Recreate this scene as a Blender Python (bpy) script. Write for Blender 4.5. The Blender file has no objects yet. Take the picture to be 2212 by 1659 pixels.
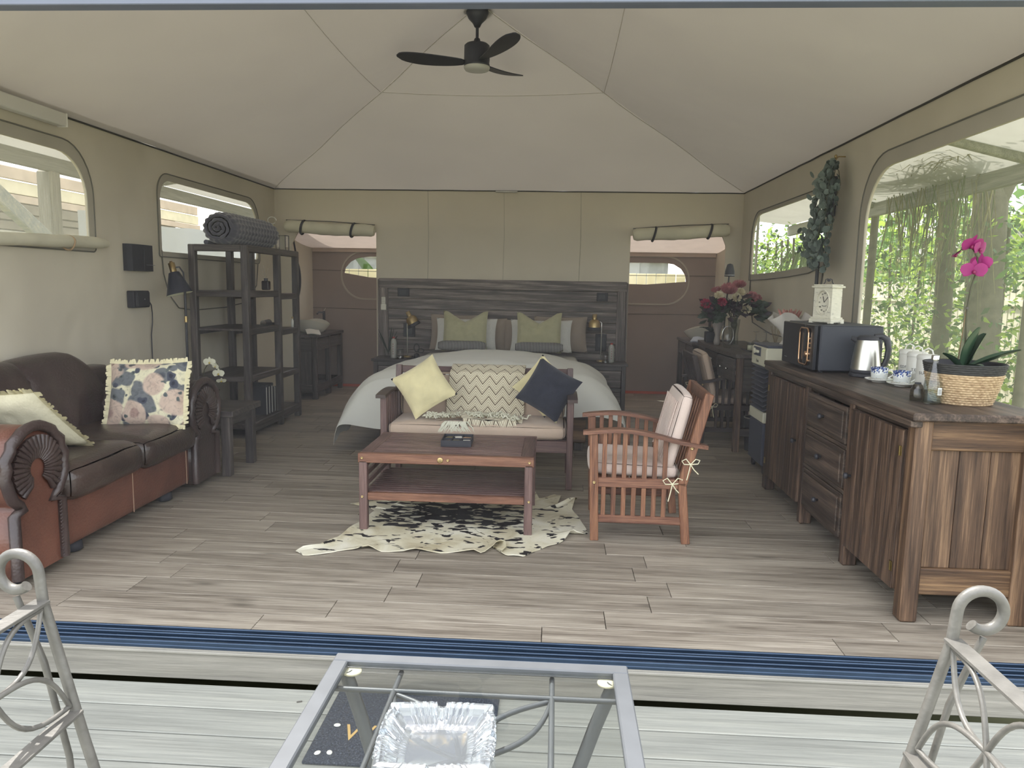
import bpy, bmesh, math, random
from math import sin, cos, pi, radians, sqrt
from mathutils import Vector, Matrix, Euler
from mathutils.geometry import tessellate_polygon

SC = bpy.context.scene
COL = SC.collection
random.seed(7)

# ------------------------------------------------------------------ camera, world, sun, exposure
cam_d = bpy.data.cameras.new('camera'); cam = bpy.data.objects.new('camera', cam_d); COL.objects.link(cam)
cam_d.sensor_width = 36.0; cam_d.lens = 1628.1 / 2212 * 36.0; cam_d.clip_start = 0.05; cam_d.clip_end = 300
_p, _y, _r = 0.12987, 0.057467, 0.017125
_fw = Vector((-sin(_y) * cos(_p), cos(_y) * cos(_p), -sin(_p)))
_ri = Vector((cos(_y), sin(_y), 0)); _up = _ri.cross(_fw)
_r2 = cos(_r) * _ri + sin(_r) * _up; _u2 = -sin(_r) * _ri + cos(_r) * _up
cam.matrix_world = Matrix(((_r2.x, _u2.x, -_fw.x, 0), (_r2.y, _u2.y, -_fw.y, 0), (_r2.z, _u2.z, -_fw.z, 1.45), (0, 0, 0, 1)))
SC.camera = cam

world = bpy.data.worlds.new('sky'); SC.world = world; world.use_nodes = True
wn = world.node_tree; bg = wn.nodes['Background']
sky = wn.nodes.new('ShaderNodeTexSky'); sky.sky_type = 'NISHITA'; sky.sun_disc = False
sky.sun_elevation = radians(60); sky.sun_rotation = radians(-20); sky.air_density = 1.0; sky.dust_density = 2.5; sky.ozone_density = 1.0
wmix = wn.nodes.new('ShaderNodeMixRGB'); wmix.blend_type = 'MIX'; wmix.inputs[0].default_value = 0.55
wmix.inputs[2].default_value = (7.3, 7.15, 6.8, 1)
wn.links.new(sky.outputs[0], wmix.inputs[1]); wn.links.new(wmix.outputs[0], bg.inputs[0])
bg.inputs[1].default_value = 0.30

sun_d = bpy.data.lights.new('sun', 'SUN'); sun = bpy.data.objects.new('sun', sun_d); COL.objects.link(sun)
sun_d.energy = 4.2; sun_d.angle = radians(0.6); sun_d.color = (1.0, 0.97, 0.92)
_sd = Vector((-0.34, 0.36, 0.87))          # direction towards the sun: ahead of the camera, to the left, high
sun.rotation_euler = _sd.to_track_quat('Z', 'Y').to_euler()

SC.view_settings.view_transform = 'Standard'; SC.view_settings.look = 'None'
SC.view_settings.gamma = 1.0; SC.view_settings.use_curve_mapping = False
SC.view_settings.exposure = 1.08
cy = SC.cycles
cy.max_bounces = 8; cy.diffuse_bounces = 5; cy.glossy_bounces = 3; cy.transmission_bounces = 6
cy.transparent_max_bounces = 14; cy.caustics_reflective = False; cy.caustics_refractive = False
cy.sample_clamp_indirect = 6.0; cy.use_adaptive_sampling = True; cy.adaptive_threshold = 0.02

# ------------------------------------------------------------------ materials
def lin(c):
    c = c / 255.0
    return c / 12.92 if c <= 0.04045 else ((c + 0.055) / 1.055) ** 2.4
def S(r, g, b): return (lin(r), lin(g), lin(b), 1.0)

class N:
    def __init__(s, name):
        s.m = bpy.data.materials.new(name); s.m.use_nodes = True
        s.t = s.m.node_tree; s.b = s.t.nodes['Principled BSDF']; s.o = s.t.nodes['Material Output']
    def n(s, typ, **kw):
        x = s.t.nodes.new('ShaderNode' + typ)
        for k, v in kw.items():
            if k.startswith('i_'):
                key = k[2:]; key = int(key) if key.isdigit() else key
                x.inputs[key].default_value = v
            else: setattr(x, k, v)
        return x
    def l(s, a, b): s.t.links.new(a, b)
    def set(s, **kw):
        for k, v in kw.items(): s.b.inputs[k.replace('_', ' ')].default_value = v
    def coords(s, scale=(1, 1, 1), rand=True, kind='Object'):
        tc = s.n('TexCoord'); mp = s.n('Mapping'); mp.inputs['Scale'].default_value = scale
        if rand:
            oi = s.n('ObjectInfo'); mu = s.n('MixRGB', blend_type='MULTIPLY'); mu.inputs[0].default_value = 1
            cx = s.n('CombineXYZ'); s.l(oi.outputs['Random'], cx.inputs[0]); s.l(oi.outputs['Random'], cx.inputs[1]); s.l(oi.outputs['Random'], cx.inputs[2])
            ad = s.n('VectorMath', operation='MULTIPLY_ADD'); ad.inputs[1].default_value = (37.0, 53.0, 71.0)
            s.l(cx.outputs[0], ad.inputs[0]); s.l(tc.outputs[kind], ad.inputs[2]); s.l(ad.outputs[0], mp.inputs['Vector'])
        else: s.l(tc.outputs[kind], mp.inputs['Vector'])
        return mp.outputs[0]
    def ramp(s, fac, stops):
        r = s.n('ValToRGB'); e = r.color_ramp.elements
        while len(e) < len(stops): e.new(0.5)
        for x, (p, c) in zip(e, stops): x.position = p; x.color = c
        s.l(fac, r.inputs[0]); return r.outputs[0]
    def bump(s, h, strength=0.2, dist=0.01):
        b = s.n('Bump'); b.inputs['Strength'].default_value = strength; b.inputs['Distance'].default_value = dist
        s.l(h, b.inputs['Height']); s.l(b.outputs[0], s.b.inputs['Normal'])

_mc = {}
def plain(name, rgb, rough=0.6, metal=0.0, var=0.10, vs=6.0, bump=0.0, bs=60.0, sheen=0.0, coat=0.0, translucent=0.0, spec=0.5, emit=0.0, bd=0.01):
    if name in _mc: return _mc[name]
    k = N(name); c = S(*rgb)
    k.set(Roughness=rough, Metallic=metal, Sheen_Weight=sheen, Coat_Weight=coat); k.b.inputs['Specular IOR Level'].default_value = spec
    k.b.inputs['Base Color'].default_value = c
    col = None
    if var > 0:
        v = k.coords(); no = k.n('TexNoise'); no.inputs['Scale'].default_value = vs; no.inputs['Detail'].default_value = 3
        k.l(v, no.inputs['Vector'])
        a = tuple(min(1, x * (1 - var)) for x in c[:3]) + (1,); b = tuple(min(1, x * (1 + var)) for x in c[:3]) + (1,)
        col = k.ramp(no.outputs[0], [(0.3, a), (0.7, b)]); k.l(col, k.b.inputs['Base Color'])
    if bump > 0:
        v = k.coords(); nb = k.n('TexNoise'); nb.inputs['Scale'].default_value = bs; nb.inputs['Detail'].default_value = 2
        k.l(v, nb.inputs['Vector']); k.bump(nb.outputs[0], bump, bd)
    if emit > 0:
        k.b.inputs['Emission Color'].default_value = c; k.b.inputs['Emission Strength'].default_value = emit
    if translucent > 0:
        tr = k.n('BsdfTranslucent'); mx = k.n('MixShader'); mx.inputs[0].default_value = translucent
        tr.inputs[0].default_value = c
        if col: k.l(col, tr.inputs[0])
        k.l(k.b.outputs[0], mx.inputs[1]); k.l(tr.outputs[0], mx.inputs[2]); k.l(mx.outputs[0], k.o.inputs[0])
    _mc[name] = k.m; return k.m

def wood(name, dark, mid, light, axis='x', rough=0.5, fine=1.0, bump=0.15, knots=0.0, coat=0.0, spec=0.4):
    if name in _mc: return _mc[name]
    k = N(name); k.set(Roughness=rough, Coat_Weight=coat); k.b.inputs['Specular IOR Level'].default_value = spec
    i = 'xyz'.index(axis)
    def sc(a, b): v = [b, b, b]; v[i] = a; return tuple(v)
    n1 = k.n('TexNoise', i_Scale=1.0, i_Detail=4.0, i_Distortion=0.8); k.l(k.coords(sc(0.8 * fine, 7 * fine)), n1.inputs['Vector'])
    n2 = k.n('TexNoise', i_Scale=1.0, i_Detail=5.0, i_Roughness=0.7); k.l(k.coords(sc(4 * fine, 130 * fine)), n2.inputs['Vector'])
    wv = k.n('TexWave', wave_type='BANDS', bands_direction='DIAGONAL', i_Scale=1.0, i_Distortion=5.5 + 6 * knots, i_Detail=3.0); wv.inputs['Detail Scale'].default_value = 0.7
    k.l(k.coords(sc(0.55 * fine, 9 * fine)), wv.inputs['Vector'])
    def math(op, a, b, c=None):
        m = k.n('Math', operation=op)
        for q, x in enumerate((a, b, c)):
            if x is None: continue
            if isinstance(x, (int, float)): m.inputs[q].default_value = x
            else: k.l(x, m.inputs[q])
        return m.outputs[0]
    ww = 0.10 + 0.35 * knots
    f = math('MULTIPLY_ADD', wv.outputs['Fac'], ww, math('MULTIPLY_ADD', n1.outputs[0], 0.75, math('MULTIPLY_ADD', n2.outputs[0], 1.35, -0.175)))
    mr0 = k.n('MapRange'); c_ = 0.875 + ww * .5; mr0.inputs['From Min'].default_value = c_ - 0.30 - ww * .4; mr0.inputs['From Max'].default_value = c_ + 0.30 + ww * .4; k.l(f, mr0.inputs[0])
    col = k.ramp(mr0.outputs[0], [(0.08, S(*dark)), (0.5, S(*mid)), (0.92, S(*light))])
    if knots > 0 or 'oak' in name:
        kn = k.n('TexVoronoi', i_Scale=1.0); k.l(k.coords(sc(2.2 * fine, 7.5 * fine)), kn.inputs['Vector'])
        km = k.ramp(kn.outputs['Distance'], [(0.03, (1, 1, 1, 1)), (0.16, (0, 0, 0, 1))])
        mk = math('MULTIPLY', km, n2.outputs[0]); mk = math('MULTIPLY', mk, 1.1)
        dk = k.n('MixRGB'); dk.inputs[2].default_value = S(*[q * .62 for q in dark]); k.l(mk, dk.inputs[0]); k.l(col, dk.inputs[1]); col = dk.outputs[0]
    oi = k.n('ObjectInfo'); mr = k.n('MapRange'); mr.inputs['To Min'].default_value = 0.90; mr.inputs['To Max'].default_value = 1.10
    k.l(oi.outputs['Random'], mr.inputs[0])
    hs = k.n('HueSaturation'); k.l(mr.outputs[0], hs.inputs['Value']); k.l(col, hs.inputs['Color'])
    k.l(hs.outputs[0], k.b.inputs['Base Color'])
    if bump > 0: k.bump(n2.outputs[0] if 'composite' not in name and 'fascia' not in name else math('MULTIPLY_ADD', wv.outputs['Fac'], 1.2, n2.outputs[0]), bump, 0.004)
    _mc[name] = k.m; return k.m

def glass_thin(name, tint=(0.93, 0.95, 0.95, 1), ior=1.45, rough=0.03):
    if name in _mc: return _mc[name]
    k = N(name); k.t.nodes.remove(k.b)
    tr = k.n('BsdfTransparent'); tr.inputs[0].default_value = tint
    gl = k.n('BsdfGlossy'); gl.inputs['Roughness'].default_value = rough
    lw = k.n('LayerWeight'); lw.inputs[0].default_value = 0.5; pw = k.n('Math', operation='POWER'); pw.inputs[1].default_value = 3.5; k.l(lw.outputs['Facing'], pw.inputs[0])
    f0 = ((ior - 1) / (ior + 1)) ** 2; ml = k.n('Math', operation='MULTIPLY_ADD'); ml.inputs[1].default_value = 0.85; ml.inputs[2].default_value = f0; ml.use_clamp = True; k.l(pw.outputs[0], ml.inputs[0])
    mx = k.n('MixShader'); k.l(ml.outputs[0], mx.inputs[0]); k.l(tr.outputs[0], mx.inputs[1]); k.l(gl.outputs[0], mx.inputs[2]); k.l(mx.outputs[0], k.o.inputs[0])
    _mc[name] = k.m; return k.m

def haze_pane(name, amount, rgb=(235, 235, 225)):
    k = N(name); k.t.nodes.remove(k.b)
    tr = k.n('BsdfTransparent'); tr.inputs[0].default_value = (0.97, 0.97, 0.96, 1)
    df = k.n('BsdfDiffuse'); df.inputs[0].default_value = S(*rgb); tl = k.n('BsdfTranslucent'); tl.inputs[0].default_value = S(*rgb)
    m1 = k.n('MixShader'); m1.inputs[0].default_value = 0.6; k.l(df.outputs[0], m1.inputs[1]); k.l(tl.outputs[0], m1.inputs[2])
    v = k.coords(rand=False); no = k.n('TexNoise', i_Scale=1.5, i_Detail=3.0); k.l(v, no.inputs['Vector'])
    mr = k.n('MapRange'); mr.inputs['To Min'].default_value = amount * 0.6; mr.inputs['To Max'].default_value = amount * 1.4; k.l(no.outputs[0], mr.inputs[0])
    m2 = k.n('MixShader'); k.l(mr.outputs[0], m2.inputs[0]); k.l(tr.outputs[0], m2.inputs[1]); k.l(m1.outputs[0], m2.inputs[2]); k.l(m2.outputs[0], k.o.inputs[0])
    return k.m

# ------------------------------------------------------------------ geometry builder
class G:
    def __init__(s): s.v = []; s.f = []; s.sm = []; s.mi = []
    def add(s, vs, fs, smooth=False, mi=0):
        o = len(s.v); s.v += [tuple(x) for x in vs]
        for f in fs: s.f.append([i + o for i in f]); s.sm.append(smooth); s.mi.append(mi)
        return s
    def box(s, c, d, ch=0.0, R=None, mi=0):
        hx, hy, hz = d[0] / 2, d[1] / 2, d[2] / 2; c = Vector(c)
        if ch <= 0:
            vs = [(x, y, z) for x in (-hx, hx) for y in (-hy, hy) for z in (-hz, hz)]
            fs = [(0, 1, 3, 2), (4, 6, 7, 5), (0, 4, 5, 1), (2, 3, 7, 6), (0, 2, 6, 4), (1, 5, 7, 3)]
        else:
            ch = min(ch, hx * .9, hy * .9, hz * .9)
            vs = []; ix = {}
            for a in (-1, 1):
                for b in (-1, 1):
                    for e in (-1, 1):
                        for k in range(3):
                            p = [a * (hx - ch), b * (hy - ch), e * (hz - ch)]
                            p[k] = (a * hx, b * hy, e * hz)[k]
                            ix[(a, b, e, k)] = len(vs); vs.append(tuple(p))
            fs = []
            for k in range(3):
                u, w = [q for q in range(3) if q != k]
                for sg in (-1, 1):
                    q = []
                    for (p1, p2) in ((-1, -1), (1, -1), (1, 1), (-1, 1)):
                        key = [0, 0, 0]; key[k] = sg; key[u] = p1; key[w] = p2
                        q.append(ix[(*key, k)])
                    if (sg > 0) == (k == 1): q.reverse()
                    fs.append(q)
            for k in range(3):                     # edges run along axis k
                u, w = [q for q in range(3) if q != k]
                for a in (-1, 1):
                    for b in (-1, 1):
                        q = []
                        for (t, fa) in ((-1, u), (1, u), (1, w), (-1, w)):
                            key = [0, 0, 0]; key[k] = t; key[u] = a; key[w] = b
                            q.append(ix[(*key, fa)])
                        fs.append(q)
            for a in (-1, 1):
                for b in (-1, 1):
                    for e in (-1, 1): fs.append([ix[(a, b, e, 0)], ix[(a, b, e, 1)], ix[(a, b, e, 2)]])
        vs = [Vector(p) for p in vs]
        if R is not None: vs = [R @ p for p in vs]
        return s.add([p + c for p in vs], fs, False, mi)
    def beam(s, p0, p1, w, h, ch=0.0, up=(0, 0, 1), mi=0):
        p0 = Vector(p0); p1 = Vector(p1); d = p1 - p0; L = d.length; d.normalize(); up = Vector(up)
        if abs(d.dot(up)) > 0.99: up = Vector((0, 1, 0))
        y = up.cross(d).normalized(); z = d.cross(y)
        R = Matrix((d, y, z)).transposed()
        return s.box((p0 + p1) / 2, (L, w, h), ch, R, mi)
    def tube(s, pts, r, seg=8, closed=False, caps=True, mi=0, flat=1.0):
        P = [Vector(p) for p in pts]; n = len(P); R = r if isinstance(r, (list, tuple)) else [r] * n
        vs = []; up = Vector((0, 0, 1)); prev = None
        for i in range(n):
            if closed: t = P[(i + 1) % n] - P[i - 1]
            else: t = P[min(i + 1, n - 1)] - P[max(i - 1, 0)]
            if t.length < 1e-9: t = Vector((0, 0, 1))
            t.normalize()
            if prev is None:
                a = up if abs(t.dot(up)) < 0.95 else Vector((1, 0, 0)); x = a.cross(t).normalized()
            else:
                x = prev - t * prev.dot(t)
                x = x.normalized() if x.length > 1e-6 else Vector((1, 0, 0))
            prev = x; y = t.cross(x)
            for k in range(seg):
                a = 2 * pi * k / seg; vs.append(P[i] + (x * cos(a) + y * sin(a) * flat) * R[i])
        fs = []; m = n if closed else n - 1
        for i in range(m):
            j = (i + 1) % n
            for k in range(seg): fs.append((i * seg + k, i * seg + (k + 1) % seg, j * seg + (k + 1) % seg, j * seg + k))
        s.add(vs, fs, True, mi)
        if caps and not closed:
            s.add(vs[:seg], [list(range(seg))[::-1]], False, mi); s.add(vs[-seg:], [list(range(seg))], False, mi)
        return s
    def lathe(s, prof, seg=24, c=(0, 0, 0), R=None, smooth=True, mi=0, ang=2 * pi, sx=1.0, sy=1.0, rip=None):
        vs = []; full = ang > 6.28; m = seg if full else seg + 1
        for (r, z) in prof:
            for k in range(m):
                a = ang * k / seg; rr = r * (1 + (rip(a, z) if rip else 0))
                p = Vector((rr * cos(a) * sx, rr * sin(a) * sy, z))
                if R is not None: p = R @ p
                vs.append(p + Vector(c))
        fs = []
        for i in range(len(prof) - 1):
            for k in range(seg):
                k2 = (k + 1) % m; fs.append((i * m + k, i * m + k2, (i + 1) * m + k2, (i + 1) * m + k))
        return s.add(vs, fs, smooth, mi)
    def ell(s, c, r, seg=12, rings=8, R=None, mi=0):
        vs = []
        for i in range(rings + 1):
            t = pi * i / rings
            for k in range(seg):
                a = 2 * pi * k / seg; p = Vector((r[0] * sin(t) * cos(a), r[1] * sin(t) * sin(a), r[2] * cos(t)))
                if R is not None: p = R @ p
                vs.append(p + Vector(c))
        fs = [(i * seg + k, (i + 1) * seg + k, (i + 1) * seg + (k + 1) % seg, i * seg + (k + 1) % seg) for i in range(rings) for k in range(seg)]
        return s.add(vs, fs, True, mi)
    def grid(s, fn, nu, nv, wrapu=False, smooth=True, mi=0):
        mu = nu if wrapu else nu + 1
        vs = [fn(i / nu, j / nv) for j in range(nv + 1) for i in range(mu)]
        fs = [(j * mu + i, j * mu + (i + 1) % mu, (j + 1) * mu + (i + 1) % mu, (j + 1) * mu + i) for j in range(nv) for i in range(nu)]
        return s.add(vs, fs, smooth, mi)
    def plate(s, outer, holes, t, mp, mi=0, smooth=False):
        """flat sheet of thickness t with holes; mp maps (u, v, w) to a point"""
        loops = [outer] + list(holes); flat = [p for L in loops for p in L]
        tri = tessellate_polygon([[Vector((p[0], p[1], 0)) for p in L] for L in loops])
        n = len(flat); vs = [mp(p[0], p[1], 0) for p in flat] + [mp(p[0], p[1], t) for p in flat]
        fs = [tuple(q) for q in tri] + [tuple(i + n for i in reversed(q)) for q in tri]
        o = 0
        for L in loops:
            m = len(L)
            for i in range(m): a = o + i; b = o + (i + 1) % m; fs.append((a, b, b + n, a + n))
            o += m
        return s.add(vs, fs, smooth, mi)
    def xf(s, M): s.v = [tuple(M @ Vector(p)) for p in s.v]; return s
    def mesh(s, name, mats):
        me = bpy.data.meshes.new(name); me.from_pydata(s.v, [], s.f)
        me.polygons.foreach_set('use_smooth', s.sm)
        for m in (mats if isinstance(mats, (list, tuple)) else [mats]): me.materials.append(m)
        if any(s.mi): me.polygons.foreach_set('material_index', s.mi)
        bm = bmesh.new(); bm.from_mesh(me); bmesh.ops.recalc_face_normals(bm, faces=bm.faces); bm.to_mesh(me); bm.free()
        me.update(); return me

def O(name, g, mats, parent=None, loc=(0, 0, 0), rot=(0, 0, 0), label=None, kind=None, W=False, cat=None, group=None):
    """one object from a builder; W=True: the builder holds world coordinates, the parent's are taken off"""
    if W and parent is not None:
        M = MW(parent).inverted(); g.xf(M)
    me = g.mesh(name, mats) if isinstance(g, G) else g
    o = bpy.data.objects.new(name, me); COL.objects.link(o); o.location = loc; o.rotation_euler = rot
    if parent is not None: o.parent = parent
    if label: o['label'] = label
    if kind: o['kind'] = kind
    if cat: o['category'] = cat
    if group: o['group'] = group
    return o
def MW(o):
    M = Matrix.LocRotScale(o.location, o.rotation_euler, o.scale)
    return MW(o.parent) @ M if o.parent else M
def T(name, label, cat, loc=(0, 0, 0), rz=0.0, group=None):
    o = bpy.data.objects.new(name, None); COL.objects.link(o); o.empty_display_size = 0.1
    o.location = loc; o.rotation_euler = (0, 0, rz); o['label'] = label; o['category'] = cat
    if group: o['group'] = group
    return o
def one(name, g, mats, label, cat, loc=(0, 0, 0), rz=0, group=None, rot=None):
    return O(name, g, mats, loc=loc, rot=rot if rot else (0, 0, rz), label=label, cat=cat, group=group)
def struct(name, g, mats, parent=None, loc=(0, 0, 0)):
    o = O(name, g, mats, parent, loc=loc)
    if parent is None: o['kind'] = 'structure'
    return o
def dup(root, loc, rz=0.0, label=None, group=None, parent=None):
    r = root.copy(); COL.objects.link(r); r.parent = parent
    r.location = loc; r.rotation_euler = (root.rotation_euler[0], root.rotation_euler[1], rz)
    if label: r['label'] = label
    if group: r['group'] = group
    def rec(a, b):
        for ch in list(a.children):
            c = ch.copy(); COL.objects.link(c); c.parent = b; rec(ch, c)
    rec(root, r); return r
def text(name, s, size, mat, parent, loc, rot, align='CENTER', ext=0.0004, sx=1.0, font=None):
    cu = bpy.data.curves.new(name, 'FONT'); cu.body = s; cu.size = size; cu.align_x = align; cu.align_y = 'CENTER'; cu.extrude = ext
    to = bpy.data.objects.new(name + '_src', cu); COL.objects.link(to)
    dg = bpy.context.evaluated_depsgraph_get(); me = bpy.data.meshes.new_from_object(to.evaluated_get(dg))
    bpy.data.objects.remove(to); me.materials.clear(); me.materials.append(mat)
    o = bpy.data.objects.new(name, me); COL.objects.link(o); o.parent = parent; o.location = loc; o.rotation_euler = rot; o.scale = (sx, 1, 1)
    return o
def rrect(x0, x1, y0, y1, r, n=6):
    """rounded rectangle, r = (bl, br, tr, tl)"""
    if not isinstance(r, (tuple, list)): r = (r,) * 4
    out = []
    for (cx, cy_, a0, rr) in ((x0 + r[0], y0 + r[0], pi, r[0]), (x1 - r[1], y0 + r[1], 1.5 * pi, r[1]), (x1 - r[2], y1 - r[2], 0, r[2]), (x0 + r[3], y1 - r[3], 0.5 * pi, r[3])):
        if rr < 1e-4: out.append((cx, cy_)); continue
        for k in range(n + 1):
            a = a0 + 0.5 * pi * k / n; out.append((cx + rr * cos(a), cy_ + rr * sin(a)))
    return out
def nz(x, y=0.0, z=0.0, s=1.0):
    from mathutils import noise
    return noise.noise(Vector((x * s, y * s, z * s)))

# shared materials
M_canvas = plain('canvas', (213, 206, 190), 0.85, var=0.05, vs=1.2, bump=0.6, bs=1.8, bd=0.09, translucent=0.10, spec=0.15)
M_roof = plain('roof canvas', (191, 184, 173), 0.85, var=0.04, vs=0.9, bump=0.5, bs=1.6, bd=0.08, translucent=0.05, spec=0.15)
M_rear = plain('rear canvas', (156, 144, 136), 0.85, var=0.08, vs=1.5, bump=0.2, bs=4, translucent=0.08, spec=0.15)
M_hem = plain('canvas hem', (178, 173, 160), 0.85, var=0.06, vs=3, bump=0.2, bs=10, spec=0.15)
M_seam = plain('seam', (96, 93, 86), 0.9, var=0)
M_roll = plain('rolled canvas', (208, 204, 184), 0.85, var=0.08, vs=5, bump=0.4, bs=8, spec=0.15)
M_strap = plain('black strap', (50, 48, 52), 0.8, var=0)
M_black = plain('black plastic', (52, 52, 58), 0.45, var=0.06)
M_blackmatte = plain('matt black', (48, 48, 54), 0.7, var=0.06)
M_brass = plain('brass', (186, 164, 118), 0.35, 1.0, var=0.05)
M_copper = plain('copper trim', (206, 168, 138), 0.25, 1.0, var=0.03)
M_steel = plain('brushed steel', (190, 188, 180), 0.28, 1.0, var=0.06, vs=20)
M_chrome = plain('chrome', (210, 210, 210), 0.12, 1.0, var=0)
M_white = plain('white ceramic', (225, 225, 218), 0.2, var=0.02, coat=0.4)
M_cream = plain('cream cord', (220, 214, 184), 0.8, var=0.05)
M_navy = plain('navy cloth', (46, 48, 58), 0.95, var=0.12, vs=30, bump=0.3, bs=200, sheen=0.3, spec=0.1)
M_gthin = glass_thin('clear glass')
M_leaf = plain('leaf green', (60, 92, 52), 0.45, var=0.25, vs=9, translucent=0.2)
# ================================================================== THE SETTING
XL, XR, YB, YR, ZE = -3.4, 2.12, 9.02, 10.4, 2.55
APEX = Vector((-0.66, 6.15, 3.62))

# ground far below the deck
k = N('ground'); k.set(Roughness=0.95)
v = k.coords(rand=False); no = k.n('TexNoise', i_Scale=1.3, i_Detail=6.0); k.l(v, no.inputs['Vector'])
k.l(k.ramp(no.outputs[0], [(0.3, S(96, 92, 70)), (0.55, S(120, 122, 84)), (0.75, S(150, 140, 112))]), k.b.inputs['Base Color'])
struct('ground', G().box((0, 8, -0.42), (90, 80, 0.1)), k.m)

# interior floor: vinyl planks laid across the tent
M_plank = wood('grey oak vinyl', (106, 97, 86), (148, 139, 126), (178, 169, 154), 'x', 0.46, 0.8, 0.10, coat=0.0, spec=0.35)
M_sub = plain('floor underlay', (70, 66, 60), 0.9, var=0)
floor = struct('floor', G().box(((XL + XR) / 2, (2.9 + YR) / 2, -0.055), (XR - XL, YR - 2.9, 0.09)), M_sub)
PW, PL = 0.182, 1.22
pm = G().box((0, 0, 0), (PL - 0.003, PW - 0.003, 0.010), 0.0015).mesh('plank', M_plank)
rr = random.Random(3); row = 0; y = 2.9
while y < YR - 0.02:
    w = min(PW, YR - y); x = XL - rr.random() * PL
    while x < XR:
        a, b = max(x, XL), min(x + PL, XR)
        if b - a > 0.02:
            full = (b - a) > PL - 1e-4 and w > PW - 1e-4
            me = pm if full else G().box((0, 0, 0), (b - a - 0.003, w - 0.003, 0.010), 0.0015).mesh('plank', M_plank)
            O('plank', me, None, floor, loc=((a + b) / 2, y + w / 2, -0.005 + rr.uniform(-0.0004, 0.0004)))
        x += PL
    y += PW; row += 1

# threshold track, riser board and the deck one step lower
M_alu = plain('slate blue aluminium', (58, 74, 94), 0.35, 0.6, var=0.12, vs=9)
M_head = plain('haze-tinted blue header', (104, 110, 126), 0.5, 0.0, var=0.05, vs=3)  # bluish cast of lens haze mixed into the beam colour
tr = struct('trim_1', G().box((-0.64, 2.835, -0.012), (6.9, 0.13, 0.024), 0.003), M_alu)
for yy, zz, ww in ((2.894, 0.010, 0.012), (2.862, 0.008, 0.008), (2.838, 0.011, 0.010), (2.806, 0.009, 0.008), (2.780, 0.007, 0.016)):
    O('track_rail', G().box((-0.64, yy, zz), (6.9, ww, 0.018), 0.003), M_alu, tr)
M_deck = wood('grey composite board', (130, 131, 124), (148, 149, 141), (164, 164, 154), 'x', 0.7, 0.6, 0.35)
M_fascia = wood('embossed fascia board', (114, 111, 104), (132, 129, 120), (150, 146, 136), 'x', 0.75, 0.45, 0.8)
rs = struct('trim_2', G().box((-0.64, 2.80, -0.085), (8.5, 0.03, 0.118)), plain('dark underfloor', (40, 38, 36), 0.9, var=0))
O('fascia_board', G().box((-0.64, 2.774, -0.075), (8.5, 0.022, 0.125), 0.004), M_fascia, rs)
O('nosing', G().box((-0.64, 2.762, -0.022), (8.5, 0.016, 0.012), 0.003), plain('nosing', (140, 137, 128), .6), rs)
deck = struct('deck', G().box((-0.64, 0.6, -0.225), (8.6, 4.4, 0.09)), plain('deck joists', (30, 30, 30), 0.9, var=0))
dm = G().box((0, 0, 0), (8.5, 0.158, 0.024), 0.003).mesh('board', M_deck)
for i in range(26): O('board', dm, None, deck, loc=(-0.64, 2.672 - 0.165 * i, -0.162))

# header beam of the folding door and canvas above it
hd = struct('trim_3', G().box((-0.64, 2.90, 2.56), (5.9, 0.12, 0.18), 0.006), M_head)
O('track_rail', G().box((-0.64, 2.855, 2.462), (5.9, 0.03, 0.02), 0.003), M_head, hd)
for sx, nm in ((XL - 0.06, 'trim_4'), (XR + 0.06, 'trim_5')):
    struct(nm, G().box((sx, 2.90, 1.24), (0.10, 0.12, 2.46), 0.006), M_head)
struct('wall_front', G().plate([(XL, 2.6), (XR, 2.6), (XR, 2.66), (XL, 2.66)], [], 0.02, lambda u, v, w: (u, 2.95 + w, v)), M_canvas)

# side walls with window openings
H_L1 = rrect(3.05, 5.36, 1.70, 2.31, (0.02, 0.03, 0.30, 0.3), 8)
H_L2 = rrect(6.37, 8.46, 1.69, 2.30, (0.02, 0.05, 0.26, 0.17), 8)
H_R1 = [(6.24, 1.70), (6.6, 1.655), (7.1, 1.635), (7.8, 1.62), (8.50, 1.615)] + [(8.50, 1.95)] + [(8.50 - 0.26 + 0.26 * cos(a), 2.24 - 0.26 + 0.26 * sin(a)) for a in [i * pi / 12 for i in range(7)]] + [(6.24 + 0.2 - 0.2 * sin(a), 2.24 - 0.2 + 0.2 * cos(a)) for a in [i * pi / 12 for i in range(7)]]
H_R2 = rrect(3.05, 5.45, 0.93, 2.26, (0.05, 0.05, 0.36, 0.3), 8)
WO = [(2.9, -0.05), (YR, -0.05), (YR, 2.0), (YB, 2.2), (YB, ZE), (2.9, ZE)]
wl = struct('wall_left', G().plate(WO, [H_L1, H_L2], 0.012, lambda u, v, w: (XL - w, u, v)), M_canvas)
wr = struct('wall_right', G().plate(WO, [H_R1, H_R2], 0.012, lambda u, v, w: (XR + w, u, v)), M_canvas)

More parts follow.
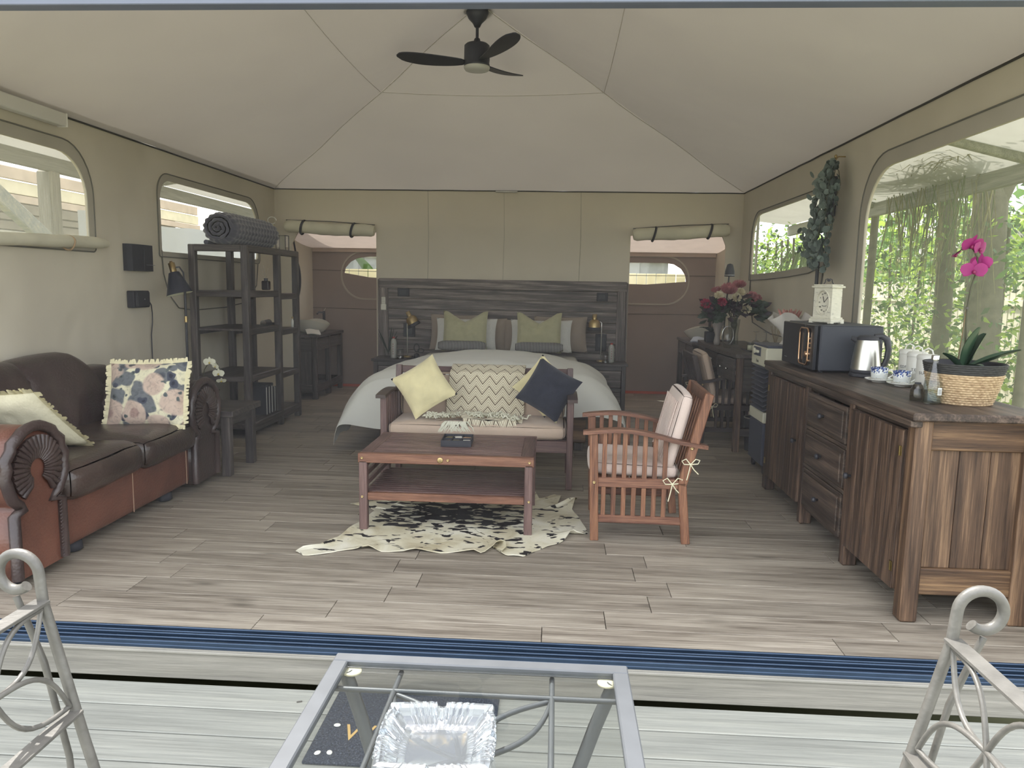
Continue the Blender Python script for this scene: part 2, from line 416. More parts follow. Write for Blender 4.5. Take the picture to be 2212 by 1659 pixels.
M_piping = plain('window piping', (112, 110, 102), .85, var=0)
def shrink(poly, d):
    n = len(poly); cx = sum(p[0] for p in poly) / n; cz = sum(p[1] for p in poly) / n; x0 = min(p[0] for p in poly); x1 = max(p[0] for p in poly); z0 = min(p[1] for p in poly); z1 = max(p[1] for p in poly)
    return [(cx + (p[0] - cx) * (1 - 2 * d / (x1 - x0)), cz + (p[1] - cz) * (1 - 2 * d / (z1 - z0))) for p in poly]
def window(nm, hole, x, sgn, pane, border):
    mp = lambda u, v, w: (x + sgn * (0.004 - w) * -1, u, v)
    fr = struct(nm, G().plate(shrink(hole, -border), [hole], 0.008, lambda u, v, w: (x - sgn * w, u, v)), M_hem)
    pn = O('pane', G().plate(shrink(hole, -0.01), [], 0.0015, lambda u, v, w: (x + sgn * (0.015 + w), u, v)), pane, fr)
    op = shrink(hole, -border)
    O('piping', G().tube([(x - sgn * 0.010, p[0], p[1]) for p in op], 0.005, 6, closed=True), M_piping, fr)
    return fr
PV_L = haze_pane('hazy window film', 0.20); PV_R = haze_pane('window mesh film', 0.085, (225, 232, 205))
w1 = window('window_1', H_L1, XL, -1, PV_L, 0.07); w2 = window('window_2', H_L2, XL, -1, haze_pane('hazy film', 0.12), 0.05)
w3 = window('window_3', H_R1, XR, 1, PV_R, 0.05); w4 = window('window_4', H_R2, XR, 1, PV_R, 0.09)
# the rolled-down flap under the near left window
def roll(g, p0, p1, r, n=28, wob=0.006):
    p0, p1 = Vector(p0), Vector(p1); pts = []; rad = []
    for i in range(n + 1):
        t = i / n; q = p0.lerp(p1, t); q.z += wob * sin(t * 9) + nz(t * 7, 3) * wob; pts.append(q)
        rad.append(r * (1 + 0.09 * nz(t * 11, r * 40)) * (0.72 if i in (0, n) else 1))
    return g.tube(pts, rad, 14)
O('rolled_flap', roll(G(), (XL + 0.045, 3.0, 1.655), (XL + 0.045, 5.5, 1.705), 0.042), M_roll, w1)
O('tie', G().tube([(XL + 0.045 + 0.049 * cos(a), 5.06 + 0.006 * sin(3 * a), 1.69 + 0.049 * sin(a)) for a in [i * pi / 8 for i in range(17)]], 0.006, 6), plain('tan tape', (176, 150, 120), .8), w1)
zp = [(XL + 0.008, 6.36, 1.70), (XL + 0.008, 6.38, 1.50), (XL + 0.008, 6.46, 1.32), (XL + 0.008, 6.62, 1.20), (XL + 0.008, 6.9, 1.17), (XL + 0.008, 7.6, 1.18), (XL + 0.008, 8.1, 1.22), (XL + 0.008, 8.4, 1.40), (XL + 0.008, 8.47, 1.7)]
O('zip', G().tube(zp, 0.005, 6), M_piping, w2)
O('zip', G().tube([(XR - 0.008, 8.5, 1.62), (XR - 0.008, 8.49, 1.40), (XR - 0.008, 8.3, 1.10), (XR - 0.008, 7.6, 1.02), (XR - 0.008, 6.7, 1.02), (XR - 0.008, 6.3, 1.2), (XR - 0.008, 6.2, 1.7)], 0.006, 6), M_seam, w3)

# partition behind the bed with two open doorways
dl0, dl1, dr0, dr1 = -3.20, -2.17, 0.84, 1.94
bk = [(XL, 0), (dl0, 0), (dl0, 1.9), (-3.12, 2.04), (dl1, 2.05), (dl1, 0), (dr0, 0), (dr0, 2.05), (1.90, 2.05), (dr1, 1.95), (dr1, 0), (XR, 0), (XR, ZE), (XL, ZE)]
wb = struct('wall_back', G().plate(bk, [], 0.03, lambda u, v, w: (u, YB + w, v)), M_canvas)
for sx in (-1.55, 0.25, -0.65):
    O('seam', G().tube([(sx, YB - 0.002, 1.5), (sx + 0.01, YB - 0.002, 2.0), (sx, YB - 0.002, ZE)], 0.003 if sx != -0.65 else 0.002, 6), plain('partition seam', (168, 165, 152), .85, var=0), wb)
O('ridge_clip', G().box((-0.62, YB - 0.02, 2.535), (0.26, 0.015, 0.02), 0.005), M_steel, wb)
# outer wall of the wash room, rear ceiling
def oval(x0, x1, z0, z1): return rrect(x0, x1, z0, z1, min((x1 - x0), (z1 - z0)) / 2 * 0.98, 8)
ovL = oval(-2.98, -1.9, 1.24, 1.87); ovR = oval(0.70, 1.76, 1.24, 1.86)
hL = [(-2.95, 1.585), (-2.93, 1.66), (-2.86, 1.74), (-2.76, 1.79), (-2.6, 1.81), (-2.0, 1.81), (-1.93, 1.62), (-2.3, 1.515), (-2.6, 1.53)]
hR = [(0.72, 1.50), (1.2, 1.495), (1.73, 1.54), (1.72, 1.62), (1.66, 1.71), (1.56, 1.77), (1.45, 1.785), (0.78, 1.785), (0.72, 1.68)]
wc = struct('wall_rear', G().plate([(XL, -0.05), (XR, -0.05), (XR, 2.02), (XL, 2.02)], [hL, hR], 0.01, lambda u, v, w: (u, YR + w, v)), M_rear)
for nm, ov, h in (('window_5', ovL, hL), ('window_6', ovR, hR)):
    ring = struct(nm, G().plate(shrink(ov, -0.02), [ov], 0.01, lambda u, v, w: (u, YR - w, v)), M_hem)
    O('pane', G().plate(h, [], 0.001, lambda u, v, w: (u, YR + 0.012 + w, v)), M_gthin, ring)
for zz in (1.10, 1.62):
    O('seam', G().tube([(XL, YR - 0.003, zz), (-1.5, YR - 0.003, zz - 0.02), (XR, YR - 0.003, zz)], 0.004, 6), M_seam, wc)
O('red_light_strip', G().box((-0.64, YR - 0.02, 0.02), (5.5, 0.01, 0.035)), plain('red gap light', (190, 92, 74), 0.7, var=0.05), wc)  # red strip put in as colour for the reddish light at the tarp gap
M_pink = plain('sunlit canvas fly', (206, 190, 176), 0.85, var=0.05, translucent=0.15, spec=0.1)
g = G(); g.grid(lambda u, v: (XL + (XR - XL) * u, YB + 0.03 + (YR - YB - 0.03) * v, 2.14 - 0.22 * v - 0.05 * sin(pi * v)), 16, 6)
struct('ceiling_rear', g, M_pink)
# opaque band hanging under the fly in front of the rear wall
struct('trim_6', G().box((-0.64, YR - 0.02, 1.94), (5.5, 0.012, 0.14)), M_pink)

# pyramid roof lining
M_fseam = plain('faint roof seam', (205, 200, 192), .85, var=0)
def slope(a, b, sag=0.035, n=20, m=14):
    a, b = Vector(a), Vector(b)
    def fn(u, v):
        e = a.lerp(b, u); p = e.lerp(APEX, v)
        p.z -= sag * sin(pi * min(1, v * 1.02)) * 4 * u * (1 - u) + 0.006 * nz(p.x * 2, p.y * 2, 1) * (1 - v)
        return p
    return G().grid(fn, n, m)
cn = [(XL, 2.93, ZE), (XR, 2.93, ZE), (XR, YB, ZE), (XL, YB, ZE)]
g = G()
for i in range(4):
    q = slope(cn[i], cn[(i + 1) % 4]); g.add(q.v, q.f, True)
ceil = struct('ceiling', g, M_roof)
def hip(c, j):
    pts = []
    for i in range(17):
        t = i / 16; p = Vector(c).lerp(APEX, t); p.z -= 0.006; p.x += 0.012 * sin(t * 17 + j); pts.append(p)
    return pts
for j, c in enumerate(cn): O('seam', G().tube(hip(c, j), 0.003, 6), M_fseam, ceil)
ts = 0.625
ring = []
for i in range(4):
    a, b = Vector(cn[i]), Vector(cn[(i + 1) % 4])
    seg = []
    for q in range(13):
        u = q / 12; p = a.lerp(b, u).lerp(APEX, ts); p.z -= 0.035 * sin(pi * ts * 1.02) * 4 * u * (1 - u) + 0.004; seg.append(p)
    O('seam', G().tube(seg, 0.0025, 6), M_fseam, ceil)
M_eave = plain('eave cord', (70, 68, 64), 0.9, var=0)
for i in range(1, 4):
    a, b = Vector(cn[i]), Vector(cn[(i + 1) % 4]); pts = [a.lerp(b, t / 24) + Vector((0, 0, -0.006 + 0.004 * nz(t * 1.3, i))) for t in range(25)]
    c0 = Vector((-0.64, 6, 0)); pts = [p + (c0 - p).normalized() * Vector((1, 1, 0)) * 0.006 for p in pts]
    O('eave_seam', G().tube(pts, 0.007, 6), M_eave, ceil)
# roof apex plate for the fan
# white cable trunking on the left eave
t = T('cable_trunking', 'white square trunking box high on the left eave', 'trunking', (XL + 0.05, 4.0, 2.50))
O('housing', G().box((0, 0, 0), (0.07, 2.12, 0.085), 0.006), plain('white pvc', (214, 212, 206), 0.5, var=0.02), t)
O('end_cap', G().box((0, 1.063, 0), (0.074, 0.012, 0.09), 0.003), plain('pvc cap', (228, 226, 220), 0.5, var=0.02), t)

# rolled-up door flaps over both doorways
def door_flap(lbl, p0, p1, straps):
    p0, p1 = Vector(p0), Vector(p1); c = (p0 + p1) / 2
    t = T('rolled_door_flap', lbl, 'rolled flap', c)
    O('canvas_roll', roll(G(), p0, p1, 0.072, wob=0.008), M_roll, t, W=True)
    for s in straps:
        q = p0.lerp(p1, s)
        O('strap', G().tube([(q.x + 0.02 * sin(a), q.y + 0.082 * cos(a), q.z + 0.082 * sin(a)) for a in [i * pi / 8 for i in range(17)]], 0.009, 6, flat=1.6), M_strap, t, W=True)
    O('header_cord', G().tube([p0 + Vector((0, 0.03, 0.078)), c + Vector((0, 0.03, 0.088)), p1 + Vector((0, 0.03, 0.078))], 0.006, 6), M_seam, t, W=True)
    return t
door_flap('rolled-up canvas door flap with two black straps over the left doorway', (-3.24, 8.93, 2.10), (-2.17, 8.93, 2.055), (0.2, 0.76))
door_flap('rolled-up canvas door flap with two black straps over the right doorway', (0.86, 8.93, 2.05), (1.95, 8.93, 2.115), (0.22, 0.80))
# ================================================================== LARGE FURNITURE
M_teak = wood('red-brown teak', (80, 52, 42), (114, 78, 62), (142, 104, 82), 'x', 0.45, 1.6, 0.08, spec=0.4)
M_teakz = wood('red-brown teak upright', (82, 54, 42), (120, 82, 62), (152, 110, 82), 'z', 0.45, 1.6, 0.08, spec=0.4)
M_teakd = wood('dark teak', (72, 54, 52), (98, 76, 72), (122, 98, 92), 'x', 0.42, 1.6, 0.10, spec=0.5)
M_teakdz = wood('dark teak upright', (72, 54, 52), (98, 76, 72), (122, 98, 92), 'z', 0.42, 1.6, 0.10, spec=0.5)
M_espx = wood('espresso wood', (50, 45, 44), (70, 64, 62), (100, 92, 88), 'x', 0.45, 1.2, 0.15, knots=0.2, spec=0.45)
M_espy = wood('espresso wood lengthwise', (50, 45, 44), (70, 64, 62), (100, 92, 88), 'y', 0.45, 1.2, 0.15, knots=0.2, spec=0.45)
M_espz = wood('espresso wood upright', (52, 47, 46), (74, 68, 66), (106, 97, 93), 'z', 0.45, 1.2, 0.15, knots=0.2, spec=0.45)
M_rusz = wood('rustic brown wood upright', (42, 32, 28), (76, 60, 50), (124, 100, 82), 'z', 0.55, 1.1, 0.35, knots=0.22)
M_rusy = wood('rustic brown wood lengthwise', (44, 36, 32), (70, 59, 52), (108, 92, 80), 'y', 0.5, 0.8, 0.3, knots=0.30)
M_rusx = wood('rustic brown wood crosswise', (58, 42, 31), (96, 73, 54), (150, 120, 88), 'x', 0.55, 0.7, 0.35, knots=0.45)
M_ruszl = wood('rustic light upright', (54, 40, 31), (92, 71, 55), (142, 114, 88), 'z', 0.55, 0.7, 0.35, knots=0.38)
M_headx = wood('weathered charcoal board', (66, 60, 60), (106, 98, 95), (166, 154, 146), 'x', 0.6, 0.8, 0.3, knots=0.35)
M_headz = wood('weathered charcoal stile', (66, 60, 60), (104, 96, 93), (156, 144, 138), 'z', 0.6, 0.8, 0.3, knots=0.2)
M_beige = plain('beige canvas cushion', (188, 168, 150), 0.9, var=0.05, vs=4, bump=0.15, bs=150, sheen=0.2, spec=0.1)
M_beige2 = plain('pale ribbed cushion', (205, 188, 178), 0.9, var=0.05, vs=4, bump=0.2, bs=120, sheen=0.2, spec=0.1)

def cushion_box(g, c, d, r=0.045, puff=0.02, R=None, n=10, mi=0):
    """soft slab: a rounded box with bulging faces"""
    hx, hy, hz = d[0] / 2, d[1] / 2, d[2] / 2
    for (ax, sg) in ((0, -1), (0, 1), (1, -1), (1, 1), (2, -1), (2, 1)):
        u, w = [q for q in range(3) if q != ax]; H = (hx, hy, hz)
        def fn(a, b):
            p = [0, 0, 0]; p[ax] = sg * H[ax]; p[u] = (2 * a - 1) * H[u]; p[w] = (2 * b - 1) * H[w]
            q = [max(-(H[i] - r), min(H[i] - r, p[i])) for i in range(3)]
            dv = Vector(p) - Vector(q)
            if dv.length > 1e-6: dv = dv.normalized() * r
            o = Vector(q) + dv
            f = (1 - min(1, abs(o.x / hx)) ** 4) * (1 - min(1, abs(o.y / hy)) ** 4) if ax == 2 else (1 - min(1, abs(o[u] / H[u])) ** 4) * (1 - min(1, abs(o[w] / H[w])) ** 4)
            o[ax] += sg * puff * f
            if R is not None: o = R @ o
            return o + Vector(c)
        # denser near the borders
        def g2(a, b, f=fn):
            e = lambda t: 0.5 - 0.5 * cos(pi * t)
            return f(e(a), e(b))
        g.grid(g2, n, n, mi=mi)
    return g

def pillow(g, w, h, t, c, R=None, ear=0.10, chop=0.0, n=18, wr=0.006, seed=0, mi=0):
    """square cushion in the local xz plane (front faces -y)"""
    for sg in (-1, 1):
        def fn(a, b):
            u, v = 2 * a - 1, 2 * b - 1
            e = 1 - ear * (1 - min(abs(v), 1) ** 2.2) * abs(u) ** 3; e2 = 1 - ear * (1 - min(abs(u), 1) ** 2.2) * abs(v) ** 3
            x = u * w / 2 * e; z = v * h / 2 * e2
            if chop and v > -0.3: z -= chop * h * ((v + 0.3) / 1.3) ** 2 * max(0, 1 - abs(u) * 1.25)
            th = t / 2 * ((1 - abs(u) ** 2.6) * (1 - abs(v) ** 2.6)) ** 0.55
            if chop and v > -0.2: th *= 1 - 0.35 * ((v + 0.2) / 1.2) * max(0, 1 - abs(u) * 3)
            th += wr * nz(u * 3 + seed, v * 3, sg) * (1 - u * u) * (1 - v * v) * 4 * t
            p = Vector((x, sg * th, z))
            if R is not None: p = R @ p
            return p + Vector(c)
        g.grid(fn, n, n, mi=mi)
    return g
def RX(a): return Matrix.Rotation(a, 3, 'X')
def RY(a): return Matrix.Rotation(a, 3, 'Y')
def RZ(a): return Matrix.Rotation(a, 3, 'Z')
def knob(name, parent, loc, rot, mat, r=0.016, label=None):
    g = G().lathe([(0.0, 0), (r * .45, 0), (r * .45, r * .8), (r * .9, r * 1.0), (r, r * 1.5), (r * .75, r * 2.0), (0.0, r * 2.1)], 12)
    return O(name, g, mat, parent, loc=loc, rot=rot, label=label)
def screw(parent, loc, rot, r=0.009):
    return O('screw', G().lathe([(0, .0), (r, .0), (r, .003), (r * .5, .004), (r * .4, .002), (0, .002)], 12), M_brass, parent, loc=loc, rot=rot, label='brass screw head')

# ---------------------------------------------------------------- leather sofa along the left wall
def leather(name, a, b, rough=0.38):
    k = N(name); k.set(Roughness=rough, Coat_Weight=0.15, Coat_Roughness=0.3)
    v = k.coords(rand=False); n1 = k.n('TexNoise', i_Scale=3.0, i_Detail=5.0, i_Distortion=0.6); k.l(v, n1.inputs['Vector'])
    k.l(k.ramp(n1.outputs[0], [(0.3, S(*a)), (0.7, S(*b))]), k.b.inputs['Base Color'])
    vo = k.n('TexVoronoi', i_Scale=70.0); k.l(v, vo.inputs['Vector']); ad = k.n('Math', operation='ADD'); k.l(vo.outputs['Distance'], ad.inputs[0])
    n2 = k.n('TexNoise', i_Scale=9.0, i_Detail=4.0); k.l(v, n2.inputs['Vector']); m = k.n('Math', operation='MULTIPLY'); m.inputs[1].default_value = 1.6; k.l(n2.outputs[0], m.inputs[0]); k.l(m.outputs[0], ad.inputs[1])
    k.bump(ad.outputs[0], 0.22, 0.006)
    return k.m
M_lea = leather('dark brown leather', (50, 40, 40), (74, 60, 56)); M_lea2 = leather('russet leather', (88, 56, 46), (116, 76, 62), 0.42)
M_leaseat = leather('seat leather', (52, 42, 38), (78, 64, 58), 0.3)
M_stitch = plain('stitching', (150, 120, 100), 0.7, var=0)
SX0, SX1, SY0, SY1 = -3.34, -2.47, 3.14, 5.30
sofa = T('leather_sofa', 'dark brown leather two-seat sofa with rolled russet arms along left wall', 'sofa', (-2.9, 4.22, 0))
g = G(); cushion_box(g, (-2.92, 4.22, 0.20), (0.84, 1.50, 0.28), 0.03, 0.004)
O('base', g, M_lea2, sofa, W=True)
for (yc, nm) in ((3.945, 0), (4.625, 1)):
    g = G(); cushion_box(g, (-2.85, yc, 0.40), (0.82, 0.70 if nm == 0 else 0.66, 0.19), 0.075, 0.02, n=14)
    for i, p in enumerate(g.v):
        x, y_, z = p; z += 0.012 * nz(x * 5, y_ * 5, nm) + (-0.02 * max(0, -2.6 - x) if z > .4 else 0); g.v[i] = (x, y_, z)
    s_ = O('seat_cushion', g, M_leaseat, sofa, W=True)
    pts = [(SX1 - 0.02 + 0.03 * sin(pi * t), yc - 0.31 + 0.62 * t, 0.345 + 0.006 * sin(t * 20)) for t in [i / 14 for i in range(15)]]
    O('piping', G().tube([(a + 0.018, b, c) for a, b, c in pts], 0.005, 6), M_lea, s_, W=False) if False else None
# back cushions, leaning on the wall side, top edge curving down to the far arm
for (yc, L, h) in ((3.93, 0.80, 0.0), (4.70, 0.82, 0.0)):
    def fn(a, b, yc=yc, L=L):
        u = 2 * a - 1; th = 2 * pi * b
        yy = yc + u * L / 2; topz = 0.93 + 0.035 * cos(u * 1.3) - (0.26 * max(0, (yy - 4.75) / 0.36) ** 2.2 if yy > 4.75 else 0) - (0.10 * max(0, (3.75 - yy) / 0.3) ** 2 if yy < 3.75 else 0)
        zc = (topz + 0.40) / 2; hz = (topz - 0.40) / 2; e = (1 - abs(u) ** 8) ** 0.5 * 0.35 + 0.65
        ct, st = cos(th), sin(th); ct = math.copysign(abs(ct) ** 0.7, ct); st = math.copysign(abs(st) ** 0.8, st)
        x = -3.16 + 0.15 * ct * e - 0.14 * (st * .5 + .5); z = zc + hz * st
        x += 0.012 * nz(yy * 9, z * 3, 5)
        return Vector((x, yy, z))
    g = G().grid(fn, 22, 28)
    g.add([fn(0, j / 28) for j in range(28)], [list(range(28))], True); g.add([fn(1, j / 28) for j in range(28)], [list(range(28))], True)
    O('back_cushion', g, M_lea, sofa, W=True)
def frame_arm(yc):
    """rolled arm: profile in yz swept along x, pleated scroll front"""
    prof = []
    w0, r, zc = 0.17, 0.20, 0.555
    for i in range(27):
        a = radians(-60 + 300 * i / 26); prof.append((yc + (r + 0.012 * sin(a * 14)) * cos(a) * 1.06, zc + r * sin(a)))
    body = [(yc - w0, 0.05), (yc - w0, 0.38)] + [prof[26 - i] for i in range(27)] + [(yc + w0, 0.38), (yc + w0, 0.05)]
    g = G(); xs = [SX0 + 0.04, -3.1, -2.9, -2.7, -2.55, -2.475, -2.455]
    n = len(body); vs = []
    for i, x in enumerate(xs):
        s = 1.0 if i < 6 else 0.93
        for (a, b) in body:
            z = b - (0.05 * max(0, (-2.75 - x)) if b > .5 else 0)
            vs.append((x, yc + (a - yc) * s, 0.05 + (z - 0.05) * (s if b > .3 else 1)))
    fs = [(i * n + k, i * n + (k + 1) % n, (i + 1) * n + (k + 1) % n, (i + 1) * n + k) for i in range(len(xs) - 1) for k in range(n)]
    g.add(vs, fs, True); g.add(vs[:n], [list(range(n))]); g.add(vs[-n:], [list(range(n))])
    return g, prof
for yc in (3.36, 5.09):
    g, prof = frame_arm(yc); arm = O('arm', g, M_lea2 if yc < 4 else M_lea, sofa, W=True)
    # pleated scroll face with a darker roll around it
    g = G().tube([(-2.452 + 0.0, y_, z_) for y_, z_ in [(yc + 0.165, 0.06), (yc + 0.165, 0.36)] + [(yc + (p[0] - yc) * 0.95, p[1]) for p in prof] + [(yc - 0.165, 0.36), (yc - 0.165, 0.06)]], 0.026, 8)
    O('arm_roll', g, M_lea, sofa, W=True)
    g = G()
    for kk in range(26):
        a = radians(-50 + 280 * kk / 25); g.tube([(-2.448, yc + 0.165 * cos(a), 0.555 + 0.155 * sin(a)), (-2.434, yc + 0.10 * cos(a), 0.555 + 0.095 * sin(a)), (-2.445, yc + 0.05 * cos(a), 0.55 + 0.05 * sin(a))], [0.016, 0.013, 0.004], 6)
    O('pleats', g, M_lea, sofa, W=True)
    g = G()
    for kk in range(30):
        z_ = 0.07 + 0.5 * kk / 29; g.tube([(-2.442, yc + 0.135 if yc < 4 else yc - 0.135, z_), (-2.437, yc + 0.15 if yc < 4 else yc - 0.15, z_ + 0.008)], 0.004, 5)
    O('lacing', g, M_lea, sofa, W=True)
g = G(); cushion_box(g, (-3.24, 4.22, 0.46), (0.20, 1.9, 0.78), 0.06, 0.0); O('back_frame', g, M_lea, sofa, W=True)
for yy in (3.60, 4.23, 4.88): O('panel_seam', G().tube([(-2.494, yy, 0.07), (-2.494, yy, 0.32)], 0.004, 6), M_stitch, sofa, W=True)
for (fx, fy) in ((-2.56, 3.30), (-2.56, 3.75), (-2.56, 4.7), (-2.56, 5.12), (-3.2, 3.4), (-3.2, 5.1)):
    O('foot', G().lathe([(0, 0), (0.03, 0), (0.05, 0.012), (0.045, 0.06), (0, 0.06)], 14), M_blackmatte, sofa, W=False, loc=(fx + 2.9, fy - 4.22, 0))

# ---------------------------------------------------------------- small side table by the sofa
def boxes(parent, items):
    for it in items:
        nm, c, d, mat = it[:4]; ch = it[4] if len(it) > 4 else 0.004
        O(nm, G().box((0, 0, 0), d, ch), mat, parent, loc=tuple(Vector(c) - Vector(parent['o'])))
def TB(name, lbl, cat, loc, **kw):
    t = T(name, lbl, cat, loc, **kw); t['o'] = loc; return t
st = TB('side_table', 'dark brown square side table with thick legs beside the sofa arm', 'table', (-2.66, 5.60, 0))
boxes(st, [('tabletop', (-2.64, 5.60, 0.475), (0.56, 0.54, 0.045), M_espx), ('apron', (-2.42, 5.60, 0.415), (0.025, 0.46, 0.08), M_espy), ('apron', (-2.66, 5.37, 0.415), (0.46, 0.025, 0.08), M_espx), ('apron', (-2.66, 5.83, 0.415), (0.46, 0.025, 0.08), M_espx)] +
      [('leg', (x, y_, 0.226), (0.065, 0.065, 0.452), M_espz) for x in (-2.86, -2.43) for y_ in (5.385, 5.815)])

# ---------------------------------------------------------------- open shelf unit
sh = TB('open_shelf_unit', 'tall dark rustic open shelf unit standing against the left wall', 'shelf', (-3.03, 7.36, 0))
zt = 1.77; it = []
for y_ in (6.685, 7.46, 7.99):
    for x in (-3.28, -2.80): it.append(('post', (x, y_, zt / 2), (0.062, 0.062, zt), M_espz, 0.006))
it += [('top_rail', (-2.80, 7.34, zt - 0.03), (0.064, 1.32, 0.062), M_espy, 0.006), ('top_rail', (-3.04, 6.685, zt - 0.03), (0.43, 0.064, 0.062), M_espx, 0.006), ('top_board', (-3.04, 7.34, zt - 0.012), (0.50, 1.34, 0.022), M_espy)]
for (y0, y1, zs) in ((6.685, 7.46, (1.33, 0.99, 0.56)), (7.46, 7.99, (1.30, 0.94, 0.50))):
    for z in zs:
        if y0 < 7: 
            it.append(('rail', (-3.04, y0, z), (0.43, 0.05, 0.052), M_espx, 0.006)) if z != 0.99 else None
        it.append(('rail', (-2.80, (y0 + y1) / 2, z), (0.05, y1 - y0 - 0.06, 0.06), M_espy, 0.006))
        it.append(('rail', (-3.28, (y0 + y1) / 2, z), (0.05, y1 - y0 - 0.06, 0.06), M_espy, 0.006))
        it.append(('shelf_board', (-3.04, (y0 + y1) / 2, z + 0.018), (0.46, y1 - y0, 0.02), M_espy, 0.003))
it.append(('bottom_board', (-3.04, 7.34, 0.12), (0.54, 1.36, 0.05), M_espy, 0.006)); it.append(('rail', (-2.80, 7.34, 0.08), (0.05, 1.28, 0.05), M_espy, 0.006))
boxes(sh, [i for i in it if i])

# ---------------------------------------------------------------- headboard, night stands, bed
hb = TB('headboard', 'wide weathered charcoal plank headboard behind the bed', 'headboard', (-0.65, 8.98, 0))
boards = []; z = 0.42
while z < 1.38:
    h = 0.122; boards.append(('board', (-0.655, 8.978, z + h / 2), (2.74, 0.022, h - 0.004), M_headx, 0.003)); z += h
boxes(hb, boards + [('top_rail', (-0.655, 8.968, 1.455), (2.94, 0.05, 0.115), M_headx, 0.006), ('stile', (-2.065, 8.966, 0.70), (0.105, 0.05, 1.40), M_headz, 0.006), ('stile', (0.755, 8.966, 0.70), (0.105, 0.05, 1.40), M_headz, 0.006), ('side_trim', (-2.13, 8.98, 0.75), (0.02, 0.05, 1.50), M_headz, 0.003), ('side_trim', (0.82, 8.98, 0.75), (0.02, 0.05, 1.50), M_headz, 0.003)])
def nightstand(lbl, x0, x1):
    cx = (x0 + x1) / 2; w = x1 - x0
    t = TB('nightstand', lbl, 'nightstand', (cx, 8.75, 0), group='nightstands')
    boxes(t, [('top', (cx, 8.745, 0.575), (w + 0.04, 0.44, 0.03), M_espx), ('side_panel', (x0 + 0.012, 8.76, 0.28), (0.024, 0.38, 0.56), M_espz), ('side_panel', (x1 - 0.012, 8.76, 0.28), (0.024, 0.38, 0.56), M_espz), ('back_panel', (cx, 8.93, 0.3), (w - 0.05, 0.02, 0.5), M_espx), ('bottom_board', (cx, 8.76, 0.05), (w - 0.05, 0.37, 0.03), M_espx),
              ('stile', (x0 + 0.025, 8.565, 0.28), (0.05, 0.03, 0.56), M_espz), ('stile', (x1 - 0.025, 8.565, 0.28), (0.05, 0.03, 0.56), M_espz), ('rail', (cx, 8.565, 0.535), (w - 0.1, 0.03, 0.05), M_espx), ('rail', (cx, 8.565, 0.29), (w - 0.1, 0.03, 0.04), M_espx), ('rail', (cx, 8.565, 0.05), (w - 0.1, 0.03, 0.05), M_espx)])
    for z in (0.41, 0.17):
        d = O('drawer', G().box((0, 0, 0), (w - 0.11, 0.022, 0.19), 0.004), M_headx, t, loc=(0, -0.18, z))
        O('drawer_pull', G().box((0, 0, 0), (0.2, 0.006, 0.018), 0.002), M_espx, d, loc=(0, -0.013, 0.03))
nightstand('dark wooden nightstand left of the bed, mostly hidden by the duvet', -2.10, -1.52)
nightstand('dark wooden nightstand right of the bed, its two drawers showing', 0.22, 0.80)

bed = TB('double_bed', 'wide double bed with a dark wooden base behind the bench', 'bed', (-0.64, 7.75, 0))
boxes(bed, [('foot_board', (-0.64, 6.60, 0.22), (1.84, 0.05, 0.28), M_rusx, 0.006), ('side_rail', (-1.54, 7.75, 0.22), (0.05, 2.26, 0.28), M_rusy, 0.006), ('side_rail', (0.26, 7.75, 0.22), (0.05, 2.26, 0.28), M_rusy, 0.006)] + [('foot', (x, y_, 0.04), (0.08, 0.08, 0.08), M_espz) for x in (-1.5, 0.22) for y_ in (6.66, 8.8)])
g = G(); cushion_box(g, (-0.64, 7.76, 0.50), (1.78, 2.24, 0.30), 0.07, 0.01); O('mattress', g, plain('mattress ticking', (215, 213, 205), 0.9, var=0.02), bed, W=True)
M_duv = plain('off-white duvet cover', (218, 218, 210), 0.85, var=0.03, vs=3, bump=0.25, bs=7, sheen=0.2, spec=0.15)
def duv(a, b):
    u = 2 * a - 1; s = abs(u); y_ = 6.42 + (8.22 - 6.42) * b
    sg = 1 if u > 0 else -1
    flare = 1 - 0.55 * min(1, max(0, (y_ - 6.6) / 1.7)); low = 0.12 if sg < 0 else 0.30
    low = low + 0.25 * max(0, (y_ - 6.7) / 1.6)
    if s < 0.62:
        x = s / 0.62 * 0.80; z = 0.80 - 0.10 * (x / 0.80) ** 2.5
    else:
        t = (s - 0.62) / 0.38; x = 0.80 + (0.22 + (0.25 if sg < 0 else 0.22) * flare) * sin(t * pi / 2) ** 0.9 + 0.02 * sin(y_ * 9 + t) * t; z = 0.70 - (0.70 - low) * (1 - cos(t * pi / 2)) ** 0.8
        x += 0.022 * nz(y_ * 6, t * 2, sg) * t; z += 0.02 * nz(y_ * 5, 3, sg) * t
    if b < 0.06: z -= 0.06 * (1 - b / 0.06)
    z -= 0.06 * b ** 4
    z += 0.010 * nz(x * 4 * sg, y_ * 2.2, 1) + 0.006 * nz(x * 9 * sg, y_ * 3, 8) + 0.004 * sin(x * 14 + y_ * 3) * (1 if s > .3 else .3)
    return Vector((-0.64 + sg * x, y_, z))
g = G().grid(duv, 72, 40)
def foot(a, b):
    p = duv(a, 0); t = b; u = 2 * a - 1
    z1 = (0.24 - .12 * max(0, -u - .55) + .03 * sin(u * 13)) if u < 0 else (0.33 + .03 * sin(u * 11))
    return Vector((p.x - .02 * t * u, 6.42 - 0.10 * sin(pi * t * .5) - 0.03 * nz(p.x * 5, t, 2), p.z + (min(z1, p.z * .96) - p.z) * t ** 1.4))
g.grid(foot, 72, 8)
du = one('duvet', g, M_duv, 'off-white puffy duvet spread over the bed and hanging down both sides', 'duvet')

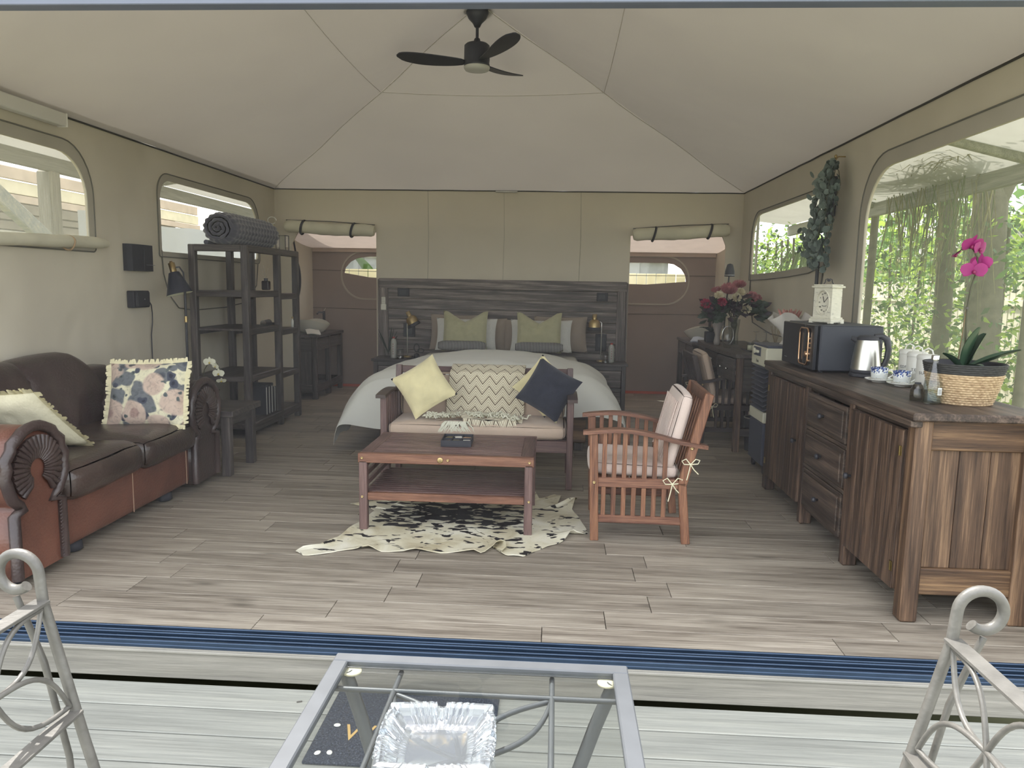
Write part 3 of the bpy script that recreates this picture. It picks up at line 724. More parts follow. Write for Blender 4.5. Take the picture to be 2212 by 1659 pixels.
# pillows, back to front
M_taupe = plain('taupe pillowcase', (150, 138, 126), 0.9, var=0.04, bump=0.2, bs=20, sheen=0.2, spec=0.1)
M_pilwh = plain('white textured pillowcase', (205, 205, 200), 0.9, var=0.03, bump=0.7, bs=26, sheen=0.2, spec=0.1)
M_green = plain('sage green linen', (168, 165, 134), 0.95, var=0.06, vs=20, bump=0.3, bs=160, sheen=0.3, spec=0.1)
def stripes(name, c1, c2, scale, axis=0, thr=0.5):
    k = N(name); k.set(Roughness=0.9); v = k.coords(rand=False); sp = k.n('SeparateXYZ'); k.l(v, sp.inputs[0])
    m = k.n('Math', operation='MULTIPLY'); m.inputs[1].default_value = scale; k.l(sp.outputs[axis], m.inputs[0])
    f = k.n('Math', operation='FRACT'); k.l(m.outputs[0], f.inputs[0]); c = k.n('Math', operation='GREATER_THAN'); c.inputs[1].default_value = thr; k.l(f.outputs[0], c.inputs[0])
    mx = k.n('MixRGB'); mx.inputs[1].default_value = S(*c1); mx.inputs[2].default_value = S(*c2); k.l(c.outputs[0], mx.inputs[0]); k.l(mx.outputs[0], k.b.inputs['Base Color']); return k.m
M_bol = stripes('black and white stripe cloth', (58, 58, 62), (170, 170, 165), 62, 0, 0.62)
def pil(lbl, x, y_, w, h, t, mat, lean=0.28, rz=0.0, chop=0.0, ear=0.06, seed=0, zb=0.70, cat='pillow', name='pillow'):
    R = RZ(rz) @ RX(-lean); g = G(); pillow(g, w, h, t, (0, 0, 0), R, ear=ear, chop=chop, seed=seed, wr=0.05)
    zl = min(p[2] for p in g.v)
    return one(name, g, mat, lbl, cat, loc=(x, y_, zb - zl), group='pillows against the headboard')
pil('taupe pillow at the left end of the back row', -1.16, 8.72, 0.62, 0.42, 0.15, M_taupe, 0.25, seed=1)
pil('taupe pillow squeezed between the two white pillows, left one', -0.82, 8.70, 0.50, 0.38, 0.13, M_taupe, 0.22, seed=2)
pil('taupe pillow behind the right white pillow', -0.36, 8.71, 0.52, 0.37, 0.13, M_taupe, 0.22, seed=3)
pil('taupe pillow leaning out at the right end of the back row', 0.05, 8.70, 0.62, 0.42, 0.16, M_taupe, 0.25, rz=0.06, seed=4)
pil('white crinkled pillow on the left side of the bed', -1.02, 8.52, 0.70, 0.38, 0.17, M_pilwh, 0.32, seed=5, zb=0.71)
pil('white crinkled pillow on the right side of the bed', -0.17, 8.51, 0.70, 0.38, 0.17, M_pilwh, 0.32, seed=6, zb=0.71)
pil('sage green cushion with a chopped top, left side', -1.01, 8.32, 0.50, 0.46, 0.16, M_green, 0.30, chop=0.26, ear=0.05, seed=7, zb=0.72, cat='cushion', name='cushion')
pil('sage green cushion with a chopped top, right side', -0.19, 8.31, 0.50, 0.46, 0.16, M_green, 0.30, chop=0.26, ear=0.05, seed=8, zb=0.72, cat='cushion', name='cushion')
def bolster(lbl, x):
    g = G(); g.tube([(-0.26 + 0.52 * i / 12, 0, 0) for i in range(13)], [0.035, 0.05] + [0.055] * 9 + [0.05, 0.035], 16)
    one('bolster', g, M_bol, lbl, 'bolster', loc=(x, 8.13, 0.792), group='striped bolsters')
bolster('small black and white striped bolster before the left green cushion', -1.02); bolster('small black and white striped bolster before the right green cushion', -0.18)

# ---------------------------------------------------------------- slatted garden armchair, built facing -x
def cord_bow(name, parent, p, s=1.0, rz=0.0):
    R = RZ(rz); p = Vector(p); g = G()
    def L(pts): g.tube([p + R @ (Vector(q) * s) for q in pts], 0.0035, 5)
    L([(0, 0, 0), (0.03, 0, 0.035), (0.055, -0.005, 0.03), (0.045, 0, 0.005), (0, 0, 0)])
    L([(0, 0, 0), (-0.03, 0, 0.035), (-0.055, -0.005, 0.022), (-0.04, 0, 0), (0, 0, 0)])
    L([(0, 0, 0), (0.02, -0.004, -0.03), (0.05, 0, -0.06)]); L([(0, 0, 0), (-0.01, -0.004, -0.05), (-0.02, 0, -0.10)])
    g.ell(p, (0.007, 0.007, 0.007), 8, 6)
    return O(name, g, M_cream, parent, label='cream cord tied in a bow')
def armchair(lbl, mz, mx, loc, rz, mc, hb_=0.87, group=None, half=0.30):
    t = T('armchair', lbl, 'chair', loc, rz, group)
    xb = 0.49
    for s in (-1, 1):
        y_ = s * half
        O('front_leg', G().beam((0.02, y_, 0), (0.0, y_, 0.625), 0.045, 0.048, 0.004, up=(1, 0, 0)), mz, t)
        lg = G().beam((xb + 0.05, y_, 0), (xb + 0.015, y_, 0.36), 0.042, 0.048, 0.004, up=(1, 0, 0)); lg.beam((xb + 0.015, y_, 0.34), (xb + 0.145, y_, hb_), 0.042, 0.05, 0.004, up=(1, 0, 0))
        O('rear_leg', lg, mz, t)
        g = G(); P = []
        for i in range(15):
            u = i / 14; P.append(Vector((-0.06 + 0.70 * u, y_, 0.628 + 0.022 * sin(pi * min(1, u * 1.35)) - 0.095 * max(0, u - 0.25) ** 1.5)))
        vs = []; 
        for i, p in enumerate(P):
            w = 0.034 if 0 < i < 14 else 0.022
            for (dy, dz) in ((-w, -0.011), (w, -0.011), (w, 0.011), (-w, 0.011)): vs.append((p.x, p.y + dy, p.z + dz))
        fs = [(i * 4 + k, i * 4 + (k + 1) % 4, i * 4 + 4 + (k + 1) % 4, i * 4 + 4 + k) for i in range(14) for k in range(4)] + [(0, 1, 2, 3), (56, 57, 58, 59)]
        g.add(vs, fs, False); O('armrest', g, mx, t)
        O('side_rail', G().box((0.255, y_, 0.345), (0.46, 0.026, 0.055), 0.004), mx, t)
        O('side_rail', G().box((0.27, y_, 0.13), (0.49, 0.026, 0.045), 0.004), mx, t)
        for i in range(7):
            x = 0.065 + 0.057 * i; zt_ = 0.625 + 0.015 * sin(pi * min(1, (x + .06) / .52)) - 0.095 * max(0, (x + .06) / .7 - 0.25) ** 1.5
            O('slat', G().box((x, y_, (zt_ + 0.37) / 2), (0.026, 0.014, zt_ - 0.37), 0.002), mz, t)
            O('slat', G().box((x, y_, 0.235), (0.026, 0.014, 0.17), 0.002), mz, t)
        screw(t, (0.01, y_ + s * 0.024, 0.345), (-s * pi / 2, 0, 0)); screw(t, (xb + 0.06, y_ + s * 0.024, 0.56), (-s * pi / 2, 0, 0))
    O('front_rail', G().box((0.0, 0, 0.33), (0.028, 2 * half - 0.05, 0.07), 0.004), mx, t)
    O('rear_rail', G().box((xb + 0.012, 0, 0.31), (0.028, 2 * half - 0.05, 0.05), 0.004), mx, t)
    O('top_rail', G().beam((xb + 0.14, -half, hb_ - 0.03), (xb + 0.14, half, hb_ - 0.03), 0.024, 0.07, 0.004), mx, t)
    for i in range(7):
        y_ = -half + 0.075 + (2 * half - 0.15) * i / 6
        O('back_slat', G().beam((xb + 0.025, y_, 0.38), (xb + 0.135, y_, hb_ - 0.06), 0.028, 0.012, 0.002, up=(1, 0, 0)), mz, t)
    for i in range(5): O('seat_slat', G().box((0.06 + 0.095 * i, 0, 0.362), (0.06, 2 * half - 0.04, 0.016), 0.002), mx, t)
    g = G(); cushion_box(g, (0.235, 0, 0.41), (0.50, 2 * half - 0.07, 0.075), 0.03, 0.012, RY(0.03)); O('seat_cushion', g, mc, t)
    bt = math.atan2(0.13, hb_ - 0.34)
    g = G(); cushion_box(g, (0.475, 0, 0.635), (0.07, 2 * half - 0.08, 0.44), 0.03, 0.014, RY(bt)); bc = O('back_cushion', g, mc, t)
    for i in range(11):
        y_ = -half + 0.08 + (2 * half - 0.16) * i / 10
        nrm = RY(bt); pa = nrm @ Vector((-0.047, 0, -0.17)); pb = nrm @ Vector((-0.047, 0, 0.17)); c0 = Vector((0.475, y_, 0.635))
        O('stitch_rib', G().tube([c0 + pa, c0 + pb], 0.0035, 5), mc, bc)
    for s in (-1, 1):
        cord_bow('cord_tie', t, (xb + 0.055, s * (half + 0.03), 0.47), 0.9); cord_bow('cord_tie', t, (xb - 0.04, s * (half + 0.02), 0.35), 1.0, 0.1)
    return t
armchair('reddish slatted wooden armchair with pale cushions, side-on beside the coffee table', M_teakz, M_teak, (0.235, 4.535, 0), radians(-1.5), M_beige2)
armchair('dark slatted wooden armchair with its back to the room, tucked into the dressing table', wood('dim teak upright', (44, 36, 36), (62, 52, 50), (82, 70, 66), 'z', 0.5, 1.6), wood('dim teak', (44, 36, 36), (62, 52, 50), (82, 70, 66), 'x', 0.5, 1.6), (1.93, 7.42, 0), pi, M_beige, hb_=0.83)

# ---------------------------------------------------------------- slatted bench in front of the bed
bn = T('garden_bench', 'dark slatted wooden two-seat bench at the foot of the bed', 'bench', (-0.56, 5.5, 0)); bn['o'] = (-0.56, 5.5, 0)
BX0, BX1 = -1.225, 0.115
for s, x in ((-1, BX0), (1, BX1)):
    O('front_leg', G().box((x, 5.30, 0.32), (0.046, 0.046, 0.64), 0.004), M_teakdz, bn, W=True)
    O('rear_leg', G().beam((x, 5.80, 0), (x, 5.78, 0.36), 0.046, 0.05, 0.004, up=(0, 1, 0)).beam((x, 5.78, 0.34), (x, 5.84, 0.82), 0.046, 0.05, 0.004, up=(0, 1, 0)), M_teakdz, bn, W=True)
    g = G(); P = [Vector((x + s * 0.012, 5.24 + 0.64 * i / 12, 0.65 + 0.02 * sin(pi * i / 12) - 0.03 * (i / 12) ** 2)) for i in range(13)]; vs = []
    for p in P:
        for (dx, dz) in ((-0.036, -0.012), (0.036, -0.012), (0.036, 0.012), (-0.036, 0.012)): vs.append((p.x + dx, p.y, p.z + dz))
    g.add(vs, [(i * 4 + k, i * 4 + (k + 1) % 4, i * 4 + 4 + (k + 1) % 4, i * 4 + 4 + k) for i in range(12) for k in range(4)] + [(0, 1, 2, 3), (48, 49, 50, 51)]); O('armrest', g, plain('dark varnished arm', (66, 52, 50), 0.3, var=0.1), bn, W=True)
    for z in (0.33, 0.13): O('side_rail', G().box((x, 5.54, z), (0.026, 0.46, 0.05), 0.004), M_teakd, bn, W=True)
    for i in range(7):
        O('slat', G().box((x, 5.355 + 0.062 * i, 0.49), (0.014, 0.026, 0.29), 0.002), M_teakdz, bn, W=True)
        O('slat', G().box((x, 5.355 + 0.062 * i, 0.23), (0.014, 0.026, 0.16), 0.002), M_teakdz, bn, W=True)
O('front_rail', G().box((-0.555, 5.30, 0.31), (1.30, 0.03, 0.085), 0.004), M_teakd, bn, W=True)
O('top_rail', G().box((-0.555, 5.845, 0.785), (1.30, 0.026, 0.055), 0.004), M_teakd, bn, W=True)
O('back_rail', G().box((-0.555, 5.79, 0.42), (1.30, 0.026, 0.05), 0.004), M_teakd, bn, W=True)
for i in range(22):
    x = -1.165 + 1.22 * i / 21; O('back_slat', G().beam((x, 5.80, 0.44), (x, 5.84, 0.765), 0.028, 0.014, 0.002, up=(0, 1, 0)), M_teakdz, bn, W=True)
for i in range(6): O('seat_slat', G().box((-0.555, 5.335 + 0.09 * i, 0.345), (1.30, 0.06, 0.016), 0.002), M_teakd, bn, W=True)
g = G(); cushion_box(g, (-0.555, 5.52, 0.41), (1.27, 0.50, 0.10), 0.042, 0.012, n=14); O('seat_cushion', g, M_beige, bn, W=True)
g = G(); cushion_box(g, (-0.555, 5.755, 0.60), (1.25, 0.085, 0.33), 0.035, 0.012, RX(-0.12), n=14); O('back_cushion', g, M_beige, bn, W=True)

# ---------------------------------------------------------------- slatted coffee table
ct = T('coffee_table', 'dark reddish slatted wooden coffee table with a lower shelf', 'table', (-0.625, 4.56, 0)); ct['o'] = (-0.625, 4.56, 0)
X0, X1, Y0, Y1 = -1.135, -0.115, 4.25, 4.90
for x in (X0 + .024, X1 - .024):
    for y_ in (Y0 + .024, Y1 - .024): O('leg', G().box((x, y_, 0.21), (0.048, 0.048, 0.42), 0.004), M_teakdz, ct, W=True)
M_tk = M_teak
O('front_rail', G().box(((X0 + X1) / 2, Y0 + 0.02, 0.437), (X1 - X0 + 0.01, 0.04, 0.056), 0.003), M_tk, ct, W=True)
O('rear_rail', G().box(((X0 + X1) / 2, Y1 - 0.02, 0.437), (X1 - X0 + 0.01, 0.04, 0.056), 0.003), M_teakd, ct, W=True)
for x in (X0 + .035, X1 - .035): O('end_rail', G().box((x, 4.575, 0.437), (0.07, 0.57, 0.056), 0.003), wood('teak end rail', (72, 54, 52), (98, 76, 72), (122, 98, 92), 'y', 0.42, 1.6), ct, W=True)
for i in range(14): O('top_slat', G().box(((X0 + X1) / 2, Y0 + 0.062 + 0.0405 * i, 0.455), (X1 - X0 - 0.14, 0.032, 0.018), 0.003), M_teakd, ct, W=True)
O('shelf_rail', G().box(((X0 + X1) / 2, Y0 + 0.024, 0.205), (X1 - X0 - 0.096, 0.03, 0.045), 0.003), M_tk, ct, W=True)
O('shelf_rail', G().box(((X0 + X1) / 2, Y1 - 0.024, 0.205), (X1 - X0 - 0.096, 0.03, 0.045), 0.003), M_teakd, ct, W=True)
for i in range(12): O('shelf_slat', G().box(((X0 + X1) / 2, Y0 + 0.068 + 0.0455 * i, 0.222), (X1 - X0 - 0.06, 0.034, 0.014), 0.002), M_teakd, ct, W=True)
for x in (X0 + .024, X1 - .024):
    for z in (0.205, 0.265, 0.325, 0.385): O('end_slat', G().box((x, 4.575, z), (0.018, 0.56, 0.03), 0.002), M_teakd, ct, W=True)
for (x, z) in ((X0 + .02, .437), (X1 - .02, .437), (X0 + .02, .205), (X1 - .02, .205), (-0.61, .437)): screw(ct, (x + 0.625, Y0 - 4.56 - 0.001, z), (pi / 2, 0, 0), 0.008)
b = O('brass_plate', G().lathe([(0, 0), (0.017, 0), (0.017, 0.003), (0.014, 0.004), (0, 0.004)], 24), M_brass, ct, loc=(-0.655 + 0.625, Y0 - 4.56 - 0.001, 0.437), rot=(pi / 2, 0, 0), label='round brass plate')
for dz in (-0.005, 0.0, 0.005): O('engraved_line', G().box((0, dz, 0.0045), (0.014, 0.001, 0.0006)), M_seam, b)

# ---------------------------------------------------------------- rustic sideboard on the right
sb = T('rustic_sideboard', 'long rustic brown wooden sideboard with doors and drawers along the right wall', 'sideboard', (1.81, 4.41, 0)); sb['o'] = (1.81, 4.41, 0)
def B(nm, c, d, m, ch=0.005, lab=None): return O(nm, G().box((0, 0, 0), d, ch), m, sb, loc=tuple(Vector(c) - Vector(sb['o'])), label=lab)
FX = 1.555; KX = 2.09; N0, N1 = 3.27, 5.55
B('top_board', (1.815, 4.41, 0.925), (0.59, 2.34, 0.035), M_rusy, 0.006)
B('top_board_edge', (1.545, 4.41, 0.893), (0.05, 2.30, 0.03), M_rusy, 0.004)
ys = [N0 + 0.04, 3.985, 4.70, N1 - 0.04]
for j, y_ in enumerate(ys): B('post', (FX + 0.03, y_, 0.455), (0.075, 0.08 if j in (0, 3) else 0.06, 0.91), M_ruszl if j == 0 else M_rusz, 0.008)
for y_ in (N0 + 0.04, N1 - 0.04): B('post', (KX - 0.04, y_, 0.455), (0.08, 0.08, 0.91), M_ruszl, 0.008)
B('end_top_rail', (1.82, N0 + 0.035, 0.84), (0.42, 0.035, 0.13), M_rusx, 0.005); B('end_bottom_rail', (1.82, N0 + 0.035, 0.185), (0.42, 0.035, 0.12), M_rusx, 0.005)
for i in range(3): B('end_plank', (1.69 + 0.132 * i, N0 + 0.045, 0.51), (0.130, 0.02, 0.53), M_ruszl, 0.003)
B('back_panel', (KX - 0.012, 4.41, 0.5), (0.015, 2.2, 0.78), M_rusy); B('bottom_board', (1.82, 4.41, 0.14), (0.5, 2.2, 0.02), M_rusy)
B('far_end_panel', (1.82, N1 - 0.03, 0.5), (0.45, 0.02, 0.78), M_rusx)
B('top_front_rail', (FX + 0.03, 4.41, 0.865), (0.035, 2.14, 0.04), M_rusy)
def door(y0, y1, hy, ky):
    w = y1 - y0; d = O('door', G().box((0, 0, 0), (0.022, w - 0.008, 0.73), 0.004), M_rusz, sb, loc=(FX - 1.81 - 0.004, (y0 + y1) / 2 - 4.41, 0.485))
    n = 5
    for i in range(n): O('door_plank', G().box((-0.013, -w / 2 + (i + .5) * w / n, 0), (0.006, w / n - 0.004, 0.725), 0.0015), M_rusz, d)
    knob('door_knob', d, (-0.016, ky - (y0 + y1) / 2, 0.02), (0, -pi / 2, 0), M_black, 0.017, 'glossy black round knob')
    for z in (0.27, -0.26):
        h = O('hinge', G().box((-0.018, hy - (y0 + y1) / 2, z), (0.003, 0.03, 0.045), 0.001).tube([(-0.02, hy - (y0 + y1) / 2, z - 0.022), (-0.02, hy - (y0 + y1) / 2, z + 0.022)], 0.004, 6), plain('aged brass', (120, 104, 66), 0.35, 0.9, var=0.2), d)
    return d
door(N0 + 0.085, 3.955, N0 + 0.10, 3.90); door(4.735, N1 - 0.08, N1 - 0.09, 4.80)
for z0, z1 in ((0.64, 0.84), (0.40, 0.61), (0.13, 0.37)):
    yc = (3.985 + 4.70) / 2; d = O('drawer', G().box((0, 0, 0), (0.02, 0.62, z1 - z0), 0.004).box((-0.014, 0, 0), (0.012, 0.56, z1 - z0 - 0.05), 0.004), M_rusy, sb, loc=(FX - 1.81, yc - 4.41, (z0 + z1) / 2))
    knob('drawer_knob', d, (-0.02, 0, 0.0), (0, -pi / 2, 0), M_black, 0.017, 'glossy black round knob')
for z in (0.385, 0.625): B('drawer_rail', (FX + 0.012, 4.34, z), (0.04, 0.655, 0.022), M_rusy, 0.003)
B('lower_rail', (FX + 0.03, 4.41, 0.115), (0.03, 2.14, 0.035), M_rusy)
# ================================================================== LOOSE THINGS
# ---- fringed floral cushions
def floral(name, seed=0.0):
    k = N(name); k.set(Roughness=0.9, Sheen_Weight=0.2)
    tc = k.n('TexCoord'); mp = k.n('Mapping'); mp.inputs['Location'].default_value = (seed, seed * .7, seed); k.l(tc.outputs['Object'], mp.inputs[0])
    base = (226, 220, 190, 255); cur = None
    def layer(cur, scale, thr, c1, c2, off, soft=0.03, dist=0.35):
        n = k.n('TexNoise', i_Scale=scale * .8, i_Detail=2.0); m2 = k.n('Mapping'); m2.inputs['Location'].default_value = (off, off * 1.3, off * .4); k.l(mp.outputs[0], m2.inputs[0]); k.l(m2.outputs[0], n.inputs['Vector'])
        mx = k.n('MixRGB', blend_type='ADD'); mx.inputs[0].default_value = dist * 0.25; k.l(m2.outputs[0], mx.inputs[1]); k.l(n.outputs['Color'], mx.inputs[2])
        vo = k.n('TexVoronoi', i_Scale=scale); k.l(mx.outputs[0], vo.inputs['Vector'])
        mask = k.ramp(vo.outputs['Distance'], [(thr - soft, (1, 1, 1, 1)), (thr + soft, (0, 0, 0, 1))])
        inner = k.ramp(vo.outputs['Distance'], [(0.0, S(*c2)), (thr * .35, S(*c2)), (thr * .5, S(*c1)), (thr, S(*c1))])
        o = k.n('MixRGB'); k.l(mask, o.inputs[0])
        if cur is None: o.inputs[1].default_value = S(228, 222, 192)
        else: k.l(cur, o.inputs[1])
        k.l(inner, o.inputs[2]); return o.outputs[0]
    cur = layer(None, 8.0, 0.50, (112, 116, 120), (78, 82, 92), 3.1)
    cur = layer(cur, 11.0, 0.30, (74, 78, 92), (52, 54, 66), 8.7)
    cur = layer(cur, 5.2, 0.46, (206, 184, 168), (176, 148, 138), 1.3)
    cur = layer(cur, 5.2, 0.13, (60, 54, 62), (40, 38, 46), 1.3, 0.01, 0.6)
    cur = layer(cur, 13.0, 0.20, (96, 104, 104), (60, 64, 70), 15.2)
    nn = k.n('TexNoise', i_Scale=26.0, i_Detail=4.0, i_Distortion=1.5); k.l(mp.outputs[0], nn.inputs['Vector']); sh2 = k.ramp(nn.outputs[0], [(.3, (.58, .58, .60, 1)), (.5, (.95, .95, .95, 1)), (.75, (1, 1, 1, 1))]); mm = k.n('MixRGB', blend_type='MULTIPLY'); mm.inputs[0].default_value = .8; k.l(cur, mm.inputs[1]); k.l(sh2, mm.inputs[2]); k.l(mm.outputs[0], k.b.inputs['Base Color']); return k.m
M_floral = floral('floral print cloth', 2.0)
M_fringe = plain('cream fringe', (222, 214, 178), 0.9, var=0.06)
M_creamc = plain('cream cushion back', (222, 216, 188), 0.92, var=0.03, bump=0.2, bs=60, spec=0.1)
def fringed(lbl, w, h, t, loc, R, mf, seed):
    g = G(); pillow(g, w, h, t, (0, 0, 0), R, ear=0.05, seed=seed, wr=0.04)
    zl = min(p[2] for p in g.v); loc = (loc[0], loc[1], loc[2] - zl)
    c = T('cushion', lbl, 'cushion', loc); O('cover', g, mf, c)
    g = G(); rr = random.Random(seed)
    for i in range(150):
        s = i / 150 * 4; side = int(s); u = (s - side) * 2 - 1; e = 1 - 0.05 * (1 - abs(u) ** 2.2)
        x, z = [(u * w / 2, h / 2 * e), (w / 2 * e, -u * h / 2), (-u * w / 2, -h / 2 * e), (-w / 2 * e, u * h / 2)][side]
        dx, dz = [(0, 1), (1, 0), (0, -1), (-1, 0)][side]; L = 0.026 + 0.010 * rr.random(); sk = rr.uniform(-.012, .012)
        p0 = Vector((x, 0, z)); p1 = p0 + Vector((dx * L + dz * sk, rr.uniform(-.008, .008), dz * L + dx * sk)); wv = Vector((dz, 0, -dx)) * 0.0085
        g.add([R @ q for q in (p0 - wv, p0 + wv, p1 + wv * .8, p1 - wv * .8)], [(0, 1, 2, 3)]); g.add([R @ (q + Vector((0, .004, 0))) for q in (p0 - wv, p0 + wv, p1 + wv * .6, p1 - wv)], [(0, 1, 2, 3)])
    f = O('fringe', g, M_fringe, c); f['kind'] = 'stuff'
    return c
fringed('floral printed cushion with a cream fringe on the far seat of the leather sofa', 0.50, 0.43, 0.15, (-2.70, 4.80, 0.485), RZ(radians(6)) @ RX(radians(-20)) @ RY(radians(-2)), M_floral, 3)
fringed('cream-backed fringed cushion leaning on the near sofa arm', 0.50, 0.47, 0.13, (-2.89, 3.90, 0.485), RZ(radians(-6)) @ RX(radians(44)) @ RY(radians(-6)), M_creamc, 9)

# ---- cushions and throw on the bench
M_hide = plain('pale yellow hide', (212, 202, 160), 0.85, var=0.13, vs=7, bump=0.15, bs=80, sheen=0.5, spec=0.15)
def twoface(lbl, w, h, t, loc, R, mf, mb, seed, ear=0.08):
    g = G(); pillow(g, w, h, t, (0, 0, 0), R, ear=ear, seed=seed, wr=0.05); n = len(g.f) // 2
    for i in range(n, 2 * n): g.mi[i] = 1
    zl = min(p[2] for p in g.v)
    return one('cushion', g, [mf, mb], lbl, 'cushion', loc=(loc[0], loc[1], loc[2] - zl))
twoface('pale yellow cowhide cushion standing on its corner at the left of the bench', 0.36, 0.36, 0.12, (-0.965, 5.47, 0.465), RZ(radians(4)) @ RX(radians(-20)) @ RY(radians(-33)), M_hide, M_navy, 4)
twoface('black cloth cushion tipped on its corner at the right end of the bench', 0.36, 0.36, 0.13, (-0.045, 5.46, 0.465), RZ(radians(-4)) @ RX(radians(-18)) @ RY(radians(30)), M_navy, M_hide, 5)
twoface('yellow cushion peeping out behind the black cushion on the bench', 0.34, 0.34, 0.06, (-0.085, 5.625, 0.47), RX(radians(-12)) @ RY(radians(42)), M_hide, M_navy, 6)

def chevron(name):
    k = N(name); k.set(Roughness=0.92, Sheen_Weight=0.15)
    uv = k.n('UVMap'); sp = k.n('SeparateXYZ'); k.l(uv.outputs[0], sp.inputs[0])
    def math(op, a, b=None):
        m = k.n('Math', operation=op)
        for i, q in enumerate((a, b)):
            if q is None: continue
            if isinstance(q, (int, float)): m.inputs[i].default_value = q
            else: k.l(q, m.inputs[i])
        return m.outputs[0]
    tri = math('ABSOLUTE', math('SUBTRACT', math('FRACT', math('MULTIPLY', sp.outputs[0], 5.6)), 0.5))
    vv = math('ADD', sp.outputs[1], math('MULTIPLY', tri, 0.22))
    f1 = math('FRACT', math('MULTIPLY', vv, 30.0)); f2 = math('FRACT', math('MULTIPLY', vv, 7.5))
    m1 = math('GREATER_THAN', f1, 0.68); m2 = math('GREATER_THAN', f2, 0.86)
    a = k.n('MixRGB'); a.inputs[1].default_value = S(214, 208, 184); a.inputs[2].default_value = S(160, 142, 120); k.l(m1, a.inputs[0])
    b_ = k.n('MixRGB'); b_.inputs[2].default_value = S(98, 80, 62); k.l(a.outputs[0], b_.inputs[1]); k.l(m2, b_.inputs[0]); k.l(b_.outputs[0], k.b.inputs['Base Color'])
    return k.m
M_chev = chevron('chevron weave')
def uvgrid(nm, fn, nu, nv, mat, parent, uvs=(1, 1), off=(0, 0)):
    g = G().grid(fn, nu, nv); me = g.mesh(nm, mat); ul = me.uv_layers.new(name='UVMap')
    for p in me.polygons:
        for li, vi in zip(p.loop_indices, p.vertices): ul.data[li].uv = (off[0] + (vi % (nu + 1)) / nu * uvs[0], off[1] + (vi // (nu + 1)) / nv * uvs[1])
    return O(nm, me, None, parent)
th = T('throw_blanket', 'cream and brown zigzag woven throw draped over the middle of the bench', 'blanket', (0, 0, 0))
def drape(a, b):
    # b 0..1 : behind the top rail -> over it -> down the back cushion -> onto the seat
    x = -0.80 + 0.57 * a; L = b * 1.02
    if L < 0.12: y_, z = 5.905 + 0.0, 0.70 + L
    elif L < 0.30: t = (L - .12) / .18; y_, z = 5.905 - 0.20 * t, 0.82 + 0.020 * sin(pi * min(1, t * 1.3)) - .03 * t * t
    elif L < 0.62: t = (L - .30) / .32; y_, z = 5.705 - 0.045 * t, 0.79 - 0.31 * t
    else: t = (L - .62) / .40; y_, z = 5.66 - 0.34 * t, 0.478 + 0.018 * sin(t * 6 + a * 4)
    x += (-0.07 * (b - .25) if b > .25 else 0) * (1 - a) + 0.012 * nz(b * 5, a * 3, 2); y_ -= 0.012 * abs(nz(a * 6, b * 5, 7)) + 0.006 * sin(a * 11 + b * 3)
    if L > .62: z += 0.012 * abs(nz(a * 7, b * 9, 3)); x += 0.03 * nz(a * 3, b * 3, 9); y_ += 0.05 * nz(a * 2.5, 1, 4) * b
    return Vector((x, y_, z))
uvgrid('throw_cloth', drape, 36, 60, M_chev, th, (1, 1.7))
def fold(a, b):
    x = -0.70 + 0.38 * a + 0.06 * b; y_ = 5.42 - 0.16 * b + 0.02 * sin(a * 9); z = 0.492 + 0.025 * sin(a * 7 + 1) * (1 - b) - (0.0 if b < .8 else 0.13 * (b - .8) / .2 * 1.0) + 0.012 * nz(a * 8, b * 4)
    if b > .8: y_ = 5.29 - 0.03 * (b - .8) + 0.004 * sin(a * 14)
    return Vector((x, y_ - 0.0, z))
uvgrid('folded_corner', fold, 24, 20, M_chev, th, (0.7, 0.5), (0.1, 0.3))
g = G(); rr = random.Random(5)
for i in range(170):
    if i < 130:
        a = rr.random(); p = Vector((-0.90 + 0.66 * a, 5.36 + 0.10 * sin(a * 3.1) + rr.uniform(-.05, .05), 0.49))
    else: p = Vector((-0.76 + 0.14 * rr.random(), 5.31, 0.47))
    d = Vector((rr.uniform(-1, .6), rr.uniform(-1, .3), 0)).normalized() * 0.05; pts = [p]
    for j in range(5): q = pts[-1] + d * .28 + Vector((rr.uniform(-.009, .009), rr.uniform(-.009, .009), 0)); q.z = 0.492 + rr.random() * 0.03 if i < 130 else 0.48 - 0.02 * j; q.y = q.y if i < 130 else 5.262; pts.append(q)
    if i < 130:
        for q in pts: q.y = max(q.y, 5.29)
    g.tube(pts, [0.006, 0.0055, 0.006, 0.005, 0.0055, 0.004], 5)
f = O('fringe', g, plain('cream wool fringe', (212, 210, 190), 0.95, var=0.05), th); f['kind'] = 'stuff'

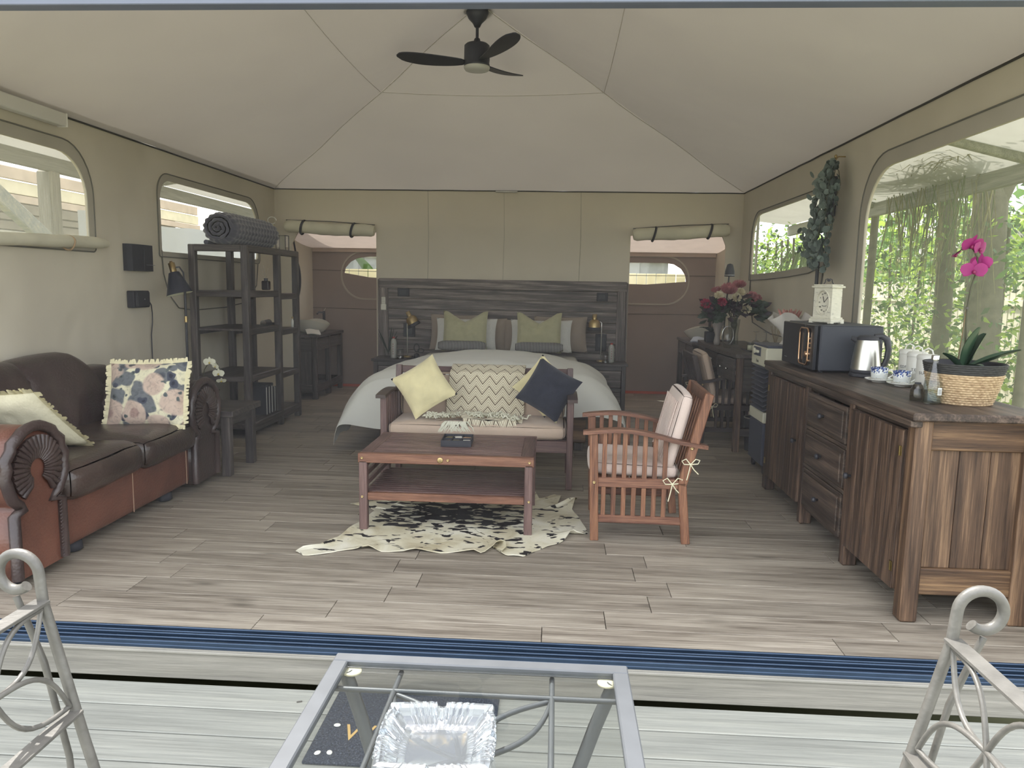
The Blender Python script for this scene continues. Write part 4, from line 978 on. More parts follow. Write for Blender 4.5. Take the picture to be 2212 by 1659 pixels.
# ---- cowhide rug
def hide_mat():
    k = N('cowhide'); k.set(Roughness=0.85)
    v = k.coords(rand=False); n1 = k.n('TexNoise', i_Scale=13.0, i_Detail=2.5, i_Distortion=0.5)
    mp = k.n('Mapping'); mp.inputs['Scale'].default_value = (0.75, 1.5, 1); k.l(v, mp.inputs[0]); k.l(mp.outputs[0], n1.inputs['Vector'])
    n0 = k.n('TexNoise', i_Scale=1.7, i_Detail=1.0); k.l(v, n0.inputs['Vector'])
    gr = k.n('TexGradient', gradient_type='SPHERICAL'); m3 = k.n('Mapping'); m3.inputs['Location'].default_value = (0.10, -0.30, 0); m3.inputs['Scale'].default_value = (1.45, 2.1, 1); k.l(v, m3.inputs[0]); k.l(m3.outputs[0], gr.inputs[0])
    a = k.n('Math', operation='MULTIPLY_ADD'); a.inputs[1].default_value = 0.24; k.l(gr.outputs['Fac'], a.inputs[0]); k.l(n1.outputs[0], a.inputs[2])
    mask = k.ramp(a.outputs[0], [(0.598, (0, 0, 0, 1)), (0.615, (1, 1, 1, 1))])
    n2 = k.n('TexNoise', i_Scale=4.0, i_Detail=5.0, i_Distortion=1.0); k.l(v, n2.inputs['Vector'])
    fur = k.ramp(n2.outputs[0], [(0.3, S(178, 166, 134)), (0.5, S(212, 206, 180)), (0.7, S(226, 222, 204))])
    mx = k.n('MixRGB'); mx.inputs[2].default_value = S(30, 25, 26); k.l(mask, mx.inputs[0]); k.l(fur, mx.inputs[1]); k.l(mx.outputs[0], k.b.inputs['Base Color'])
    n3 = k.n('TexNoise', i_Scale=120.0); k.l(v, n3.inputs['Vector']); k.bump(n3.outputs[0], 0.3, 0.004); return k.m
OUT = [(-1.377, 3.848), (-1.32, 3.80), (-1.235, 3.81), (-1.16, 3.88), (-1.08, 3.90), (-1.0, 3.93), (-0.92, 3.90), (-0.80, 3.90), (-0.70, 3.925), (-0.60, 3.91), (-0.49, 3.935), (-0.38, 3.92), (-0.32, 3.97), (-0.26, 4.06), (-0.245, 3.99), (-0.27, 3.93), (-0.23, 3.91), (-0.15, 3.905), (-0.115, 3.95), (-0.06, 4.03), (0.0, 4.09), (0.07, 4.17), (0.13, 4.28), (0.18, 4.29), (0.215, 4.33), (0.20, 4.45), (0.17, 4.62), (0.13, 4.78), (0.165, 4.92), (0.10, 4.90), (0.03, 4.86), (0.06, 5.10), (0.02, 5.14), (-0.03, 5.06), (-0.09, 5.02), (-0.14, 5.30), (-0.30, 5.22), (-0.5, 5.20), (-0.75, 5.16), (-1.0, 5.13), (-1.12, 5.10), (-1.27, 5.02), (-1.22, 4.93), (-1.13, 4.87), (-1.25, 4.80), (-1.33, 4.76), (-1.20, 4.72), (-1.13, 4.62), (-1.16, 4.42), (-1.20, 4.25), (-1.22, 4.10), (-1.29, 3.96)]
cx, cy0 = -0.56, 4.48; n = len(OUT); g = G(); vs = [(cx, cy0, 0.006)]; R_ = 10; den = []
for i in range(n):
    for q in range(3):
        a, b = OUT[i], OUT[(i + 1) % n]; den.append((a[0] + (b[0] - a[0]) * q / 3 + 0.006 * nz(i * 3 + q, 2), a[1] + (b[1] - a[1]) * q / 3 + 0.006 * nz(i * 3 + q, 9)))
m = len(den)
for r in range(1, R_ + 1):
    s = (r / R_) ** 0.8
    for i, p in enumerate(den):
        edge = max(0, (s - 0.86) / 0.14); lift = 0.0
        for (ex, ey, hh, w) in ((-0.30, 4.02, 0.050, 0.07), (0.10, 4.27, 0.045, 0.06), (-1.02, 3.93, 0.02, 0.06), (-0.74, 3.92, 0.022, 0.05), (-0.42, 3.93, 0.022, 0.04), (0.14, 4.88, 0.06, 0.07), (-1.33, 3.9, 0.02, 0.04)):
            dd = (p[0] - ex) ** 2 + (p[1] - ey) ** 2; lift = max(lift, hh * math.exp(-dd / w ** 2))
        under = (p[0] > -1.2 and 4.1 < p[1] < 5.0)
        vs.append((cx + (p[0] - cx) * s, cy0 + (p[1] - cy0) * s, 0.006 + edge * (lift + 0.003 + 0.003 * sin(i * 1.3)) + 0.002 * nz(p[0] * s * 6, p[1] * s * 6)))
fs = [(0, 1 + i, 1 + (i + 1) % m) for i in range(m)] + [(1 + (r - 1) * m + i, 1 + r * m + i, 1 + r * m + (i + 1) % m, 1 + (r - 1) * m + (i + 1) % m) for r in range(1, R_) for i in range(m)]
g.add(vs, fs, True); nv = len(vs); g.add([(x, y_, max(0.0005, z - 0.005)) for x, y_, z in vs], fs, True)
g.add(vs[-m:] + [(x, y_, max(0.0005, z - 0.005)) for x, y_, z in vs[-m:]], [(i, (i + 1) % m, m + (i + 1) % m, m + i) for i in range(m)], True)
g.xf(Matrix.Translation((-cx, -cy0, 0)))
one('cowhide_rug', g, hide_mat(), 'black-speckled cream cowhide rug under the coffee table', 'rug', loc=(cx, cy0, 0))

# ---- tray box on the coffee table
t = T('compartment_tray', 'small black wooden box with six compartments of sachets on the coffee table', 'tray', (-0.60, 4.60, 0.465), radians(2))
g = G().box((0, 0, 0.004), (0.185, 0.21, 0.008), 0.001)
for (c, d) in (((0, -.102, .022), (.185, .006, .036)), ((0, .102, .022), (.185, .006, .036)), ((-.09, 0, .022), (.006, .2, .036)), ((.09, 0, .022), (.006, .2, .036)), ((-.03, 0, .02), (.004, .2, .03)), ((.03, 0, .02), (.004, .2, .03)), ((0, 0, .02), (.178, .004, .03))): g.box(c, d, .001)
O('box', g, M_blackmatte, t)
pk = [plain('white sachet', (225, 222, 210), .6, var=.03), plain('tan sachet', (170, 140, 110), .6, var=.05), plain('olive sachet', (120, 112, 80), .6, var=.05)]
rr = random.Random(2)
for i, x in enumerate((-.06, 0, .06)):
    for j, y_ in enumerate((-.052, .052)):
        for q in range(3):
            O('sachet', G().box((0, 0, 0), (.046, .062, .004), .001), pk[(i + j + q * 2) % 3] if q else pk[(i * 2 + j) % 2], t, loc=(x + rr.uniform(-.003, .003), y_ + rr.uniform(-.015, .015), .013 + .006 * q), rot=(rr.uniform(-.12, .12), rr.uniform(-.1, .1), rr.uniform(-.3, .3)))

# ---- ceiling fan
fan = T('ceiling_fan', 'dark three-blade ceiling fan with a round light hanging from the tent apex', 'ceiling fan', (-0.68, 6.22, 3.20))
M_fan = plain('fan grey-black', (72, 74, 84), 0.45, var=0.04)
M_fanb = plain('fan blade', (66, 68, 78), 0.5, var=0.06)
O('mount_plate', G().lathe([(0, .395), (.12, .395), (.12, .41), (0, .41)], 24), M_fan, fan)
O('canopy', G().lathe([(0, .40), (.085, .40), (.088, .365), (.070, .325), (.035, .290), (.022, .262), (0, .26)], 28), M_fan, fan)
O('down_rod', G().lathe([(.012, .14), (.012, .28)], 12).lathe([(.035, .13), (.022, .175), (.014, .18)], 16), M_fan, fan)
O('motor_housing', G().lathe([(0, .135), (.085, .135), (.100, .122), (.102, .02), (.098, -.015), (.102, -.02), (.102, -.035), (0, -.035)], 36), M_fan, fan)
O('light_diffuser', G().lathe([(.101, -.036), (.103, -.045), (.095, -.062), (.06, -.070), (0, -.072)], 36), plain('frosted diffuser', (205, 205, 200), 0.4, var=0), fan)
for a in (181, 61, -59):
    g = G(); A = radians(a)
    def bl(u, v, top):
        r = 0.09 + 0.55 * u; w = 0.045 + 0.20 * (u ** 0.55) * (1 - u ** 5) ** .7 if u < 1 else 0.02
        s = (v - .5) * w; pitch = radians(13) * (1 - .4 * u); x, y_ = r, s * cos(pitch) + 0.06 * u * (1 - u)
        z = 0.0 + s * sin(pitch) + 0.045 * u * u + (0.004 if top else -0.004)
        return Vector((x * cos(A) - y_ * sin(A), x * sin(A) + y_ * cos(A), z))
    g.grid(lambda u, v: bl(u, v, True), 18, 6); g.grid(lambda u, v: bl(u, v, False), 18, 6)
    g.grid(lambda u, v: bl(u, 0, v > .5), 18, 1); g.grid(lambda u, v: bl(u, 1, v > .5), 18, 1); g.grid(lambda u, v: bl(1, u, v > .5), 6, 1)
    O('blade', g, M_fanb, fan)

# ---- black boxes on the left wall
t = T('distribution_box', 'large black square breaker box with a curved cover on the left wall', 'breaker box', (XL, 5.975, 1.62))
g = G(); pr = [(-.19, 0), (-.19, .03), (-.15, .055), (0, .068), (.15, .055), (.185, .03), (.185, 0)]
g.add([(0.001 + b, a, z) for z in (-.105, .105) for a, b in pr], [(i, i + 1, i + 8, i + 7) for i in range(6)] + [tuple(range(7)), tuple(range(7, 14))]); O('cover', g, M_blackmatte, t)
O('cover_edge', G().tube([(.072, -.01, -.10), (.073, -.01, .0), (.07, .0, .06), (.062, -.01, .10)], .003, 6), M_black, t); O('latch_line', G().box((.068, .09, -.055), (.006, .13, .004), .001), plain('grey highlight plastic', (120, 120, 128), .3, var=0), t)
t = T('socket_box', 'smaller black socket box with a cable hanging on the left wall', 'socket box', (XL, 5.925, 1.29))
O('box', G().box((.03, 0, 0), (.058, .235, .135), .006), M_blackmatte, t); O('lid', G().box((.062, .02, 0), (.008, .18, .115), .003), M_black, t); O('rib', G().box((.064, -.085, 0), (.008, .012, .125), .002), M_black, t)
O('indicator_lamp', G().ell((.067, .03, .0), (.003, .004, .004), 8, 6), plain('pale lamp', (210, 210, 210), .4, var=0), t)
cb = [(.03, .12, -.01), (.03, .15, -.012), (.03, .19, -.05), (.025, .21, -.12), (.02, .215, -.2), (.015, .20, -.3), (.015, .20, -.5), (.015, .22, -.66), (.02, .24, -.80)]
O('cable', G().tube(cb, .005, 6), M_black, t)

# ---- floor lamp
t = T('floor_lamp', 'slim black floor lamp with a black cone shade and brass cap beside the shelf', 'lamp', (-3.09, 6.14, 0))
O('base', G().lathe([(0, 0), (.12, 0), (.12, .012), (.02, .022), (0, .022)], 24), M_black, t)
O('pole', G().tube([(0, 0, .02), (0, 0, 1.45)], .010, 10), M_black, t); O('pole_joint', G().tube([(0, 0, 1.10), (0, 0, 1.15)], .013, 10), M_brass, t)
O('arm', G().tube([(0, 0, 1.43), (-.005, -.005, 1.51), (-.03, -.02, 1.555), (-.065, -.03, 1.55)], .007, 8), M_black, t)
Rs = Matrix.Rotation(radians(-14), 3, 'Y')
sh_ = O('lamp_shade', G().lathe([(.105, -.13), (.042, .05), (.030, .055), (0, .055)], 32, (0, 0, 0), Rs), plain('black shade', (46, 48, 60), .35, var=0), t, loc=(-.06, -.03, 1.46))
O('shade_lining', G().lathe([(.103, -.129), (.040, .048), (0, .048)], 32, (0, 0, 0), Rs), plain('cream lining', (215, 215, 190), .5, var=0), sh_)
O('bulb', G().ell(Rs @ Vector((0, 0, -.04)), (.026, .026, .035), 12, 8), plain('opal bulb', (225, 222, 205), .3, var=0), sh_)
O('brass_cap', G().lathe([(.027, .05), (.027, .13), (.012, .135), (.012, .145), (0, .145)], 20, (0, 0, 0), Rs), M_brass, sh_)

# ---- things on the shelf unit
def wool():
    k = N('chunky grey plush'); k.set(Roughness=0.95, Sheen_Weight=0.6); k.b.inputs['Base Color'].default_value = S(84, 84, 98); return k.m
M_wool = wool()
t = T('rolled_blanket', 'thick rolled charcoal bobbled blanket lying on top of the shelf unit', 'blanket', (-3.03, 7.22, zt))
def rollf(u, v):
    a = 2 * pi * u; y_ = -0.56 + 1.12 * v; r = 0.142 * (1 - 0.25 * max(0, abs(2 * v - 1) - .88) / .12) + 0.017 * abs(sin(a * 8)) * abs(sin(v * pi * 15)) + 0.006
    return Vector((r * cos(a) * 1.05, y_, 0.146 + r * 0.92 * sin(a)))
g = G().grid(rollf, 108, 72, wrapu=True)
O('blanket_roll', g, M_wool, t)
g = G(); pts = []
for i in range(90):
    a = i * 0.22; r = 0.13 - 0.0014 * i; pts.append((r * cos(a), -0.56 - 0.008 * sin(i * 1.1), 0.146 + r * 0.92 * sin(a)))
g.tube(pts, [0.013 + 0.003 * sin(i * 1.9) for i in range(90)], 7); O('spiral_end', g, M_wool, t)
g = G(); g.tube([(0.02 * sin(i), -0.60 + 0.02 * i, 0.022) for i in range(6)], 0.02, 8); O('loose_end', G().tube([(-.14, -.5 + .09 * i, .022) for i in range(12)], .022, 8), M_wool, t)
O('tag', G().box((.05, .60, .245), (.04, .004, .05), .001), plain('yellow tag', (214, 208, 160), .7, var=0), t)
O('tag_string', G().tube([(.05 + .045 * cos(a), .61, .31 + .035 * sin(a)) for a in [i * pi / 8 for i in range(15)]], .004, 6), plain('white string', (215, 215, 210), .5, var=0), t)
t = T('glass_lantern', 'small square glass lantern behind the rolled blanket', 'lantern', (-2.90, 7.90, zt))
g = G()
for x in (-.05, .05):
    for y_ in (-.05, .05): g.tube([(x, y_, .0), (x, y_, .16)], .004, 6)
for z in (.004, .16): g.tube([(-.05, -.05, z), (.05, -.05, z), (.05, .05, z), (-.05, .05, z)], .004, 6, closed=True)
O('frame', g, M_black, t); O('glass_pane', G().box((0, 0, .08), (.095, .095, .15)), M_gthin, t)
t = T('reed_diffuser', 'dark reed diffuser bottle with sticks on the upper shelf', 'diffuser', (-2.90, 7.42, 1.365))
O('bottle', G().box((0, 0, .045), (.07, .07, .09), .008), plain('dark amber glass', (38, 32, 34), .08, var=0), t); O('neck', G().lathe([(.02, .09), (.018, .105), (.022, .115), (0, .115)], 14), M_black, t)
g = G()
for (dx, dy) in ((-.05, -.03), (-.035, .02), (-.02, .0), (.02, .03)): g.tube([(0, 0, .1), (dx, dy, .24)], .0022, 5)
O('reeds', g, plain('pale reed', (190, 182, 165), .7, var=0), t)
for i, (y_, w, lab) in enumerate(((7.18, .05, 'nearest'), (7.25, .05, 'second'), (7.32, .05, 'third'))):
    t = T('ring_binder', 'black ring binder with a white striped spine on the bottom shelf, %s of the three' % lab, 'binder', (-2.935, y_, .145), group='ring binders on the shelf')
    O('cover', G().box((0, 0, .15), (.22, w, .30), .004), M_blackmatte, t); O('spine_label', G().box((.112, -.012, .14), (.002, .018, .27), .0005), plain('label white', (205, 205, 200), .6, var=0), t); O('spine_label', G().box((.112, 0, .285), (.002, w * .9, .022), .0005), M_blackmatte, t)
for i in range(3):
    one('book', G().box((0, 0, .125), (.17, .022, .25), .002).box((.0865, 0, .125), (.002, .010, .23)), [plain('white-lined black book', (60, 60, 64) if i != 1 else (190, 190, 186), .5, var=0) if i != 1 else plain('pale book', (185, 185, 180), .6, var=0)], ('thin black book right of the binders, farthest', 'thin pale book standing between two black books', 'thin black book leaning next to the last binder')[2 - i] if i != 1 else 'thin pale book standing between two black books', 'book', loc=(-2.92, 7.42 - .025 * (i - 1) * -1, .145), group='thin books beside the binders')
t = T('hair_dryer', 'black folded hair dryer lying on the middle shelf', 'hair dryer', (-2.92, 7.50, 1.0))
O('barrel', G().tube([(0, -.13, .035), (0, .02, .035)], [.028, .034], 14), M_black, t); O('handle', G().tube([(0, 0, .03), (.02, .10, .02), (.03, .2, .015)], .014, 8), M_black, t); O('chrome_ring', G().tube([(0, -.132, .035), (0, -.124, .035)], .030, 14), M_chrome, t)
t = T('lotion_bottle', 'little white bottle at the right edge of the middle shelf', 'bottle', (-2.81, 7.90, .97)); O('body', G().lathe([(0, 0), (.014, 0), (.014, .07), (.008, .08), (.008, .105), (0, .105)], 12), M_white, t); O('cap', G().lathe([(.009, .09), (.009, .112), (0, .112)], 10), M_brass, t)

# ---- orchid helper
def orchid_flower(parent, c, R, s, mats, mi0=0):
    g = G()
    for (a, L, w) in ((90, 1.0, .5), (210, .95, .48), (330, .95, .48)):
        A = radians(a); g.grid(lambda u, v, A=A, L=L, w=w: Vector(c) + R @ (Vector((cos(A) * u * L - sin(A) * (v - .5) * w * sin(pi * min(.97, u * .9 + .08)), 0.06 - .12 * u * u, sin(A) * u * L + cos(A) * (v - .5) * w * sin(pi * min(.97, u * .9 + .08)))) * s), 6, 4)
    for a in (12, 168):
        A = radians(a); g.grid(lambda u, v, A=A: Vector(c) + R @ (Vector((cos(A) * u * 1.08 - sin(A) * (v - .5) * 1.15 * sin(pi * min(.96, u * .8 + .12)) ** .8, -.04 - .10 * sin(u * 3), sin(A) * u * 1.08 + cos(A) * (v - .5) * 1.15 * sin(pi * min(.96, u * .8 + .12)) ** .8)) * s), 7, 5)
    f = O('flower', g, mats[0], parent)
    O('lip', G().ell(Vector(c) + R @ Vector((0, -.16 * s, -.12 * s)), (s * .16, s * .2, s * .2), 8, 6), mats[1], f)
    return f
def strap_leaf(parent, p0, d, L, w, bend, mat, name='leaf', curl=.25):
    p0 = Vector(p0); d = Vector(d).normalized(); side = d.cross(Vector((0, 0, 1))).normalized()
    def fn(u, v, o=0):
        q = p0 + d * L * u + Vector((0, 0, -bend * u * u)); ww = w * sin(pi * min(.985, u * .86 + .10)) ** .7
        n_ = side.cross(d).normalized()
        return q + side * (v - .5) * ww + n_ * (abs(v - .5) * 2) ** 1.3 * ww * curl + n_ * o
    g = G().grid(fn, 14, 4).grid(lambda u, v: fn(u, v, -.0025), 14, 4)
    return O(name, g, mat, parent)
M_orchw = plain('white petal', (224, 222, 200), .6, var=.03, translucent=.2); M_orchl = plain('yellow lip', (190, 170, 90), .5, var=.1)
M_orchp = plain('magenta petal', (166, 48, 122), .5, var=.12, vs=20, translucent=.25); M_orchpl = plain('dark magenta lip', (130, 30, 80), .4, var=.1)
M_stem = plain('plant stem', (74, 74, 54), .6, var=.1); M_leafd = plain('dark orchid leaf', (46, 70, 52), .35, var=.12, coat=.2)
t = T('white_orchid', 'white potted orchid half hidden behind the sofa arm on the side table', 'orchid', (-2.68, 5.58, .4985))
O('pot', G().lathe([(0, 0), (.045, 0), (.058, .11), (.052, .11), (.045, .02), (0, .02)], 20), M_blackmatte, t)
O('stem', G().tube([(0, 0, .05), (-.02, 0, .16), (0.0, 0, .27), (.05, -.01, .345), (.10, -.01, .33), (.14, -.01, .26)], .003, 6), M_stem, t)
orchid_flower(t, (.055, -.025, .335), RZ(.2), .042, (M_orchw, M_orchl)); orchid_flower(t, (.10, -.025, .305), RZ(-.3) @ RY(.3), .030, (M_orchw, M_orchl)); orchid_flower(t, (.125, -.03, .25), RZ(.1), .042, (M_orchw, M_orchl)); orchid_flower(t, (.14, -.02, .195), RZ(.5) @ RX(.7), .034, (M_orchw, M_orchl))
strap_leaf(t, (-.0, 0, .10), (-.5, -.1, .9), .13, .06, .03, M_leafd); strap_leaf(t, (0, 0, .10), (-.9, .1, .5), .15, .06, .06, M_leafd); strap_leaf(t, (0, 0, .1), (.7, .5, .4), .12, .055, .04, M_leafd)
# ================================================================== AROUND THE BED
for lbl, x, z, w, h in (('black socket plate high on the left of the headboard', -1.83, 1.35, .14, .10), ('black socket plate high on the right of the headboard', .53, 1.335, .13, .095), ('black double socket low behind the left bedside lamp', -1.76, .90, .14, .16), ('black double socket low behind the right bedside lamp', .53, .80, .13, .20)):
    t = T('wall_socket', lbl, 'socket', (x, 8.966, z), group='black sockets on the headboard')
    O('plate', G().box((0, -.006, 0), (w, .012, h), .003), M_blackmatte, t); O('insert', G().box((-.0, -.013, 0), (w * .6, .004, h * .6), .001), M_black, t)
t = T('fan_remote', 'slim white remote control in a holder on the left edge of the headboard', 'remote', (-2.065, 8.94, 1.205))
O('holder', G().box((0, -.008, -.035), (.062, .022, .07), .004), plain('pvc white', (214, 212, 200), .5, var=0), t); O('body', G().box((0, -.012, .01), (.046, .016, .15), .004), plain('pvc white', (214, 212, 200), .5), t)
for r_ in range(4):
    for c_ in range(3): O('button', G().box((-.012 + .012 * c_, -.021, .07 - .02 * r_), (.006, .003, .006), .001), M_seam, t)
def bedlamp(lbl, x, y_, head, tilt):
    t = T('bedside_lamp', lbl, 'lamp', (x, y_, .59), group='brass bedside lamps')
    O('base', G().lathe([(0, 0), (.05, 0), (.05, .02), (.0, .024)], 20), M_brass, t); O('pole', G().tube([(0, 0, .02), (0, 0, .40)], .007, 8).tube([(0, 0, .40), (0, 0, .45), (head[0] * .3, 0, .47), (head[0] * .7, head[1] * .7, .465)], .006, 8), M_chrome, t)
    R = RY(tilt); h = O('lamp_shade', G().lathe([(.072, -.07), (.066, -.05), (.066, .0), (.05, .03), (.03, .04), (0, .042)], 24, head, R), M_brass, t)
    O('shade_rim', G().lathe([(.078, -.085), (.074, -.06), (.066, -.05)], 24, head, R), M_blackmatte, h)
    O('cap', G().lathe([(.026, .04), (.026, .10), (0, .102)], 16, head, R), M_brass, h)
    O('bulb', G().ell(Vector(head) + R @ Vector((0, 0, -.05)), (.028, .028, .03), 10, 8), plain('bulb glass', (215, 210, 200), .1, var=0), h)
bedlamp('brass bedside lamp with its head tipped towards the left pillows', -1.74, 8.74, (.055, -.04, .45), radians(-28))
bedlamp('brass bedside lamp with its head straight down, right nightstand', .52, 8.74, (-.085, -.02, .45), 0)
M_frost = plain('frosted bottle', (190, 190, 182), .35, var=.03, translucent=.3); M_red = plain('red cap', (170, 70, 66), .5, var=0)
for lbl, x, h in (('frosted water bottle with a red cap on the left nightstand', -1.885, .245), ('frosted water bottle with a red cap on the right nightstand', .635, .225)):
    t = T('water_bottle', lbl, 'bottle', (x, 8.66, .591), group='bedside water bottles')
    O('body', G().lathe([(0, 0), (.034, 0), (.036, .01), (.035, h * .75), (.028, h * .86), (.012, h * .93), (.012, h * .95)], 18), M_frost, t); O('cap', G().lathe([(.015, h * .93), (.015, h), (0, h)], 14), M_red, t)
    for q in range(5): O('printed_letter', G().box((.0, -.0355, .05 + q * .028), (.008, .001, .014)), plain('red print', (160, 110, 100), .6, var=0), t)
for lbl, x in (('upturned drinking glass beside the left bedside lamp', -1.80), ('upturned drinking glass beside the right bedside lamp', .57)):
    t = T('drinking_glass', lbl, 'glass', (x, 8.63, .591), group='bedside glasses')
    O('glass', G().lathe([(.036, 0), (.040, .02), (.038, .08), (.030, .125), (0, .135)], 20, rip=lambda a, z: .05 * sin(10 * a) * (z < .1)), glass_thin('cut glass', (.82, .83, .83, 1), 1.6), t); O('facets', G().tube([(.037 * cos(a), .037 * sin(a), .012 + .008 * sin(a * 5)) for a in [i * pi / 20 for i in range(40)]], .0025, 5, closed=True), M_chrome, t)
t = T('spiky_plant', 'dark spiky plant in a small glass on the left nightstand', 'plant', (-1.98, 8.78, .591))
O('pot', G().lathe([(0, 0), (.04, 0), (.045, .09), (.04, .09), (.035, .02), (0, .02)], 18), M_gthin, t)
rr = random.Random(8)
for i in range(11):
    a = rr.random() * 2 * pi; strap_leaf(t, (0, 0, .04), (cos(a) * .5, sin(a) * .3, 1), .22 + .12 * rr.random(), .016, .02, plain('dark spiky leaf', (44, 54, 48), .5, var=.1))
t = T('black_ornament', 'small black wire ornament at the left edge of the duvet', 'ornament', (-1.62, 8.68, .591)); O('loop', G().tube([(0.03 * cos(a), 0, .12 + .045 * sin(a)) for a in [i * pi / 8 for i in range(17)]], .006, 6), M_black, t); O('loop', G().tube([(.05 + 0.035 * cos(a), 0, .09 + .022 * sin(a)) for a in [i * pi / 8 for i in range(17)]], .006, 6), M_black, t); O('base', G().lathe([(0, 0), (.04, 0), (.03, .05), (0, .06)], 14), M_black, t)

# ================================================================== WASH ROOM BEHIND THE DOORWAYS
def cabinet(lbl, x0, x1, y0, y1, face):
    t = TB('basin_cabinet', lbl, 'cabinet', ((x0 + x1) / 2, (y0 + y1) / 2, 0)); cx, cy_ = (x0 + x1) / 2, (y0 + y1) / 2
    it = [('top', (cx, cy_, .785), (x1 - x0 + .03, y1 - y0 + .03, .035), M_espy), ('bottom_board', (cx, cy_, .10), (x1 - x0, y1 - y0, .03), M_espy)]
    for x in (x0 + .03, x1 - .03):
        for y_ in (y0 + .03, (y0 + y1) / 2, y1 - .03): it.append(('post', (x, y_, .385), (.06, .06, .77), M_espz))
    for y_ in (y0 + .02, y1 - .02): it += [('end_rail', (cx, y_, .68), (x1 - x0 - .06, .025, .16), M_espx), ('end_rail', (cx, y_, .14), (x1 - x0 - .06, .025, .08), M_espx)]
    fx = x1 - .015 if face > 0 else x0 + .015
    it += [('drawer', (fx, y0 + .30, .68), (.022, .46, .15), M_espy), ('drawer', (fx, y1 - .30, .68), (.022, .46, .15), M_espy), ('lower_rail', (fx, cy_, .14), (.025, y1 - y0 - .06, .08), M_espy), ('end_panel', (cx, y0 + .03, .40), (x1 - x0 - .1, .01, .46), M_espz)]
    boxes(t, it); return t
cabinet('dark wooden basin cabinet inside the left doorway', -3.36, -2.95, 9.12, 10.26, 1)
cabinet('dark wooden basin cabinet inside the right doorway', 1.64, 2.06, 9.12, 10.26, -1)
M_basin = plain('cream glazed basin', (200, 198, 186), .25, var=.02, coat=.4)
def basin(lbl, x, y_, rz):
    def f(u, v, inn):
        a = 2 * pi * u; rim = .145 + .035 * cos(2 * a); zz = rim * v; r = (.075 + .115 * v ** .55) - (.008 if inn else 0)
        return Vector((r * cos(a) * .95, r * sin(a) * 1.25, max(zz, .008 if inn else 0)))
    g = G().grid(lambda u, v: f(u, v, 0), 36, 10, wrapu=True).grid(lambda u, v: f(u, v, 1), 36, 10, wrapu=True).lathe([(0, 0), (.075, 0)], 20).lathe([(0, .01), (.07, .01)], 20)
    one('wash_basin', g, M_basin, lbl, 'basin', loc=(x, y_, .803), rz=rz)
basin('cream oval vessel basin on the left cabinet', -3.12, 9.46, radians(85)); basin('cream oval vessel basin on the right cabinet', 1.83, 9.55, radians(80))
def tap(lbl, x, y_):
    t = T('basin_tap', lbl, 'tap', (x, y_, .803)); O('riser', G().tube([(0, 0, 0), (0, 0, .27)], .018, 10), M_black, t); O('spout', G().tube([(0, 0, .25), (-.04, -.10, .26), (-.05, -.13, .235)], .011, 8), M_black, t); O('lever', G().tube([(0, 0, .27), (.02, .02, .31)], .008, 6), M_chrome, t)
tap('tall black basin tap behind the left basin', -3.08, 9.86); tap('tall black basin tap behind the right basin', 1.98, 9.9)
M_cloth = plain('white face cloth', (218, 218, 214), .9, var=.03); M_clothb = plain('pale blue cloth', (186, 196, 212), .9, var=.03)
def cloth(lbl, x, y_, z, rz, m):
    g = G().grid(lambda u, v: Vector(((u - .5) * .17, (v - .5) * .13, .012 + .05 * v + .008 * sin(u * 5))), 8, 8).grid(lambda u, v: Vector(((u - .5) * .16, (v - .5) * .12, .002 + .045 * v + .006 * sin(u * 5))), 8, 8)
    one('face_cloth', g, m, lbl, 'cloth', loc=(x, y_, z), rz=rz)
cloth('folded white face cloth before the left basin', -3.02, 9.22, .803, .5, M_cloth); cloth('folded pale blue face cloth before the right basin', 1.72, 9.24, .803, -.5, M_clothb)
t = T('round_mirror', 'round mirror on a black strap hanging on the left wash room wall', 'mirror', (XL + .03, 9.50, 1.48))
O('glass', G().lathe([(0, 0), (.29, 0), (.29, .006), (0, .006)], 40, (0, 0, 0), RY(pi / 2)), plain('mirror glass', (150, 150, 150), .08, 1.0, var=0), t)
O('rim', G().tube([(.004, .30 * cos(a), .30 * sin(a)) for a in [i * pi / 20 for i in range(40)]], .010, 6, closed=True), M_black, t)
O('strap', G().tube([(.005, -.20, .21), (.0, -.02, .60)], .012, 6), M_strap, t); O('strap', G().tube([(.005, .20, .21), (.0, .02, .60)], .012, 6), M_strap, t); O('hook', G().ell((0.01, 0, .60), (.02, .02, .02), 8, 6), M_black, t)
t = T('potted_sprig', 'small dark potted plant behind the left basin', 'plant', (-3.20, 9.80, .803)); O('pot', G().lathe([(0, 0), (.035, 0), (.045, .08), (0, .08)], 16), M_blackmatte, t)
for i in range(8): a = i * .8; strap_leaf(t, (0, 0, .07), (cos(a), sin(a), 1.2), .13, .03, .03, plain('dull green leaf', (72, 84, 66), .5))

